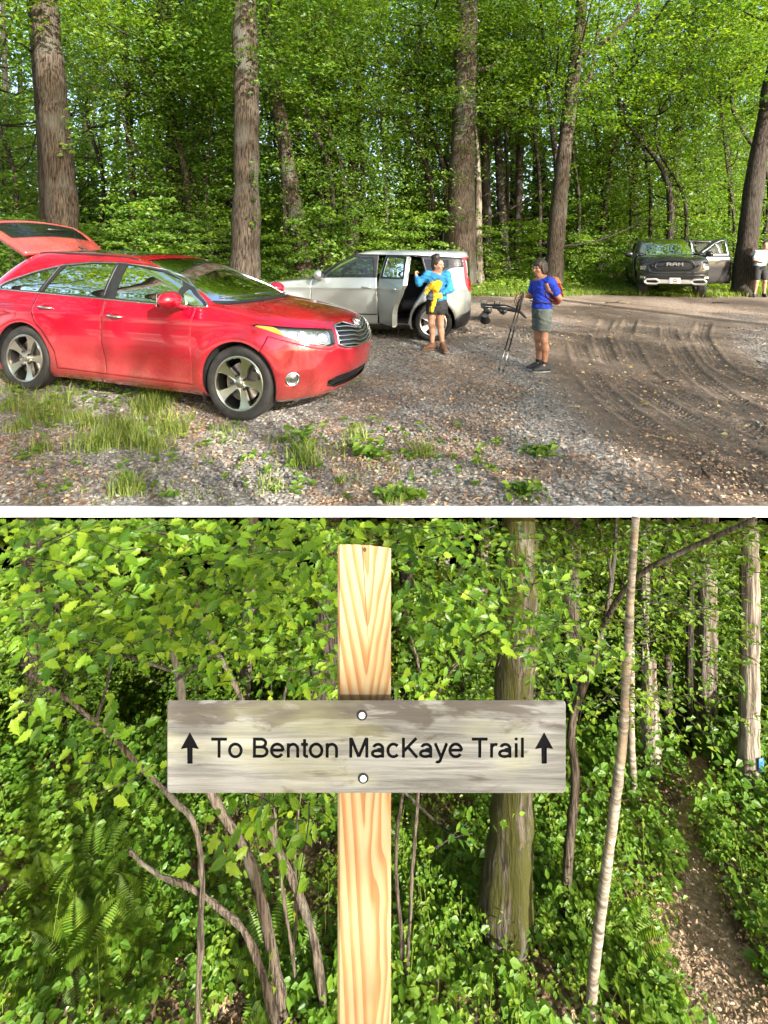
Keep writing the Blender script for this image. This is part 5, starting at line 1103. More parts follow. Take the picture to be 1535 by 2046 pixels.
def build_ground():
    Ys = np.concatenate([np.geomspace(3.35, 10, 430), np.geomspace(10, 130, 130)[1:]]); k = np.concatenate([np.linspace(-2.2, -.95, 40)[:-1], np.linspace(-.95, .95, 860), np.linspace(.95, 2.2, 40)[1:]])
    Y = np.repeat(Ys[:, None], len(k), 1); X = Y*k[None]; Z = gh(X, Y); dz, dm = track_field(X, Y); near = np.clip((14-Y)/6, 0, 1)
    dirt = np.clip(SS(.9, .25, dm)+SS(.50, .66, fbm(X*.45+3, Y*.45, 3))*SS(1.0, 3.0, X)*.9, 0, 1)
    forest = SS(-.5, .6, Y-lot_edge(X)+1.2*(fbm(X*.8, Y*.8, 3)-.5))
    Z = Z+near*(.030*(fbm(X*1.6, Y*1.6, 3)-.5)+.016*(fbm(X*11, Y*11, 2)-.5)*(1-.5*dirt)+.013*(fbm(X*38, Y*38, 2)-.5)*(1-dirt*.6))+dz-.012*dirt
    e = SS(3.35, 3.6, Y); Z = Z*e+(1-e)*(np.minimum(Z, -1.598))
    litter = SS(.46, .62, fbm(X*.9+11, Y*.9+4, 4)+.10*SS(4.8, 3.6, Y)*0)
    litter = np.maximum(litter, .95*SS(8, 11.5, Y)*SS(.40, .55, fbm(X*.5+2, Y*.25, 3)+.25*SS(2, 5, X)))
    ni, nj = X.shape; i = np.arange(ni-1)[:, None]*nj+np.arange(nj-1)[None]; i = i.ravel(); F = np.stack([i, i+1, i+nj+1, i+nj], -1)
    t = NT('gravel_and_dirt'); v = t.coord('Object'); d, fo, li = t.attr('dirt'), t.attr('forest'), t.attr('litter')
    vor = t.n('TexVoronoi'); t.t.links.new(v, vor.inputs['Vector']); vor.inputs['Scale'].default_value = 34.0; sepc = t.n('SeparateColor'); t.t.links.new(vor.outputs['Color'], sepc.inputs[0])
    vo2 = t.n('TexVoronoi'); t.t.links.new(v, vo2.inputs['Vector']); vo2.inputs['Scale'].default_value = 75.0; sep2 = t.n('SeparateColor'); t.t.links.new(vo2.outputs['Color'], sep2.inputs[0])
    g = t.ramp(sepc.outputs[0], [(.0, (.12, .12, .118)), (.5, (.22, .22, .21)), (1, (.40, .39, .36))]); g = t.mix(t.ramp(vor.outputs['Distance'], [(.45, 0.0), (.8, .8)]), g, (.07, .06, .05))
    l = t.ramp(sep2.outputs[0], [(.0, (.09, .052, .032)), (.45, (.20, .13, .085)), (.8, (.29, .20, .135)), (1, (.44, .35, .26))])
    n1 = t.noise(v, 5, 6, .65); n2 = t.noise(v, 60, 4, .7)
    dc = t.mix(n2, t.ramp(n1, [(.3, (.085, .064, .048)), (.7, (.20, .150, .110))]), (.14, .108, .082)); dc = t.mix(t.math('MULTIPLY', t.ramp(sep2.outputs[1], [(.80, 0.0), (.86, .8)]), .8), dc, l)
    lm = t.math('MULTIPLY', t.ramp(t.noise(v, 9, 5, .7), [(.35, .1), (.6, 1.0)]), t.math('ADD', t.math('MULTIPLY', li, .8), .38)); c = t.mix(lm, g, l); c = t.mix(d, c, dc)
    fl = t.ramp(t.noise(v, 7, 8, .7), [(.3, (.05, .035, .02)), (.5, (.12, .08, .045)), (.62, (.06, .10, .02)), (.8, (.10, .17, .03))]); c = t.mix(fo, c, fl)
    p = t.n('BsdfPrincipled'); t.set(p.inputs['Base Color'], c); p.inputs['Roughness'].default_value = .9; p.inputs['Specular IOR Level'].default_value = .25
    h = t.math('SUBTRACT', t.math('MULTIPLY', n2, .5), t.math('MULTIPLY', vor.outputs['Distance'], t.math('SUBTRACT', 1.0, t.math('MULTIPLY', d, .8)))); t.set(p.inputs['Normal'], t.bump(h, .8, .016)); mt = t.done(p.outputs[0])
    o = link('ground', mesh_np('ground', np.stack([X, Y, Z], -1).reshape(-1, 3), F, mt, True, tint={'dirt': dirt.ravel(), 'forest': forest.ravel(), 'litter': litter.ravel()})); tag(o, kind='structure')
    mb = MB(); pr = [(3.352, -1.640), (3.352, -1.655), (30, -11.5), (131, -11.5), (131, -1.9), (9, -1.9)]; mb.prism(pr, -300, 300, 'x'); o = mb.build('terrain', pm('bounce_underside', (.48, .47, .43), .9, var=.15, scale=2, bump=.4, bscale=12, bdist=.02), smooth=False); tag(o, kind='structure')  # unseen underside given a pale tone to bounce light onto the slope
    t = NT('painted_board'); v = t.coord('Object', (1, 8, 8)); n = t.noise(v, 14, 6, .7); c = t.ramp(n, [(.28, (.55, .54, .50)), (.42, (.80, .80, .78)), (.7, (.86, .86, .85))]); mt = t.done(t.bsdf(Base_Color=c, Roughness=.6))
    mb = MB(); mb.box((0, 3.335, -1.6205), (60, .028, .061), bev=.003); o = mb.build('kerb', mt, edge=30); tag(o, kind='structure')
    return dirt
build_ground()
def gz(x, y): return gh(x, y)
# gravel stones and leaf chips lying near the camera
def scatter_stones():
    rs = np.random.RandomState(3); n = 42000; Y = 3.37*np.exp(rs.rand(n)*np.log(11/3.37)); X = Y*(rs.rand(n)*1.9-.95); dz, dm = track_field(X, Y); d = SS(.9, .25, dm); cl = SS(.36, .62, fbm(X*.8+2, Y*.8+7, 3)); keep = (rs.rand(n) < (.25+.75*cl)*(1-.93*d)) & (Y > 3.385); X, Y = X[keep], Y[keep]; n = len(X)
    s = .006+.015*rs.rand(n)**2.2; s *= np.clip(.8+.05*Y, 1, 1.4)
    ph = (1+5**.5)/2; ico = np.array([(-1, ph, 0), (1, ph, 0), (-1, -ph, 0), (1, -ph, 0), (0, -1, ph), (0, 1, ph), (0, -1, -ph), (0, 1, -ph), (ph, 0, -1), (ph, 0, 1), (-ph, 0, -1), (-ph, 0, 1)])/1.9
    fc = np.array([(0, 11, 5), (0, 5, 1), (0, 1, 7), (0, 7, 10), (0, 10, 11), (1, 5, 9), (5, 11, 4), (11, 10, 2), (10, 7, 6), (7, 1, 8), (3, 9, 4), (3, 4, 2), (3, 2, 6), (3, 6, 8), (3, 8, 9), (4, 9, 5), (2, 4, 11), (6, 2, 10), (8, 6, 7), (9, 8, 1)])
    V = ico[None]*(1+.28*rs.randn(n, 12, 1)*.8)*np.stack([np.ones(n), .6+.5*rs.rand(n), .35+.35*rs.rand(n)], -1)[:, None]; a = rs.rand(n)*6.28; ca, sa = np.cos(a)[:, None], np.sin(a)[:, None]; V = np.stack([V[..., 0]*ca-V[..., 1]*sa, V[..., 0]*sa+V[..., 1]*ca, V[..., 2]], -1); tl = rs.randn(n, 2)*.25; V[..., 2] += V[..., 0]*tl[:, :1]+V[..., 1]*tl[:, 1:]
    V = V*s[:, None, None]; V += np.stack([X, Y, gz(X, Y)+.004+s*.15], -1)[:, None]; F = (np.arange(n)[:, None, None]*12+fc[None]).reshape(-1, 3)
    t = NT('gravel_stone'); a = t.attr('tint'); c = t.ramp(a, [(0, (.055, .056, .056)), (.45, (.12, .122, .120)), (.8, (.20, .195, .182)), (.97, (.33, .31, .27))]); c = t.mix(t.math('MULTIPLY', t.noise(t.coord('Object'), 90, 3), .4), c, (.16, .13, .10)); mt = t.done(t.bsdf(Base_Color=c, Roughness=.85))
    tag(link('gravel', mesh_np('gravel', V.reshape(-1, 3), F, mt, False, tint={'tint': np.repeat(rs.rand(n), 12)})), kind='stuff')
    n = 62000; Y = 3.37*np.exp(rs.rand(n)*np.log(15/3.37)); X = Y*(rs.rand(n)*1.9-.95); lt = SS(.40, .60, fbm(X*.9+11, Y*.9+4, 4)); keep = (rs.rand(n) < .22+.78*lt) & (Y > 3.39); X, Y = X[keep], Y[keep]; n = len(X); D = rand_dirs(rs, n, .25); D[:, 2] += .18; L = .012+.032*rs.rand(n)**2; Vv, F = leaves_np(np.stack([X, Y, gz(X, Y)+.008+.006*rs.rand(n)], -1), D, up_normals(rs, n, .4), L, L*(.25+.5*rs.rand(n)), .1)
    t = NT('leaf_chip'); a = t.attr('tint'); c = t.ramp(a, [(0, (.07, .035, .02)), (.5, (.20, .115, .065)), (.9, (.36, .25, .15)), (1, (.5, .40, .25))]); mt = t.done(t.bsdf(Base_Color=c, Roughness=.8))
    tag(link('leaf_litter', mesh_np('leaf_litter', Vv, F, mt, False, tint={'tint': np.repeat(rs.rand(n), 4)})), kind='stuff')
    # pale yellow fallen leaves on the mud
    n = 110; X = 2.0+3.6*rs.rand(n); Y = 4.6+5*rs.rand(n); L = .03+.035*rs.rand(n); D = rand_dirs(rs, n, .1); D[:, 2] = .1*rs.rand(n); Vv, F = leaves_np(np.stack([X, Y, gz(X, Y)+.012], -1), D, up_normals(rs, n, .35), L, L*.7)
    tag(link('fallen_leaves', mesh_np('fallen_leaves', Vv, F, leafmat('fallen_leaf', (.30, .20, .05), (.42, .33, .10), (.45, .42, .2), .15), False, tint={'tint': np.repeat(rs.rand(n), 4)})), kind='stuff')
scatter_stones()
def grass_patch():
    rs = np.random.RandomState(5); V = []; F = []; T = []; n = 0
    def G(px, py): Y = 1.6*F_PX/(py-HY); return (px-CX)/F_PX*Y, Y
    tufts = []
    for (px, py, r, k, h) in ((255, 890, .16, 170, .17), (345, 868, .15, 170, .22), (300, 905, .15, 90, .14), (608, 925, .14, 170, .17), (250, 985, .11, 130, .17), (850, 912, .09, 90, .15), (710, 875, .12, 80, .15), (690, 900, .2, 60, .1), (75, 905, .12, 70, .16), (455, 865, .18, 70, .10), (540, 970, .1, 50, .1), (560, 880, .15, 60, .1), (680, 965, .06, 30, .09), (785, 1000, .08, 40, .10), (325, 800, .22, 130, .17), (735, 675, .25, 260, .28), (1000, 600, .3, 90, .1), (700, 762, .2, 60, .08)): tufts.append((*G(px, py), r, k, h))
    for _ in range(260):
        px, py = rs.uniform(20, 340), rs.uniform(740, 900)
        if fbm(px*.016, py*.03, 3) < .47+.12*SS(820, 900, py): continue
        tufts.append((*G(px, py), .13, 42, .10+.10*rs.rand()))
    for _ in range(70):
        px, py = rs.uniform(25, 880), rs.uniform(850, 1006); tufts.append((*G(px, py), .10, 10, .06))
    for _ in range(520):
        x = rs.uniform(-9, 18); y = float(lot_edge(x))+rs.rand()**2*2.5-.3; tufts.append((x, y, .25, 34, .16+.16*rs.rand()))
    for (x, y, r, k, h) in tufts:
        a = rs.rand(k)*6.28; d = r*rs.rand(k)**.7; bx = x+d*np.cos(a); by = np.maximum(y+d*np.sin(a), 3.38); bz = gz(bx, by); H = h*(.5+.8*rs.rand(k)); b = rs.rand(k)*6.28; le = H*(.25+.6*rs.rand(k)); w = (.0022+.0018*rs.rand(k))*(1+y*.05); dx, dy = np.cos(b), np.sin(b); sx, sy = -dy, dx
        pts = []
        for t, ww in ((0, 1), (.55, .8), (1, .05)):
            cx = bx+dx*le*t*t; cy = by+dy*le*t*t; cz = bz-.01+H*(t-.18*t*t)
            for s in (-1, 1): pts.append(np.stack([cx+s*sx*w*ww, np.maximum(cy+s*sy*w*ww, 3.36), cz], -1))
        q = np.stack(pts, 1).reshape(-1, 3); i = n+np.arange(k)[:, None]*6; F.append(np.concatenate([i+np.array([0, 1, 3, 2]), i+np.array([2, 3, 5, 4])])); V.append(q); n += len(q); T.append(np.repeat(np.clip(.5+.22*rs.randn(k)+.15, 0, 1), 6))
    tag(link('grass', mesh_np('grass', np.concatenate(V), np.concatenate(F), M_GRASS, False, tint={'tint': np.concatenate(T)})), kind='stuff')
    # broad-leaved weeds: little rosettes on stalks
    Pp = []; D = []; L = []
    for _ in range(230):
        if rs.rand() < .55: px, py = rs.uniform(28, 300), rs.uniform(725, 860)
        else: px, py = rs.uniform(25, 1000), rs.uniform(840, 1005)
        x, y = G(px, py); k = rs.randint(4, 8); a = rs.rand(k)*6.28; hh = .02+.09*rs.rand()*(1.6 if px < 130 else 1); Pp.append(np.stack([x+0*a, np.maximum(y, 3.45)+0*a, gz(x, y)+hh*(.4+.6*rs.rand(k))], -1)); D.append(np.stack([np.cos(a), np.sin(a), .15*rs.randn(k)+.15], -1)); L.append((.03+.04*rs.rand(k)))
    for (px, py, hh) in ((740, 915, .12), (612, 900, .2), (800, 1000, .06), (1075, 905, .04), (60, 745, .3), (95, 735, .22), (45, 770, .28), (195, 775, .16), (1050, 985, .05)):
        for _ in range(9):
            x, y = G(px, py); k = 6; a = rs.rand(k)*6.28; Pp.append(np.stack([x+.07*rs.randn(k), np.maximum(y+.05*rs.randn(k), 3.45), gz(x, y)+hh*rs.rand(k)], -1)); D.append(np.stack([np.cos(a), np.sin(a), .2*rs.randn(k)+.1], -1)); L.append(.05+.05*rs.rand(k))
    Pp = np.concatenate(Pp); D = np.concatenate(D); L = np.concatenate(L); Vv, F = leaves_np(Pp, D, up_normals(rs, len(Pp), .3), L, L*.6); tag(link('weeds', mesh_np('weeds', Vv, F, M_LEAF_LIT, False, tint={'tint': np.repeat(np.clip(.5+.2*rs.randn(len(Pp)), 0, 1), 4)})), kind='stuff')
grass_patch()
def undergrowth():
    rs = np.random.RandomState(8); n = 46000; X = []; Y = []
    k = rs.uniform(-.95, .95, n); d = rs.rand(n)**1.5*11-.2; y = 14+0*k
    for _ in range(4): y = lot_edge(k*y)+d
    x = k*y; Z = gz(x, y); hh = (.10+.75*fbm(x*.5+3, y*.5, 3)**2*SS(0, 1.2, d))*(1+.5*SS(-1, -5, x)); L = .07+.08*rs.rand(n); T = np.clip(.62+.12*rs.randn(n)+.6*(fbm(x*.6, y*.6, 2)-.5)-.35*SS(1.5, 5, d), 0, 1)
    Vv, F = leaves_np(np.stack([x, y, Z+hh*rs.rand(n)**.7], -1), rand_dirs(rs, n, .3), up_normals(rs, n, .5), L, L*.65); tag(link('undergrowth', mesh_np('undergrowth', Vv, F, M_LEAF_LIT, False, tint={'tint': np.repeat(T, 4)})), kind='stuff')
undergrowth()
# ================================================================ trees round the lot
CR = {}
def crowns():
    CR['tall'] = [crown_mesh('crown', 20+k, 9000, 3.4, 6.2, 13.0, 10, .15, M_LEAF, sprays=11) for k in range(3)]
    CR['under'] = [crown_mesh('crown', 40+k, 4300, 2.3, 1.7, 7.8, 12, .115, M_LEAF_LIT if k % 2 else M_LEAF, prof=lambda t: .75+.5*t-.8*t*t, sprays=9) for k in range(5)]
    CR['bush'] = [crown_mesh('foliage', 60+k, 2600, 1.25, .15, 2.3, 7, .105, M_LEAF, prof=lambda t: 1-.35*t, sprays=7) for k in range(3)]
crowns()
def big_tree(label, pts, wid, Y, mat, crown=0, br=5, cz=0.0, cs=1.0, forks=(), seed=1, group=None, flare=.45, cat='tree', nm='tree', extend=5.0):
    """pts: picture points of the stem, all at depth Y; the stem goes on above them"""
    p3 = [np.array(P(x, y, Y)) for x, y in pts]; g = float(gz(p3[0][0], Y)); base = np.array([p3[0][0]+(p3[0][0]-p3[1][0])/(p3[0][2]-p3[1][2]+1e-6)*(g-p3[0][2]), Y, g-.05]); r = [w_*Y/F_PX/2 for w_ in wid]
    d = p3[-1]-p3[-2]; d /= np.linalg.norm(d); d = d+np.array([0, 0, .6]); d /= np.linalg.norm(d); allp = [base]+[q for q in p3 if q[2] > g+.3]+[p3[-1]+d*extend]; rr = [r[0]]+r[-(len(allp)-2):]+[r[-1]*.55]
    rs = np.random.RandomState(seed); t = empty(nm, tuple(base), 0, label, cat, group); mb = MB(); q = trunk(mb, [a-base for a in allp], rr, 14, seed, flare, 40)
    for f in forks:
        fp = [np.array(P(x, y, Y+dy))-base for x, y, dy in f[0]]; mb.tube(spline(fp, 18), np.linspace(f[1][0], f[1][1], 18)*Y/F_PX/2, 8)
    branches(mb, q, r[-1], br, rs, .45, 2.4); mb.build('trunk', mat, t)
    if crown is not None:
        c = link('crown', CR['tall'][crown % 3], t); c.location = (float(q[-1][0])*.8, float(rs.randn()*.4), cz); c.rotation_euler = (0, 0, rs.uniform(-.6, .6)); c.scale = (cs,)*3
    return t
def vine(t, pts, n, seed, sp=.10):
    rs = np.random.RandomState(seed); C = []
    for (x, y, Y) in pts: C.append(np.array(P(x, y, Y))[None]+rs.randn(n, 3)*np.array([sp, .05, sp*1.6]))
    C = np.concatenate(C)-np.array(t.location)[None]; m = len(C); L = .10+.06*rs.rand(m); D = rand_dirs(rs, m, .5); D[:, 1] -= .4; V, F = leaves_np(C, D, np.stack([rs.randn(m)*.4, -1+0*C[:, 0], .6+0*C[:, 0]], -1), L, L*.75)
    link('vine', mesh_np('vine', V, F, M_LEAF_LIT, False, tint={'tint': np.repeat(rs.rand(m), 4)}), t)
t1 = big_tree('thick grey-brown trunk with a sunlit foot behind the raised red tailgate', [(130, 540), (126, 430), (118, 300), (108, 160), (98, 30)], [56, 52, 50, 46, 42], 11.6, M_OAK, 0, 3, seed=2)
vine(t1, [(135, 275, 11.3), (140, 240, 11.3), (137, 300, 11.3)], 9, 1)
t2 = big_tree('straight dark trunk with ivy leaves rising behind the red windscreen', [(489, 560), (492, 440), (493, 250), (493, 30)], [54, 49, 47, 45], 13.0, M_OAK, 1, 3, seed=3)
vine(t2, [(512, 340, 12.6), (514, 365, 12.6), (510, 170, 12.6), (508, 440, 12.6)], 10, 2)
big_tree('leaning dappled trunk behind the bonnet of the silver car', [(606, 520), (590, 420), (566, 270), (543, 140), (532, 30)], [33, 29, 25, 22, 19], 17.5, M_OAK, 2, 4, seed=4)
t4 = big_tree('big oak trunk standing at the tail of the silver car', [(915, 556), (919, 470), (926, 280), (934, 30)], [56, 47, 44, 39], 19.6, M_OAK, 0, 3, seed=5)
vine(t4, [(945, 95, 19.0), (925, 300, 19.0)], 14, 3, .2)
big_tree('pale forked trunk leaning right behind the hiker', [(1106, 548), (1116, 420), (1130, 280), (1148, 130), (1160, 20)], [33, 28, 25, 22, 18], 19.0, M_OAK, 1, 4, forks=(([(1166, 112, 0), (1205, 85, -.2), (1240, 55, -.3), (1280, 12, -.5)], (11, 5)), ([(1150, 190, 0), (1180, 150, .4), (1195, 60, .6), (1200, 5, .6)], (9, 5))), seed=6)
big_tree('dark trunk leaning at the right edge beside the man', [(1487, 560), (1495, 470), (1512, 330), (1538, 180), (1565, 30)], [36, 30, 27, 25, 24], 16.8, M_DARKBARK, 2, 4, seed=7)
big_tree('slim dark trunk just right of the big oak', [(975, 520), (972, 380), (968, 200), (965, 90)], [19, 17, 16, 14], 22.5, M_DARKBARK, 0, 5, seed=8)
big_tree('dark twin trunk between the big oak and the pale forked one', [(1010, 515), (1000, 380), (992, 240), (975, 100)], [17, 15, 14, 12], 23.5, M_DARKBARK, 2, 5, seed=9)
big_tree('dead broken snag with peeling bark beside the big oak', [(957, 540), (956, 440), (955, 330), (950, 262)], [17, 15, 13, 7], 20.5, M_PALEBARK, None, 2, seed=10, extend=.2, cat='snag', nm='dead_tree')
big_tree('trunk with a lit flank left of the forked tree', [(1034, 500), (1038, 350), (1044, 180), (1050, 60)], [15, 13, 12, 10], 25, M_OAK, 1, 5, seed=11)
big_tree('dark upright trunk rising behind the pickup cab', [(1340, 470), (1347, 330), (1360, 200), (1385, 60)], [23, 20, 17, 13], 24, M_DARKBARK, 0, 5, seed=12)
big_tree('thin crooked stem left of the pickup', [(1203, 480), (1213, 380), (1226, 300), (1240, 250)], [11, 10, 9, 7], 23, M_DARKBARK, None, 5, seed=13, extend=2)
big_tree('dark trunk rising between the thick left trunk and the ivy-clad one', [(352, 440), (346, 300), (338, 180), (330, 60)], [27, 24, 22, 20], 19, M_DARKBARK, 1, 5, seed=14)
big_tree('forked trunk standing behind the silver car roof', [(655, 480), (657, 360), (656, 255)], [23, 20, 18], 22, M_DARKBARK, 2, 2, forks=(([(656, 262, 0), (625, 250, 0), (590, 238, 0), (583, 160, 0)], (12, 6)), ([(656, 262, 0), (690, 215, 0), (722, 158, 0), (735, 60, 0)], (12, 6))), seed=15, extend=3)
big_tree('brown trunk behind the middle of the silver car roof', [(704, 480), (706, 380), (710, 250), (716, 150)], [24, 21, 19, 16], 23, M_OAK, 0, 4, seed=16)
big_tree('slim trunk with a pale patch left of the middle of the wood', [(268, 440), (262, 330), (256, 200), (246, 60)], [16, 14, 13, 11], 20, M_OAK, 1, 6, seed=17)
big_tree('dark stem at the far left behind the thick trunk', [(90, 480), (86, 330), (76, 180), (62, 30)], [20, 18, 16, 14], 14.5, M_DARKBARK, None, 6, seed=18)
big_tree('trunk behind the right wing of the wood beside the pickup door', [(1272, 470), (1268, 330), (1272, 160)], [14, 12, 10], 26, M_DARKBARK, 2, 5, seed=19)
def slim_trees():
    rs = np.random.RandomState(21); trunks = []
    for k in range(3):
        mb = MB(); r2 = np.random.RandomState(70+k); q = trunk(mb, [(0, 0, -.1), (r2.randn()*.2, r2.randn()*.2, 3), (r2.randn()*.4, r2.randn()*.4, 6), (r2.randn()*.7, r2.randn()*.7, 9.5)], [.075, .06, .045, .02], 7, k, .3); branches(mb, q, .09, 12, r2, .15, 2.0, .45); me = mb.mesh('trunk', M_DARKBARK); fix_normals(me, None); trunks.append(me)
    n = 0
    for i in range(400):
        if n >= 56: break
        x_ = rs.uniform(-60, 1600); Y = 16+17*rs.rand()**.75; X = (x_-CX)/F_PX*Y
        if Y < lot_edge(X)+3.5: continue
        # keep clear of the big stems in front and of the truck
        g = float(gz(X, Y)); t = empty('young_tree', (X, Y, g), rs.uniform(-.6, .6), 'slender leafy young tree standing in the wood behind the lot', 'tree', 'young trees in the wood behind the lot'); s = .8+.5*rs.rand(); t.scale = (s, s, s*(.9+.3*rs.rand()))
        link('trunk', trunks[n % 3], t); link('crown', CR['under'][rs.randint(5)], t); n += 1
    r5 = np.random.RandomState(26); n2 = 0
    while n2 < 24:
        x_ = r5.uniform(20, 1530); Y = 17+12*r5.rand(); X = (x_-CX)/F_PX*Y
        if Y < lot_edge(X)+3: continue
        t = empty('tree', (X, Y, float(gz(X, Y))), r5.uniform(-.5, .5), 'slim dark-barked tree standing deep in the wood behind the lot', 'tree', 'slim dark trunks in the wood'); s = 1.2+.9*r5.rand(); o = link('trunk', trunks[n2 % 3], t); o.scale = (s, s, 1.35); o.rotation_euler = (r5.randn()*.03, r5.randn()*.04, 0); c = link('crown', CR['tall'][n2 % 3], t); c.location = (0, 0, 2.5); c.scale = (.7, .7, .9); n2 += 1
    for i, (x_, Y) in enumerate([(40, 13.2), (190, 14), (280, 14.2), (380, 15.5), (570, 15.8), (430, 14.2), (660, 16.5), (760, 17.5), (840, 18), (980, 20.5), (1060, 21), (1170, 20.5), (1230, 21), (1440, 21), (1500, 19), (1300, 25), (20, 15), (1560, 21), (530, 19), (330, 17)]):
        X = (x_-CX)/F_PX*Y; t = empty('shrub', (X, Y, float(gz(X, Y))), rs.uniform(-.6, .6), 'leafy green shrub at the edge of the wood behind the lot', 'shrub', 'shrubs along the edge of the wood'); s = .8+.5*rs.rand(); t.scale = (s, s, s); link('foliage', CR['bush'][i % 3], t)
slim_trees()
def woods():
    rs = np.random.RandomState(31); n = 150000; Y = 31+24*rs.rand(n); X = Y*rs.uniform(-1.0, 1.0, n); zt = 25; c = fbm(X*.22, Y*.2, 3); low = rs.rand(n) < .28; Z = gz(X, Y)+np.where(low, 4.5*rs.rand(n)**1.3, zt*rs.rand(n)**.95+3*(c-.5)); gap = fbm(X*.35+9, Z*.35, 3); keep = (gap < .71)|low; keep &= rs.rand(n) < np.where((X > 6) & (Z > 10), .75, 1.0); X, Y, Z = X[keep], Y[keep], Z[keep]; n = len(X); L = .34+.34*rs.rand(n)
    k2 = 30000; y2 = 27+6*rs.rand(k2); x2 = y2*rs.uniform(-1, 1, k2); X = np.concatenate([X, x2]); Y = np.concatenate([Y, y2]); Z = np.concatenate([Z, gz(x2, y2)+7*rs.rand(k2)**1.4]); L = np.concatenate([L, .22+.2*rs.rand(k2)]); n = len(X)
    V, F = leaves_np(np.stack([X, Y, Z], -1), rand_dirs(rs, n), up_normals(rs, n, .6), L, L*.6); mb = MB(); mi = [0]*len(F)
    V0 = V; Vt = []; Ft = []; k0 = len(V)
    for i in range(120):
        y = 30+20*rs.rand(); x = y*rs.uniform(-.95, .95); mb.tube(spline([(x, y, float(gz(x, y))), (x+rs.randn()*.4, y, 6), (x+rs.randn(), y, 15)], 8), np.linspace(.22, .10, 8)*(.6+.8*rs.rand()), 6, cap=False)
    tv = np.concatenate(mb.V); tf = np.array(mb.F[4])+k0
    me = mesh_np('woods', np.concatenate([V, tv]), [F, tf], [M_LEAF, M_DARKBARK], False, [0]*len(F)+[1]*len(tf), {'tint': np.concatenate([np.repeat(np.clip(.45+.2*rs.randn(n), 0, 1), 4), np.zeros(len(tv))])}); tag(link('woods', me), kind='stuff')
woods()
# small things on the lot: dead sticks
for k, (px, py, ln, a, lab) in enumerate(((1410, 945, .22, 70, 'short curved stick lying on the mud at the right'), (1340, 765, .22, 10, 'dark stick lying across the tyre tracks'), (1230, 610, .5, -25, 'forked branch lying on the gravel left of the pickup'), (1440, 625, .4, -20, 'grey stick lying in front of the pickup'))):
    Y = 1.6*F_PX/(py-HY) if py > 640 else 14.5; X = (px-CX)/F_PX*Y; e = empty('stick', (X, Y, float(gz(X, Y))+.012), R(a), lab, 'stick'); mb = MB(); mb.tube(spline([(-ln/2, 0, 0), (0, ln*.10, .015), (ln/2, -.02, .0)], 10), np.linspace(.011, .005, 10)*(1+Y*.03), 7)
    if k == 2: mb.tube([(0, .05, .015), (.15, .15, .08)], [.012, .006], 6)
    mb.build('bark', M_DARKBARK if k != 0 else M_OAK, e)
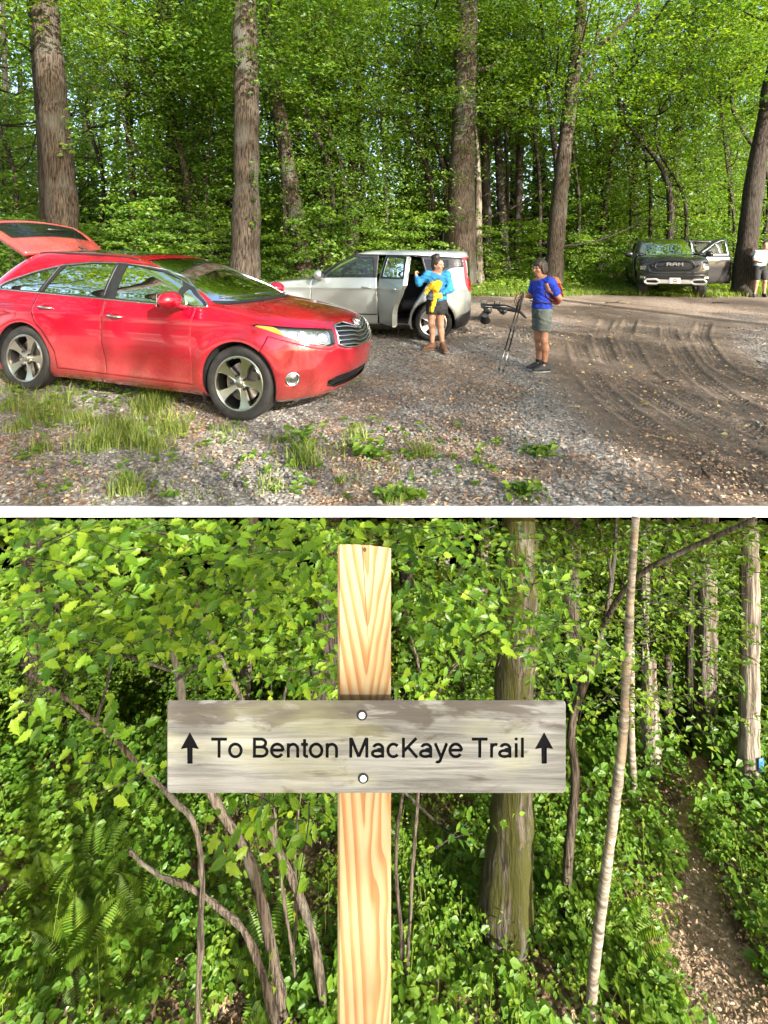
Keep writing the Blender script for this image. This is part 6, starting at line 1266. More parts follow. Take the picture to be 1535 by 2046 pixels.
# ================================================================ unseen trees round the camera: small crowns added to throw the dappled shade
def shade_trees():
    el = math.tan(R(SUN_EL)); ax, ay = math.sin(R(SUN_AZ)), -math.cos(R(SUN_AZ)); mbs = []
    def one(x, y, h, s, v, k, lab, grp, zs=1.0, d_=0):
        g = -4.78 if y < 3.3 else float(gh(x, y)); t = empty('tree', (x, y, g), k*1.3, lab, 'tree', grp); mb = MB(); top = h+2.2*s-g-1.6; q = trunk(mb, [(0, 0, -.1), (.1, .1, top*.5), (0, .2, top)], ([.04, .035, .02] if d_ == 0 else [.2, .15, .06]), 9, k, .2); branches(mb, q, .08, 5, np.random.RandomState(k), .75, 1.4*s); mb.build('trunk', M_OAK, t)
        c = link('crown', CR['tall'][v], t); c.scale = (s, s, s*zs); c.location = (0, 0, h-1.6-g-9.6*s*zs)
    # (ground spot that each crown shades, crown size, crown height above the lot)
    for k, (gx, gy, s, h) in enumerate(((3.4, 5.5, .34, 6.5), (4.9, 7.3, .40, 7.5), (2.6, 7.9, .34, 7.2), (-7.9, 19.2, .55, 13.6), (-12, 17.8, .6, 13.6), (-1.6, 25.8, .6, 13.6), (1.9, 25.2, .5, 13.6), (1.1, 7.0, .40, 6.6), (6.6, 8.8, .42, 7.5), (-.4, 9.2, .5, 8.0), (2.6, 11.2, .55, 8.5), (6.5, 12.2, .40, 8.6), (10.5, 13.5, .5, 8.5), (2.9, 4.3, .30, 6.0), (8.6, 16.5, .5, 9), (-1.2, 6.9, .26, 6.2), (-3.6, 5.4, .22, 6.4), (2.1, 5.1, .26, 6.6), (1.3, 4.2, .15, 6), (-3.1, 4.4, .20, 6.4), (-.2, 7.7, .28, 7), (-1.5, 3.7, .15, 6), (-2.3, 4.6, .13, 6), (-.7, 4.4, .13, 6.3), (.6, 3.8, .14, 6), (.2, 5.8, .15, 6.6), (1.7, 3.5, .14, 6), (-.3, 6.6, .12, 6.4), (-3.9, 3.9, .14, 6), (-1.9, 5.6, .10, 6.5), (5.6, 5.7, .36, 7), (-5.2, 6.6, .30, 7), (9.5, 11, .4, 8), (1.5, 8.9, .3, 7.4), (3.6, 14.5, .4, 9), (-3.0, 6.3, .13, 6.6), (-2.2, 6.4, .11, 6.4), (-4.7, 5.8, .12, 6.6), (-1.6, 6.0, .08, 6), (-10.5, 16.5, .40, 13.5), (-5, 18, .40, 13), (1, 18, .35, 13.5), (5.5, 20, .40, 13.5))):
        one(gx+ax*h/el, gy+ay*h/el, h, s, k % 3, k, 'unseen small broadleaf tree added to throw dappled shade', 'unseen trees added for their shade')
    one(5.9, -7.15, 5.0, .20, 1, 90, 'unseen little sapling added to shade the trail sign', 'unseen trees added for their shade')  # added out of view only to keep the sun off the board
    for k, (x, y, h, s) in enumerate(((-10.5, 1.2, 9.5, 1.0), (-14, -2.5, 10.5, 1.2), (-17.5, 2.6, 11, 1.3), (-8, -5, 11, 1.0), (-12, -9, 11, 1.2), (-20, -4, 10, 1.3), (-15, 6.0, 10, 1.0), (9.6, 9.2, 17, 1.3), (-9.8, 8.4, 15, 1.7), (-12.5, 13, 15, 1.6), (7.4, 4.6, 16, 1.6), (-7.2, 4.0, 16, 1.6))): one(x, y, h, s, k % 3, 50+k, 'tall broadleaf tree whose high crown hangs over the side of the lot', 'tall trees beside the lot', 1.0, 1)
    for k in range(15):
        a = R(200+k*10.5); d = 46+6*math.sin(k*2.3); sunny = abs(200+k*10.5-306) < 32; one(d*math.cos(a), d*math.sin(a), 1.5 if sunny else 8.5+1.5*math.sin(k*1.7), 1.2 if sunny else 2.0, k % 3, 30+k, 'far broadleaf tree closing the open ground behind the viewpoint', 'trees closing the open ground')
shade_trees()
# ================================================================ the wooded slope below the lot
PATH = np.array([(2060, 1390, 1600), (2015, 1372, 1555), (1900, 1330, 1492), (1830, 1308, 1452), (1790, 1352, 1442), (1740, 1372, 1424), (1700, 1362, 1406), (1660, 1346, 1386), (1630, 1342, 1384), (1605, 1352, 1410), (1585, 1390, 1460)], float)
def LG(px, py):
    """where the sight line through a picture point meets the slope"""
    s = (py-HY)/F_PX; Y = 4.03/(s-.25); return (px-CX)/F_PX*Y, Y
_pc = np.array([(*LG((a+b)/2, y), (b-a)/2/F_PX*LG(0, y)[1]) for y, a, b in PATH]); _pc = np.concatenate([[[_pc[0, 0]+.25, 2.6, .42]], _pc]); _pc = spline(_pc, 60); _pc[:, 2] *= .98
def path_mask(X, Y):
    w = np.interp(Y, _pc[:, 1], _pc[:, 2]); cx = np.interp(Y, _pc[:, 1], _pc[:, 0]); return SS(1.15, .85, np.abs(X-cx)/(w+1e-6)+.25*(fbm(X*9, Y*9, 2)-.5))*(Y < 5.9)*(Y > 2.2)
def build_slope():
    Ys = np.concatenate([np.linspace(-70, 2.9, 40), np.geomspace(2.95, 6.6, 330), np.geomspace(6.6, 60, 70)[1:]]); k = np.concatenate([np.linspace(-1, -.1, 60)[:-1], np.linspace(-.1, .1, 620), np.linspace(.1, 1, 60)[1:]]); W = np.where(Ys < 2.9, 60, Ys*8.2)
    Y = np.repeat(Ys[:, None], len(k), 1); X = W[:, None]*k[None]; pmk = path_mask(X, Y); near = SS(2.4, 3.1, Y)*SS(12, 6.5, Y)
    Z = lh(X, Y)+near*(.05*(fbm(X*1.8, Y*1.8, 3)-.5)+.018*(fbm(X*14, Y*14, 3)-.5)+.012*(fbm(X*45, Y*45, 2)-.5)-.03*pmk)
    ni, nj = X.shape; i = (np.arange(ni-1)[:, None]*nj+np.arange(nj-1)[None]).ravel(); F = np.stack([i, i+1, i+nj+1, i+nj], -1)
    t = NT('leaf_strewn_soil'); v = t.coord('Object'); pa = t.attr('path'); vor = t.n('TexVoronoi'); t.t.links.new(t.coord('Object', (1, 1, 1)), vor.inputs['Vector']); vor.inputs['Scale'].default_value = 26; sc = t.n('SeparateColor'); t.t.links.new(vor.outputs['Color'], sc.inputs[0])
    l = t.ramp(sc.outputs[0], [(0, (.07, .042, .024)), (.4, (.17, .105, .06)), (.75, (.30, .21, .13)), (1, (.48, .38, .27))]); n = t.noise(v, 8, 6, .7); c = t.mix(t.ramp(n, [(.38, .0), (.6, .85)]), l, (.045, .03, .018)); c2 = t.mix(.5, l, (.42, .31, .21)); c = t.mix(pa, c, c2)
    c = t.mix(t.attr('bounce_clearing'), c, t.ramp(n, [(.3, (.48, .45, .36)), (.7, (.64, .61, .50))]))  # pale unseen floor added behind the camera to bounce light onto the slope
    p = t.n('BsdfPrincipled'); t.set(p.inputs['Base Color'], c); p.inputs['Roughness'].default_value = .9; t.set(p.inputs['Normal'], t.bump(t.math('SUBTRACT', t.noise(v, 50, 3), vor.outputs['Distance']), .7, .02))
    o = link('forest_floor', mesh_np('forest_floor', np.stack([X, Y, Z], -1).reshape(-1, 3), F, t.done(p.outputs[0]), True, tint={'path': pmk.ravel(), 'bounce_clearing': SS(2.9, 2.3, Y).ravel()})); tag(o, kind='structure')
build_slope()
def slope_litter():
    rs = np.random.RandomState(41); n = 26000; Y = 3.1*np.exp(rs.rand(n)*np.log(5.9/3.1)); X = Y*rs.uniform(-1.1, 1.1, n); D = rand_dirs(rs, n, .3); L = .022+.05*rs.rand(n)**2; pmk = path_mask(X, Y); keep = rs.rand(n) < .55+.45*pmk; X, Y, D, L, pmk = X[keep], Y[keep], D[keep], L[keep], pmk[keep]; n = len(X); L *= 1-.45*pmk
    V, F = leaves_np(np.stack([X, Y, lh(X, Y)+.012+.02*rs.rand(n)], -1), D, np.stack([rs.randn(n)*.35, -.45+rs.randn(n)*.3, np.ones(n)], -1), L, L*(.4+.35*rs.rand(n)), .15)
    t = NT('dry_leaf'); a = t.attr('tint'); c = t.ramp(a, [(0, (.07, .038, .02)), (.5, (.19, .115, .062)), (.9, (.34, .23, .135)), (1, (.46, .35, .23))]); mt = t.done(t.bsdf(Base_Color=c, Roughness=.75))
    tag(link('leaf_litter', mesh_np('leaf_litter', V, F, mt, False, tint={'tint': np.repeat(rs.rand(n), 4)})), kind='stuff')
slope_litter()
def slope_plants():
    """low broad-leaved plants: a short stem with a whorl of leaves"""
    rs = np.random.RandomState(43); n = 12500; Y = 3.12*np.exp(rs.rand(n)*np.log(7.0/3.12)); X = Y*rs.uniform(-1.28, 1.28, n); pm_ = path_mask(X, Y); px = CX+F_PX*X/Y; py = HY-F_PX*lh(X, Y)/Y
    bare = SS(.50, .60, fbm(X*1.3+2, Y*2.2, 3))*SS(1000, 650, px)*SS(1680, 1800, py)*.95      # the leaf-strewn opening at the left
    keep = (rs.rand(n) > pm_*1.5+bare); wd = np.interp(Y, _pc[:, 1], _pc[:, 0]); keep &= ~((np.abs(X-wd) < .25) & (rs.rand(n) < .5) & (Y < 4.4)); keep &= rs.rand(n) < .25+.75*SS(.36, .52, fbm(X*2.1+7, Y*3, 3)); X, Y = X[keep], Y[keep]; n = len(X); px = CX+F_PX*X/Y
    h = (.05+.22*rs.rand(n)**1.5)*(1+.8*SS(4.2, 5.6, Y)); Pp = []; D = []; N = []; L = []; T = []; tb = np.clip(.45+.5*(fbm(X*1.1, Y*1.1, 3)-.5)+.12*rs.randn(n), 0, 1)
    for q in range(6):
        a = q*2*np.pi/6+rs.rand(n)*.9; hh = h*(.55+.5*rs.rand(n)); Pp.append(np.stack([X+.012*np.cos(a), Y+.012*np.sin(a), lh(X, Y)+hh], -1)); D.append(np.stack([np.cos(a), np.sin(a), .25*rs.randn(n)-.05], -1)); N.append(np.stack([.25+rs.randn(n)*.35, -.5+rs.randn(n)*.35, np.ones(n)], -1)); L.append((.020+.066*rs.rand(n)**1.6)*(1+.35*SS(4.4, 5.6, Y))); T.append(tb+.08*rs.randn(n))
    Pp, D, N, L, T = map(np.concatenate, (Pp, D, N, L, T)); m = len(Pp); S = np.cross(D, N)
    # a rounder six-cornered leaf
    D /= np.linalg.norm(D, axis=1)[:, None]; S = np.cross(D, N); S /= np.linalg.norm(S, axis=1)[:, None]; U = np.cross(S, D); l = L[:, None]; w = l*.30
    V = np.stack([Pp, Pp+D*l*.3+S*w+U*l*.05, Pp+D*l*.62+S*w*.85+U*l*.04, Pp+D*l-U*l*.06, Pp+D*l*.62-S*w*.85+U*l*.04, Pp+D*l*.3-S*w+U*l*.05], 1).reshape(-1, 3); b = (np.arange(m)*6)[:, None]; F = np.concatenate([b+np.array([0, 1, 2, 3]), b+np.array([0, 3, 4, 5])])
    tag(link('undergrowth', mesh_np('undergrowth', V, F, M_FLOORLEAF, False, tint={'tint': np.repeat(np.clip(T, 0, 1), 6)})), kind='stuff')
slope_plants()
def slope_weeds():
    """finer, paler sprays and bare stalks among the broad leaves"""
    rs = np.random.RandomState(47); n = 1500; Y = 3.12*np.exp(rs.rand(n)*np.log(6.2/3.12)); X = Y*rs.uniform(-.88, .88, n); keep = rs.rand(n) > path_mask(X, Y)*1.2; X, Y = X[keep], Y[keep]; px = CX+F_PX*X/Y; py = HY-F_PX*lh(X, Y)/Y; keep = ~((px < 640) & (py > 1690) & (rs.rand(len(X)) < .7)); X, Y = X[keep], Y[keep]; n = len(X); Pp = []; D = []; L = []; mb = MB()
    for x, y in zip(X, Y):
        z = float(lh(x, y)); h = .12+.40*rs.rand()**2; tip = np.array([x+rs.randn()*.06, y+rs.randn()*.06, z+h]); b0 = np.array([x, y, z])
        if rs.rand() < .4: mb.tube([b0, (b0+tip)/2+rs.randn(3)*.01, tip], [.003, .0025, .0012], 4, cap=False)
        for q in range(rs.randint(7, 16)):
            t_ = .35+.65*rs.rand(); a = rs.rand()*6.28; Pp.append(b0+(tip-b0)*t_+.03*rs.randn(3)); D.append((math.cos(a), math.sin(a), .2*rs.randn())); L.append(.016+.034*rs.rand())
    Pp, D, L = map(np.array, (Pp, D, L)); m = len(Pp); V, F = leaves_np(Pp, D, up_normals(rs, m, .4), L, L*.55); tv = np.concatenate(mb.V); tf = np.array(mb.F[4])+len(V)
    tag(link('weeds', mesh_np('weeds', np.concatenate([V, tv]), [F, tf], [M_LEAF_LIT, M_GRASS], False, [0]*len(F)+[1]*len(tf), {'tint': np.concatenate([np.repeat(np.clip(.6+.2*rs.randn(m), 0, 1), 4), np.full(len(tv), .6)])})), kind='stuff')
slope_weeds()
def fern_mesh(seed):
    rs = np.random.RandomState(seed); Pp = []; D = []; N = []; L = []; mb = []
    for f in range(8):
        a = f*2*np.pi/8+rs.rand()*.5; ln = .34*(.75+.4*rs.rand()); d = np.array([np.cos(a), np.sin(a), 0]); s = np.array([-d[1], d[0], 0])
        for k in range(26):
            t = (k+1)/27; c = d*ln*t*(1-.15*t)+np.array([0, 0, ln*(1.05*t-.85*t*t)]); wl = .085*(math.sin(min(1, t*1.25)*math.pi*.88+.25))*(1-t*.55)+.006
            for sg in (-1, 1): Pp.append(c); D.append(s*sg*.95+d*.35+np.array([0, 0, -.12])); N.append(np.array([0, 0, 1])-d*.5*(t-.4)); L.append(wl)
    Pp, D, N, L = map(np.array, (Pp, D, N, L)); V, F = leaves_np(Pp, D, N, L, L*.26, .1); return mesh_np('fern', V, F, M_LEAF_LIT, False, tint={'tint': np.repeat(np.clip(.62+.12*rs.randn(len(Pp)), 0, 1), 4)})
FERN = [fern_mesh(k) for k in (1, 2, 3)]; _rs = np.random.RandomState(4)
for px, py in ((60, 1700), (120, 1660), (200, 1640), (270, 1690), (90, 1780), (170, 1830), (230, 1870), (300, 1920), (60, 1850), (350, 1860), (40, 1930), (150, 1930), (420, 1800), (330, 1740), (250, 1760), (840, 1760), (890, 1800), (860, 1700), (560, 1960), (20, 1640), (95, 1610), (130, 1720), (180, 1770), (40, 1740), (240, 1820), (110, 1850), (280, 1860), (200, 1910), (60, 1600), (330, 1690), (90, 1980), (260, 1985), (1250, 1900), (1180, 1760)):
    X, Y = LG(px, py); f = link('fern', FERN[_rs.randint(3)]); f.location = (X, Y, float(lh(X, Y))); f.rotation_euler = (-.25, 0, _rs.rand()*6.28); f.scale = (_rs.uniform(.9, 1.5),)*3
    tag(f, 'light green fern fanning out of the leaf litter on the slope', 'fern', 'ferns on the wooded slope')
# ---------------------------------------------------------------- the trail sign
def build_sign():
    Yb, Yp = .830, .868; k = Yp/F_PX; x0, x1 = (674.5-CX)*k, (781.5-CX)*k; zt = (HY-1088)*k; post = empty('trail_sign', ((x0+x1)/2, Yp, float(lh(0, Yp))), 0, 'weathered wooden trail sign reading To Benton MacKaye Trail on a new timber post', 'sign'); O = Matrix.Translation(-Vector(post.location)); W = x1-x0
    t = NT('pressure_treated_pine'); v = t.coord('Object'); sx = t.n('SeparateXYZ'); t.t.links.new(v, sx.inputs[0]); wob = t.noise(t.coord('Object', (10, 10, 2.2)), 1, 3, .5); fine = t.noise(t.coord('Object', (240, 240, 5)), 1, 4, .6)
    zz = t.math('ADD', sx.outputs[2], -post.location.z*-0.0); xx = t.math('ADD', t.math('MULTIPLY', sx.outputs[0], 1.0), t.math('ADD', t.math('MULTIPLY', wob, .040), -.024)); ax = t.math('ABSOLUTE', xx); hyp = t.math('SQRT', t.math('ADD', t.math('MULTIPLY', ax, ax), .000012))
    up = t.n('MapRange'); t.set(up.inputs[0], sx.outputs[2]); up.inputs[1].default_value = zt-post.location.z-.40; up.inputs[2].default_value = zt-post.location.z-.28; up.inputs[3].default_value = 4.0; up.inputs[4].default_value = 11.0
    fz = t.math('MULTIPLY', sx.outputs[2], up.outputs[0]); ph = t.math('ADD', t.math('SUBTRACT', t.math('MULTIPLY', hyp, 64.0), fz), t.math('MULTIPLY', wob, 3.4)); wv = t.math('FRACT', ph)
    c = t.ramp(wv, [(.0, (.29, .22, .12)), (.30, (.305, .235, .138)), (.52, (.26, .175, .085)), (.70, (.22, .095, .028)), (.95, (.195, .075, .020)), (1.0, (.29, .22, .12))]); c = t.mix(t.math('MULTIPLY', fine, .45), c, (.32, .22, .12)); grn = t.noise(t.coord('Object', (14, 14, 3)), 1, 3); c = t.mix(t.ramp(grn, [(.52, 0.0), (.72, .35)]), c, (.36, .37, .16))
    p = t.n('BsdfPrincipled'); t.set(p.inputs['Base Color'], c); p.inputs['Roughness'].default_value = .7; p.inputs['Specular IOR Level'].default_value = .3; t.set(p.inputs['Normal'], t.bump(fine, .35, .002)); mpine = t.done(p.outputs[0])
    # square post with a slanting, slightly dog-eared top and an open drying crack
    b = .004; zb = float(lh(0, Yp))-.45; n = []; ring = [(x0+b, 0), (x0+.30*W, 0), (x0+.55*W, 0), (x0+.80*W, 0), (x1-b, 0), (x1, b), (x1, W-b), (x1-b, W), (x0+b, W), (x0, W-b), (x0, b)]
    tops = [0, 0, -.001, -.002, -.005, -.006, -.006, -.004, 0, -.001, -.001]; V = [(x, Yp+y, zb) for x, y in ring]+[(x, Yp+y, zt+dz-y*.85) for (x, y), dz in zip(ring, tops)]; m = len(ring); mb = MB(); mb.add(V, [[i, (i+1) % m, (i+1) % m+m, i+m] for i in range(m)]+[list(range(m, 2*m)), list(range(m))[::-1]]); mb.build('post', mpine, post, edge=25, M=O)
    cr = MB(); pts = [((724-CX)*k, 0, zt-.004), ((728-CX)*k, 0, (HY-1150)*k), ((733-CX)*k, 0, (HY-1240)*k), ((737-CX)*k, 0, (HY-1285)*k)]
    for i in range(3):
        a, c2 = np.array(pts[i]), np.array(pts[i+1]); w0, w1 = (.0006, .0005, .0003, .0001)[i:i+2]; cr.add([(a[0]-w0, Yp-.0004, a[2]), (a[0]+w0, Yp-.0004, a[2]), (c2[0]+w1, Yp-.0004, c2[2]), (c2[0]-w1, Yp-.0004, c2[2])], [[0, 1, 2, 3]])
    kx, kz = (729-CX)*k, (HY-1098)*k
    cr.add([(kx+.003*math.cos(a), Yp-.0004, kz+.0042*math.sin(a)) for a in np.linspace(0, 2*math.pi, 12)[:-1]], [list(range(11))]); cr.build('drying_crack', pm('crack', (.04, .02, .01), .9), post, smooth=False, M=O)
    # board
    kb = Yb/F_PX; bx = lambda x: (x-CX)*kb; bz = lambda y: (HY-y)*kb; L, Rr, T, B = bx(333), bx(1131.5), bz(1401.5), bz(1587); th = .0375
    t = NT('weathered_oak'); v = t.coord('Object'); g1 = t.noise(t.coord('Object', (3.2, 30, 60)), 1, 9, .68, .6); g2 = t.noise(t.coord('Object', (14, 100, 420)), 1, 5, .6); g3 = t.noise(t.coord('Object', (9, 20, 32)), 1, 5, .6, .8); g4 = t.noise(t.coord('Object', (4, 4, 11)), 1, 4)
    c = t.ramp(g1, [(.35, (.050, .049, .046)), (.47, (.115, .114, .110)), (.56, (.175, .175, .170)), (.68, (.25, .25, .245))]); c = t.mix(t.math('MULTIPLY', g2, .5), c, (.17, .168, .158)); sx = t.n('SeparateXYZ'); t.t.links.new(v, sx.inputs[0])
    tp = t.n('MapRange'); t.set(tp.inputs[0], sx.outputs[2]); zc = (T+B)/2-post.location.z; tp.inputs[1].default_value = T-post.location.z-.055; tp.inputs[2].default_value = T-post.location.z+.004; tp.inputs[3].default_value = 0; tp.inputs[4].default_value = .24
    blot = t.ramp(t.math('ADD', g3, tp.outputs[0]), [(.57, 0.0), (.67, .88)]); c = t.mix(blot, c, (.060, .052, .045)); c = t.mix(t.ramp(g4, [(.5, 0.0), (.68, .45)]), c, (.24, .25, .13))
    p = t.n('BsdfPrincipled'); t.set(p.inputs['Base Color'], c); p.inputs['Roughness'].default_value = .85; p.inputs['Specular IOR Level'].default_value = .2; t.set(p.inputs['Normal'], t.bump(t.math('ADD', g2, t.math('MULTIPLY', g1, .6)), .55, .0025)); mboard = t.done(p.outputs[0])
    rc = .006; out = []
    for cx, cz, a0 in ((Rr-rc, T-rc, 0), (L+rc, T-rc, 90), (L+rc, B+rc, 180), (Rr-rc, B+rc, 270)):
        for q in range(5): a = R(a0+q*22.5); out.append((cx+rc*math.cos(a), cz+rc*math.sin(a)))
    m = len(out); cxz = np.array(out).mean(0); lay = []
    for y, ins, back in ((Yb+.002, 0.0, 0), (Yb, .0022, 0), (Yb+th, .003, .032)): lay.append([(x-np.sign(x-cxz[0])*ins, y, z-np.sign(z-cxz[1])*ins-(back if z > cxz[1] else 0)) for x, z in out])
    mb = MB(); V = lay[1]+lay[0]+lay[2]; mb.add(V, [list(range(m))[::-1]]+[[i, (i+1) % m, (i+1) % m+m, i+m] for i in range(m)]+[[i+m, (i+1) % m+m, (i+1) % m+2*m, i+2*m] for i in range(m)]+[list(range(2*m, 3*m))]); board = mb.build('board', mboard, post, edge=20, M=O)
    # routed lettering and arrows: recessed 2.4 mm into the board, dark inside
    ink = pm('routed_black', (.004, .004, .005), .95, spec=.05); xa, xb, za, zb2 = bx(350), bx(1117), bz(1534), bz(1455); nx, nz = 1120, 116; GX = np.linspace(xa, xb, nx)[None]+np.zeros((nz, 1)); GZ = np.linspace(za, zb2, nz)[:, None]+np.zeros((1, nx)); D = np.full((nz, nx), 9.0)
    cap = bz(1474)-bz(1514); hw = .076
    def seg(x0, y0, x1, y1):
        def f(x, y):
            ln = math.hypot(x1-x0, y1-y0); ux, uy = (x1-x0)/ln, (y1-y0)/ln; a = (x-x0)*ux+(y-y0)*uy; b_ = -(x-x0)*uy+(y-y0)*ux; return np.maximum(np.maximum(-a, a-ln), np.abs(b_)-hw)
        return f
    def arc(cx, cy, rx, ry, a0, a1):
        def f(x, y):
            px, py = (x-cx), (y-cy); k0 = np.hypot(px/rx, py/ry); k1 = np.hypot(px/rx**2, py/ry**2)+1e-9; d = np.abs(k0*(k0-1)/k1)-hw; an = np.degrees(np.arctan2(py/ry, px/rx)); an = (an-a0) % 360; out_ = an > (a1-a0); e = np.minimum(an-(a1-a0), 360-an); return np.where(out_, np.maximum(d, np.radians(e)*min(rx, ry)*k0), d)
        return f
    GL = {'T': (.853, [seg(.03, .926, .823, .926), seg(.427, .93, .427, 0)]), 'o': (.777, [arc(.389, .363, .29, .315, -180, 180)]), 'B': (.931, [seg(.177, 0, .177, 1), seg(.11, .926, .50, .926), seg(.11, .53, .52, .53), seg(.11, .074, .54, .074), arc(.50, .728, .24, .198, -90, 90), arc(.54, .302, .27, .228, -90, 90)]),
          'e': (.777, [arc(.389, .363, .29, .315, 0, 325), seg(.10, .375, .70, .375)]), 'n': (.777, [seg(.165, 0, .165, .725), arc(.40, .42, .235, .25, 0, 180), seg(.635, 0, .635, .43)]), 't': (.388, [seg(.20, .16, .20, .93), seg(.02, .665, .37, .665), arc(.335, .16, .135, .10, 180, 275), seg(.32, .062, .38, .062)]),
          'M': (1.163, [seg(.18, 0, .18, 1), seg(.985, 0, .985, 1), seg(.20, .98, .582, .04), seg(.965, .98, .582, .04)]), 'a': (.777, [seg(.615, .0, .615, .50), arc(.385, .46, .23, .205, 0, 160), arc(.345, .205, .245, .15, 20, 340), seg(.36, .40, .62, .43)]), 'c': (.698, [arc(.375, .363, .275, .315, 42, 318)]),
          'K': (.931, [seg(.18, 0, .18, 1), seg(.20, .33, .83, .98), seg(.40, .54, .87, .0)]), 'y': (.698, [seg(.055, .725, .36, .0), seg(.64, .725, .31, -.13), arc(.19, -.10, .13, .115, 230, 345)]), 'r': (.465, [seg(.165, 0, .165, .725), arc(.36, .45, .195, .21, 62, 180)]), 'i': (.310, [seg(.155, 0, .155, .725), seg(.155, .87, .155, 1)]), 'l': (.310, [seg(.155, 0, .155, 1)]), ' ': (.388, [])}
    txt = 'To Benton MacKaye Trail'; tot = sum(GL[c_][0] for c_ in txt)-.03-.082; kx2 = (bx(1047)-bx(422))/tot; pen = -.03
    for c_ in txt:
        u = (GX-bx(422))/kx2-pen; v_ = (GZ-bz(1514))/cap
        j0, j1 = np.searchsorted(u[0], [-.2, GL[c_][0]+.2])
        for f in GL[c_][1]: D[:, j0:j1] = np.minimum(D[:, j0:j1], f(u[:, j0:j1], v_[:, j0:j1])*cap)
        pen += GL[c_][0]
    for ax0 in (379.5, 1087.5):
        ar = [(bx(ax0), bz(1463)), (bx(ax0-18.5), bz(1497)), (bx(ax0-5.5), bz(1494.5)), (bx(ax0-5), bz(1526)), (bx(ax0+5.5), bz(1526)), (bx(ax0+5.5), bz(1494.5)), (bx(ax0+18.5), bz(1497))]; dd = np.full(D.shape, 9.0)
        for q in range(7):
            a_, b_ = np.array(ar[q]), np.array(ar[(q+1) % 7]); e = b_-a_; tt = np.clip(((GX-a_[0])*e[0]+(GZ-a_[1])*e[1])/(e @ e), 0, 1); dd = np.minimum(dd, np.hypot(GX-a_[0]-tt*e[0], GZ-a_[1]-tt*e[1]))
        D = np.minimum(D, np.where(in_poly(GX, GZ, ar), -dd, dd))
    best = np.full(D.shape, 9.0); NX, NZ = GX.copy(), GZ.copy()
    for di, dj in ((1, 0), (0, 1)):
        A = D[:nz-di, :nx-dj]; Bq = D[di:, dj:]; cr_ = np.argwhere((A < 0) != (Bq < 0))
        for i_, j_ in cr_:
            a_, b_ = D[i_, j_], D[i_+di, j_+dj]; tq = a_/(a_-b_); q0, q1 = (i_, j_), (i_+di, j_+dj); tgt, mv = (q0, tq) if tq <= .5 else (q1, 1-tq)
            if mv < best[tgt]: best[tgt] = mv; NX[tgt] = GX[q0]*(1-tq)+GX[q1]*tq; NZ[tgt] = GZ[q0]*(1-tq)+GZ[q1]*tq
    D2 = np.where(best < 9, 0, D); on = best < 9; dg = (on[:-1, 1:] & on[1:, :-1] & ~(on[:-1, :-1] & on[1:, 1:])); idx = (np.arange(nz-1)[:, None]*nx+np.arange(nx-1)[None]); a_, b_, c_, d_ = idx, idx+1, idx+nx+1, idx+nx
    T3 = np.concatenate([np.where(dg[..., None], np.stack([a_, b_, d_], -1), np.stack([a_, b_, c_], -1)).reshape(-1, 3), np.where(dg[..., None], np.stack([b_, c_, d_], -1), np.stack([a_, c_, d_], -1)).reshape(-1, 3)])
    ins = D2.ravel()[T3].sum(1) < 0; Vg = np.stack([NX, np.full_like(NX, Yb), NZ], -1).reshape(-1, 3)
    E = tri_edges(T3[ins]); ke, cn = np.unique(E, axis=0, return_counts=True); be = ke[cn == 1]
    def sub(nm, V_, F_, mt, par):
        ids, inv = np.unique(F_.ravel(), return_inverse=True); m_ = mesh_np(nm, V_[ids], inv.reshape(-1, F_.shape[1]), mt, False); m_.transform(O); return link(nm, m_, par)
    # the band replaces that part of the front face: four plain strips frame it
    bm = bmesh.new(); bm.from_mesh(board.data); fr_ = max(bm.faces, key=lambda f: f.calc_area() if abs(f.normal.y+1) < .1 else 0); bmesh.ops.delete(bm, geom=[fr_], context='FACES_ONLY'); bm.to_mesh(board.data); bm.free()
    o2 = [(x-np.sign(x-cxz[0])*.0022, z-np.sign(z-cxz[1])*.0022) for x, z in out]; mb = MB(); vv = [(x, Yb, z) for x, z in o2]+[(xb, Yb, zb2), (xa, Yb, zb2), (xa, Yb, za), (xb, Yb, za)]; mm = len(o2)
    mb.add(vv, [[mm, 0, 1, 2, 3, 4, 5, 6, 7, 8, 9, mm+1][::-1], [mm+1, 9, 10, mm+2][::-1], [mm+2]+list(range(10, 20))[0:10]+[mm+3], [mm+3, 19, 0, mm]])
    fm = mb.mesh('board_face', mboard, False); fm.transform(O); link('board_face', fm, board)
    Vw = np.concatenate([Vg, Vg+np.array((0, .0024, 0))]); sub('board_face', Vg, T3[~ins], mboard, board); n0 = len(Vg)
    xl, xr = bx(405), bx(1060); cxs = Vg[T3[:, 0], 0]; exs = Vg[be[:, 0], 0]
    for nm, lo_, hi_ in (('lettering', xl, xr), ('arrow', -9, xl), ('arrow', xr, 9)):
        fsel = T3[ins & (cxs > lo_) & (cxs < hi_)]+n0; es = be[(exs > lo_) & (exs < hi_)]; wq = np.stack([es[:, 0], es[:, 1], es[:, 1]+n0, es[:, 0]+n0], -1)
        ids, inv = np.unique(np.concatenate([fsel.ravel(), wq.ravel()]), return_inverse=True); m_ = mesh_np(nm, Vw[ids], [inv[:fsel.size].reshape(-1, 3), inv[fsel.size:].reshape(-1, 4)], ink, False); m_.transform(O); link(nm, m_, board)
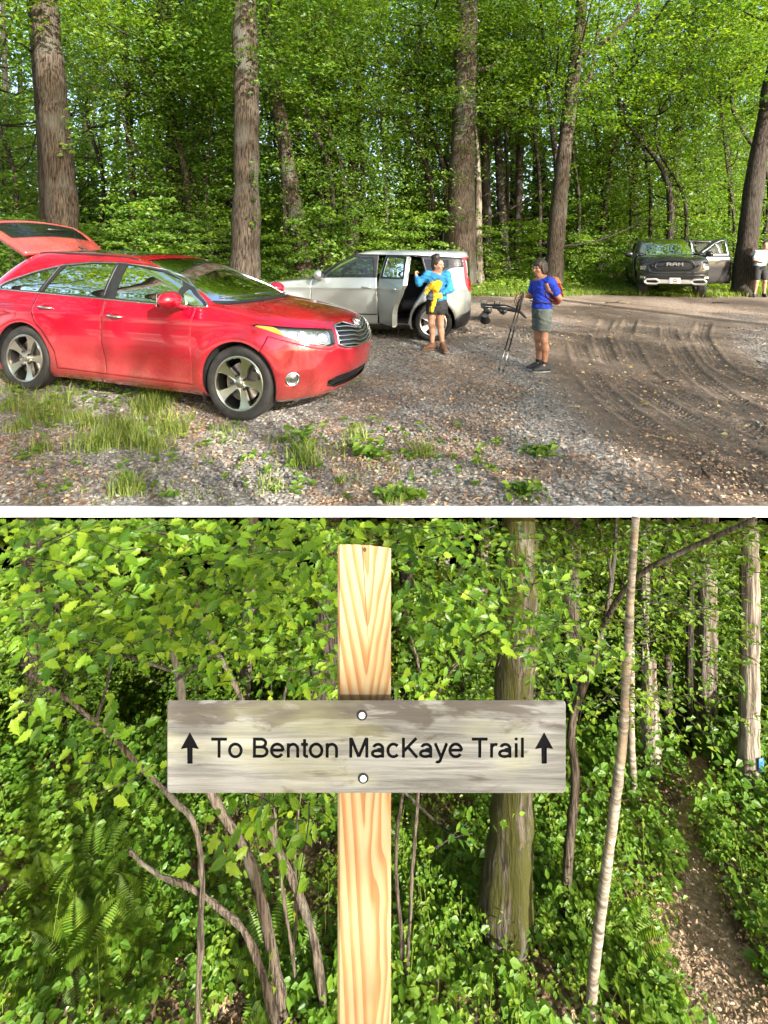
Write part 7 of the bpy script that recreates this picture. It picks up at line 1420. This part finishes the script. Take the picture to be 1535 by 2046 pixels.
    for (px, py) in ((723.5, 1428.5), (726, 1554.5)):
        mb = MB(); c = (bx(px), Yb, bz(py)); mb.lathe([(.0052, -.0012), (.0048, -.002), (.001, -.0024)], 20, 'y', c, mi=0); mb.lathe([(.0086, -.0006), (.0080, -.0010), (.0053, -.0010), (.0052, .001)], 24, 'y', c, mi=1); mb.build('bolt', [pm('bolt_cap', (.72, .72, .70), .4), M_LINER], post, edge=40, M=O)
    return post
build_sign()
# ---------------------------------------------------------------- trunks on the slope
M_MOSSBARK = barkmat('mossy_bark', (.024, .019, .014), (.11, .09, .07), (.20, .19, .16), ridge=40, moss=((.045, .046, .008), [(.42, 0.0), (.52, .95)]))
def birch():
    t = NT('birch_bark'); v = t.coord('Object', (1, 1, 5)); n = t.noise(v, 9, 6, .7); n2 = t.noise(t.coord('Object', (1, 1, 1)), 7, 4); v3 = t.noise(t.coord('Object', (3, 3, 40)), 3, 3)
    c = t.ramp(n, [(.36, (.045, .034, .024)), (.50, (.16, .13, .095)), (.62, (.29, .26, .21)), (.78, (.42, .40, .35))]); c = t.mix(t.ramp(n2, [(.52, 0.0), (.64, .7)]), c, (.24, .17, .10)); c = t.mix(t.ramp(v3, [(.62, 0.0), (.70, .6)]), c, (.08, .06, .045))
    return t.done(t.bsdf(Base_Color=c, Roughness=.75))
M_BIRCH = birch(); M_TWIG = barkmat('lichen_twig', (.028, .021, .015), (.125, .098, .072), (.22, .215, .18), ridge=60)
def slope_tree(label, pts, wid, Y, mat, forks=(), seed=1, flare=.2, nm='tree', cat='tree', ext=0, base=None, dy=None, top=None, seg=44, grp=None):
    p3 = [np.array(P(x, y, Y+(dy[i] if dy else 0))) for i, (x, y) in enumerate(pts)]; b = p3[0]; b = b+(b-p3[1])*0; g = float(lh(b[0], b[1])); bb = np.array([b[0], b[1], g-.08]); allp = ([bb]+p3[1:]) if abs(b[2]-g) < .35 else [bb]+p3; rr = [w_*Y/F_PX/2 for w_ in wid]; rr = rr if len(rr) == len(allp) else [rr[0]]+rr
    if ext:
        d = allp[-1]-allp[-2]; d /= np.linalg.norm(d); allp.append(allp[-1]+d*ext); rr.append(rr[-1]*.8)
    t = empty(nm, tuple(bb+np.array([0, 0, .08])), 0, label, cat, grp); o = np.array(t.location); mb = MB(); q = trunk(mb, [a-o for a in allp], rr, 14, seed, flare, seg)
    for f in forks:
        fp = [np.array(P(x, y, Y+d_))-o for x, y, d_ in f[0]]; mb.tube(spline(fp, 22), np.linspace(f[1][0], f[1][1], 22)*Y/F_PX/2, 8)
    mb.build('trunk', mat, t); return t, q
mos, _q = slope_tree('mossy grey trunk with a flared foot behind the sign board', [(1008, 1880), (1012, 1780), (1024, 1600), (1030, 1400), (1036, 1200), (1044, 1035)], [112, 92, 78, 76, 76, 74], 3.82, M_MOSSBARK, seed=3, flare=.25, ext=.08)
bir, _q = slope_tree('slender birch sapling with peeling patches beside the footpath', [(1178, 2046), (1186, 1950), (1212, 1740), (1243, 1500), (1252, 1360), (1264, 1180), (1273, 1035)], [22, 21, 20, 19, 17, 16, 15], 3.3, M_BIRCH, seed=5, ext=.0, flare=.1)
sap, _q = slope_tree('forked grey sapling right of the sign board', [(1128, 1830), (1137, 1700), (1150, 1560), (1142, 1450), (1176, 1340), (1208, 1240), (1224, 1130), (1232, 1035)], [20, 19, 18, 17, 15, 12, 9, 7], 3.98, M_TWIG, forks=(([(1206, 1250, 0), (1240, 1190, -.2), (1290, 1140, -.4), (1380, 1095, -.6), (1510, 1036, -.9)], (11, 7)), ([(1222, 1160, 0), (1212, 1100, 0), (1190, 1036, .1)], (7, 5)), ([(1180, 1340, 0), (1150, 1260, .1), (1120, 1160, .2), (1075, 1040, .3)], (7, 4))), seed=6, ext=0, flare=.1)
slope_tree('broken pale stump with a jagged top beside the footpath', [(1300, 1548), (1298, 1450), (1296, 1350), (1294, 1312)], [40, 34, 30, 22], 5.5, M_PALEBARK, forks=(([(1286, 1340, 0), (1285, 1310, 0), (1284, 1292, 0)], (13, 1)), ([(1300, 1340, 0), (1303, 1315, 0), (1304, 1300, 0)], (13, 1)), ([(1294, 1330, -.02), (1295, 1306, -.02), (1293, 1284, -.02)], (12, 1))), seed=7, nm='snag', cat='snag', flare=.2)
slope_tree('thick pale trunk lit by the sun where the footpath ends', [(1408, 1525), (1412, 1400), (1416, 1200), (1420, 1035)], [42, 38, 36, 34], 7.6, M_PALEBARK, seed=8, ext=.8)
rt, _q = slope_tree('grey trunk with a blue paint blaze at the right edge', [(1496, 1578), (1497, 1450), (1499, 1250), (1500, 1036)], [40, 36, 34, 33], 5.2, M_PALEBARK, seed=9, ext=.5)
mb = MB(); _c = np.array(P(1501, 1507, 5.2))-np.array(rt.location); mb.box(_c+np.array((.02, -.113, 0)), (.06, .012, .13), Matrix.Rotation(R(10), 4, 'Z'), bev=.005); mb.build('blaze', pm('blaze_blue', (.03, .14, .42), .6, var=.2), rt)
slope_tree('grey trunk half hidden by the holly at the left edge', [(80, 1480), (72, 1300), (64, 1180), (60, 1036)], [58, 52, 50, 48], 6.4, M_OAK, seed=10, ext=.3)
slope_tree('dark trunk behind the upper part of the post', [(640, 1560), (646, 1350), (658, 1180), (666, 1036)], [66, 60, 56, 54], 5.3, M_DARKBARK, seed=11, ext=.3)
slope_tree('white bleached trunk glimpsed through the holly', [(478, 1480), (490, 1330), (502, 1180), (508, 1036)], [30, 28, 27, 26], 7.4, M_PALEBARK, seed=12, ext=.3)
slope_tree('short dark stub beside the pale stump', [(1334, 1530), (1335, 1400), (1336, 1312)], [16, 15, 14], 6.1, M_TWIG, seed=13, nm='snag', cat='snag', flare=.1)
slope_tree('narrow flaking trunk just behind the birch sapling', [(1268, 1590), (1262, 1480), (1262, 1330), (1258, 1100)], [16, 14, 13, 12], 5.15, M_BIRCH, seed=14, ext=.3, flare=.1)
slope_tree('brown trunk between the mossy one and the forked sapling', [(1142, 1480), (1140, 1300), (1142, 1100), (1144, 1036)], [40, 36, 34, 34], 8.2, M_OAK, seed=15, ext=.5)
slope_tree('dark trunk right of the top of the post', [(828, 1480), (822, 1300), (812, 1130), (806, 1036)], [34, 32, 30, 28], 8.4, M_DARKBARK, seed=16, ext=.4)
slope_tree('thin dark trunk left of the thick pale one', [(1376, 1530), (1377, 1380), (1380, 1200), (1384, 1036)], [15, 14, 13, 12], 7.0, M_DARKBARK, seed=17, ext=.5)
slope_tree('slim pale trunk behind the top of the mossy one', [(962, 1480), (964, 1300), (966, 1130), (968, 1036)], [24, 23, 22, 22], 9.5, M_PALEBARK, seed=18, ext=.4)
slope_tree('brown trunk in the gap above the footpath', [(1328, 1500), (1324, 1300), (1330, 1130), (1334, 1036)], [24, 22, 20, 20], 9, M_OAK, seed=19, ext=.5)
slope_tree('pale trunk showing above the broken stump', [(1286, 1500), (1286, 1300), (1288, 1036)], [20, 20, 20], 8.6, M_PALEBARK, seed=20, ext=.5)
def leafy(t, zones, seed, L0=.055):
    """thin layered sprays of small leaves hung on a sapling"""
    rs = np.random.RandomState(seed); o = np.array(t.location); C = []; mb = MB()
    for (x0, x1, y0, y1, d0, d1, n) in zones:
        for _ in range(n):
            c = np.array(P(rs.uniform(x0, x1), rs.uniform(y0, y1), rs.uniform(d0, d1))); a = rs.rand()*6.28; v = np.array([np.cos(a), np.sin(a)*.6, .12*rs.randn()]); ln = .22+.3*rs.rand(); k = 16; u = rs.rand(k); C.append(c+v*ln*u[:, None]+rs.randn(k, 3)*np.array([.05, .05, .018])-np.array([0, 0, .08])*(u**2)[:, None]); mb.tube([c-v*.1-o, c+v*ln*.5-o, c+v*ln-np.array([0, 0, .08])-o], [.004, .003, .001], 4, cap=False)
    C = np.concatenate(C); C = C[C[:, 2] < -.4985*C[:, 1]-.022]; m = len(C); L = L0*(.6+.8*rs.rand(m)); V, F = leaves_np(C-o, rand_dirs(rs, m, .3), up_normals(rs, m, .35), L, L*.55); tv = np.concatenate(mb.V); bad = tv[:, 2]+o[2] > -.503*(tv[:, 1]+o[1]); tf = np.array(mb.F[4]); tf = tf[~bad[tf].any(1)]
    link('crown', mesh_np('crown', np.concatenate([V, tv]), [F, tf+len(V)], [M_LEAF_LIT, M_DARKBARK], False, [0]*len(F)+[1]*len(tf), {'tint': np.concatenate([np.repeat(np.clip(.55+.2*rs.randn(m), 0, 1), 4), np.zeros(len(tv))])}), t)
leafy(sap, [(1040, 1520, 1036, 1130, 4.0, 5.4, 70), (1060, 1520, 1120, 1300, 4.2, 5.6, 60), (1150, 1520, 1290, 1440, 4.6, 5.8, 40), (1030, 1530, 1030, 1080, 3.8, 4.7, 60)], 5)
leafy(bir, [(1180, 1400, 1040, 1250, 3.6, 4.4, 26), (1200, 1330, 1250, 1420, 3.4, 4.2, 10)], 6, .05)
leafy(mos, [(860, 1120, 1036, 1180, 4.0, 5.2, 40), (790, 1120, 1150, 1390, 4.4, 5.6, 46), (640, 1060, 1030, 1085, 3.7, 4.6, 46)], 7)
def spiny(P0, D, N, L):
    D = D/np.linalg.norm(D, axis=1)[:, None]; S = np.cross(D, N); S /= np.linalg.norm(S, axis=1)[:, None]; U = np.cross(S, D); l = L[:, None]
    ol = [(0, 0, 0), (.12, .13, .01), (.23, .265, .08), (.33, .19, .01), (.46, .275, .09), (.57, .18, .01), (.70, .195, .06), (.80, .095, -.01), (1.06, 0, -.08)]; ol2 = [(a, -b, u) for a, b, u in ol[-2:0:-1]]; mid = [(.33, 0, -.05), (.58, 0, -.06)]; pts = ol+ol2+mid; m = len(P0)
    V = np.stack([P0+D*l*a+S*l*b+U*l*u for a, b, u in pts], 1).reshape(-1, 3); k = len(pts); a, b = k-2, k-1; n = len(ol)+len(ol2)
    F = []
    right = list(range(0, 9)); left = [0]+list(range(n-1, 7, -1))
    tri = [(0, 1, a), (1, 2, 3), (1, 3, a), (3, 4, 5), (a, 3, 5), (a, 5, b), (5, 6, 7), (b, 5, 7), (b, 7, 8)]; lm = lambda i: i if i in (0, a, b, 8) else n-i
    tri += [(lm(x), lm(z), lm(y)) for x, y, z in tri]; bb = (np.arange(m)*k)[:, None]; F = np.concatenate([bb+np.array(t) for t in tri]); return V, F, k
M_HOLLY = leafmat('holly_leaf', (.035, .090, .010), (.125, .235, .018), (.25, .35, .032), .55, rough=.38, spec=.35)
def holly(label, stems, zones, twigs, seed, base_px, Yb_):
    rs = np.random.RandomState(seed); X, Y = LG(*base_px); Y = Yb_; X = (base_px[0]-CX)/F_PX*Y; b = np.array([X, Y, float(lh(X, Y))]); t = empty('holly_bush', tuple(b), 0, label, 'shrub')
    for pts, r in stems:
        mb = MB(); p = [np.array(P(x, y, d))-b for x, y, d in pts]; p[0][2] = min(p[0][2], float(lh(p[0][0]+b[0], p[0][1]+b[1]))-b[2]-.03); q = spline(p, 30); q += np.cumsum(rs.randn(30, 3)*.0035, 0); mb.tube(q, np.linspace(r[0], r[1], 30)*(1+.13*rs.randn(30)), 9); mb.build('stem', M_TWIG, t)
    tw = MB(); C = []; 
    for (x0, x1, y0, y1, d0, d1, n, sc) in zones:
        k = int(n/3.3)
        for _ in range(k):
            x, y, d = rs.uniform(x0, x1), rs.uniform(y0, y1), rs.uniform(d0, d1); c = np.array(P(x, y, d)); a = rs.rand()*6.28; v = np.array([np.cos(a), np.sin(a)*.6, .25*rs.randn()]); v /= np.linalg.norm(v); ln = .11+.10*rs.rand(); e = c+v*ln; 
            if rs.rand() < .3: tw.tube(spline([c-b-v*.06, c-b+rs.randn(3)*.008, e-b], 6), np.linspace(.0024, .001, 6), 4, cap=False)
            for s in np.linspace(.05, 1, 5+rs.randint(2)): C.append((c+v*ln*s, v, s, sc))
    for pts in twigs:
        p = [np.array(P(x, y, d))-b for x, y, d in pts]; tw.tube(spline(p, 16), np.linspace(.009, .003, 16), 5, cap=False)
    Pp = np.array([c for c, *_ in C]); n = len(Pp); vv = np.array([v for _, v, *_ in C]); s = np.array([q for *_, q, _ in C]); sc = np.array([q[-1] for q in C]); a = rs.rand(n)*6.28
    D = vv*.55*s[:, None]+np.stack([np.cos(a), np.sin(a)*.8, -.18+.35*rs.randn(n)], -1)*.9; N = np.stack([.3+rs.randn(n)*.5, -.7+rs.randn(n)*.5, np.ones(n)*.8], -1); L = (.034+.034*rs.rand(n))*sc
    V, F, k = spiny(Pp-b, D, N, L); T = np.clip(.42+.30*rs.randn(n)*.8+.25*(s-.5), 0, 1); yel = rs.rand(n) < .015; T[yel] = 1
    # keep the leaves under the white board of the lot
    lim = (V[:, 2]+b[2] > -.4972*(V[:, 1]+b[1])).reshape(-1, k).any(1); F = F[~np.isin(F[:, 0]//k, np.where(lim)[0])]
    tv = np.concatenate(tw.V); bad = tv[:, 2]+b[2] > -.503*(tv[:, 1]+b[1]); tf = np.array(tw.F[4]); tf = tf[~bad[tf].any(1)]
    link('foliage', mesh_np('foliage', np.concatenate([V, tv]), [F, tf+len(V)], [M_HOLLY, M_DARKBARK], False, [0]*len(F)+[1]*len(tf), {'tint': np.concatenate([np.repeat(T, k), np.zeros(len(tv))])}), t); return t
holly('bushy holly with several bent stems left of the sign post',
      [([(560, 2060, 3.25), (505, 1885, 3.2), (400, 1780, 3.15), (300, 1740, 3.0), (250, 1700, 2.95)], (.030, .010)), ([(395, 1775, 3.14), (395, 1700, 3.1), (340, 1590, 3.0), (270, 1520, 2.9), (165, 1420, 2.7), (60, 1350, 2.5)], (.020, .010)),
       ([(570, 2050, 3.3), (530, 1850, 3.3), (490, 1720, 3.25), (430, 1620, 3.2), (370, 1480, 3.1), (350, 1370, 3.0), (320, 1270, 2.9), (285, 1225, 2.8)], (.036, .017)), ([(655, 2050, 3.3), (630, 1880, 3.3), (585, 1760, 3.3), (550, 1680, 3.3), (520, 1560, 3.2), (480, 1400, 3.1), (420, 1270, 3.0), (380, 1180, 2.9)], (.030, .012)),
       ([(600, 2000, 3.4), (585, 1900, 3.4), (560, 1750, 3.4), (545, 1600, 3.4), (560, 1420, 3.3), (600, 1250, 3.2)], (.014, .008)), ([(580, 2040, 3.5), (590, 1850, 3.5), (592, 1650, 3.5), (620, 1480, 3.4), (640, 1330, 3.3)], (.012, .007))],
      [(-10, 700, 1030, 1075, 2.2, 3.0, 230, 1.0), (25, 700, 1030, 1130, 1.7, 2.5, 470, 1.0), (25, 690, 1120, 1240, 1.8, 2.7, 440, 1.0), (25, 420, 1230, 1310, 1.8, 2.5, 150, 1.0), (400, 690, 1240, 1360, 2.2, 3.0, 200, .95), (-20, 700, 1035, 1300, 2.6, 3.4, 480, 1.0), (80, 200, 1390, 1450, 2.0, 2.3, 26, 1.0), (130, 260, 1440, 1530, 1.6, 1.9, 26, .9), (180, 280, 1500, 1580, 1.5, 1.7, 18, .85), (470, 690, 1585, 1640, 1.7, 2.3, 60, .9), (480, 640, 1620, 1690, 1.5, 1.8, 26, .9), (560, 700, 1330, 1400, 2.2, 2.8, 60, .9), (20, 120, 1060, 1300, 1.5, 1.9, 60, .9)],
      [[(330, 1275, 2.9), (360, 1260, 2.7), (450, 1210, 2.5), (600, 1180, 2.4)], [(340, 1340, 2.95), (250, 1310, 2.8), (170, 1300, 2.5), (40, 1330, 2.2)], [(350, 1360, 3.0), (450, 1300, 2.9), (560, 1300, 2.8)], [(190, 1450, 2.75), (220, 1330, 2.5), (200, 1220, 2.3), (120, 1130, 2.1)], [(60, 1350, 2.5), (100, 1250, 2.4), (150, 1100, 2.2)], [(300, 1250, 2.8), (200, 1180, 2.4), (60, 1120, 2.1)], [(380, 1190, 2.9), (300, 1110, 2.5), (200, 1060, 2.2)], [(400, 1230, 3.0), (520, 1130, 2.7), (640, 1070, 2.5)]], 71, (570, 2046), 3.3)
holly('sparser holly spray right of the sign post', [([(800, 2046, 3.35), (802, 1900, 3.5), (790, 1700, 3.5), (820, 1500, 3.3), (900, 1330, 3.0), (1000, 1290, 2.8), (1130, 1300, 2.6)], (.016, .006)), ([(810, 2046, 3.4), (830, 1700, 3.5), (850, 1400, 3.3), (820, 1240, 3.0), (840, 1100, 2.7)], (.014, .006))],
      [(786, 900, 1040, 1130, 2.0, 2.6, 110, .95), (786, 960, 1150, 1290, 1.9, 2.6, 170, .9), (900, 1120, 1130, 1260, 2.2, 2.8, 150, .85), (940, 1180, 1230, 1320, 2.1, 2.7, 120, .85), (786, 860, 1300, 1390, 2.1, 2.6, 36, .9), (820, 1060, 1040, 1140, 2.6, 3.2, 80, .9), (890, 970, 1625, 1690, 2.2, 2.5, 16, .7), (1060, 1220, 1290, 1340, 2.3, 2.8, 40, .85)],
      [[(820, 1240, 3.0), (900, 1220, 2.7), (1010, 1180, 2.5), (1100, 1160, 2.4)], [(900, 1330, 3.0), (960, 1270, 2.7), (1080, 1240, 2.5)], [(840, 1100, 2.7), (900, 1080, 2.5), (990, 1050, 2.6)], [(786, 1395, 2.6), (850, 1420, 2.8), (900, 1440, 3.0)], [(786, 1560, 3.2), (880, 1650, 3.2), (930, 1680, 2.6)]], 73, (806, 2046), 3.38)
def slope_wood():
    rs = np.random.RandomState(81); me = [crown_mesh('crown', 90+k, 3400, 1.7, .7, 5.2, 10, .105, M_LEAF_LIT, prof=lambda t: .8+.3*t-.5*t*t, sprays=8) for k in range(4)]
    tr = []
    for k in range(2):
        mb = MB(); r2 = np.random.RandomState(95+k); q = trunk(mb, [(0, 0, -.1), (r2.randn()*.15, r2.randn()*.1, 2), (r2.randn()*.3, r2.randn()*.2, 5.4)], [.05, .04, .015], 7, k, .2); branches(mb, q, .06, 12, r2, .12, 1.3, .4); m = mb.mesh('trunk', M_DARKBARK); fix_normals(m, None); tr.append(m)
    n = 0
    for i in range(300):
        if n >= 46: break
        x_ = rs.uniform(-80, 1620); Y = 5.9+7*rs.rand()**.9; X = (x_-CX)/F_PX*Y; s = .75+.45*rs.rand(); g = float(lh(X, Y)); top = g+5.3*s
        if 1290 < x_ < 1500 and Y < 8: continue
        s = min(s, (-.53*(Y+1.2)-g)/5.4)
        if s < .3: continue
        t = empty('young_tree', (X, Y, g), rs.uniform(-.6, .6), 'slender leafy young tree standing on the slope behind the sign', 'tree', 'young trees on the slope behind the sign'); t.scale = (min(1.1, s*1.15),)*2+(s,); link('trunk', tr[n % 2], t); link('crown', me[rs.randint(4)], t); n += 1
    # the wood farther down the slope
    n = 85000; Y = 9.0+10*rs.rand(n); X = Y*rs.uniform(-1, 1, n); Z = -.505*Y-(-.505*Y-lh(X, Y))*rs.rand(n); L = (.10+.10*rs.rand(n))*(.6+Y*.05); keep = (Z > lh(X, Y)) & (fbm(X*.9, Z*.9+Y*.6, 3) < .56); X, Y, Z, L = X[keep], Y[keep], Z[keep], L[keep]; n = len(X)
    V, F = leaves_np(np.stack([X, Y, Z], -1), rand_dirs(rs, n), up_normals(rs, n, .6), L, L*.62); mb = MB()
    for i in range(46):
        y = 12+8*rs.rand(); x = y*rs.uniform(-.9, .9); mb.tube(spline([(x, y, float(lh(x, y))), (x+rs.randn()*.15, y, float(lh(x, y))+3), (x+rs.randn()*.2, y, -.56*y)], 8), np.linspace(.16, .11, 8)*(.5+.9*rs.rand()), 7, cap=False)
    tv = np.concatenate(mb.V); tf = np.array(mb.F[4])+len(V); tag(link('woods', mesh_np('woods', np.concatenate([V, tv]), [F, tf], [M_LEAF_LIT, M_PALEBARK], False, [0]*len(F)+[1]*len(tf), {'tint': np.concatenate([np.repeat(np.clip(.6+.2*rs.randn(n), 0, 1), 4), np.zeros(len(tv))])})), kind='stuff')
slope_wood()
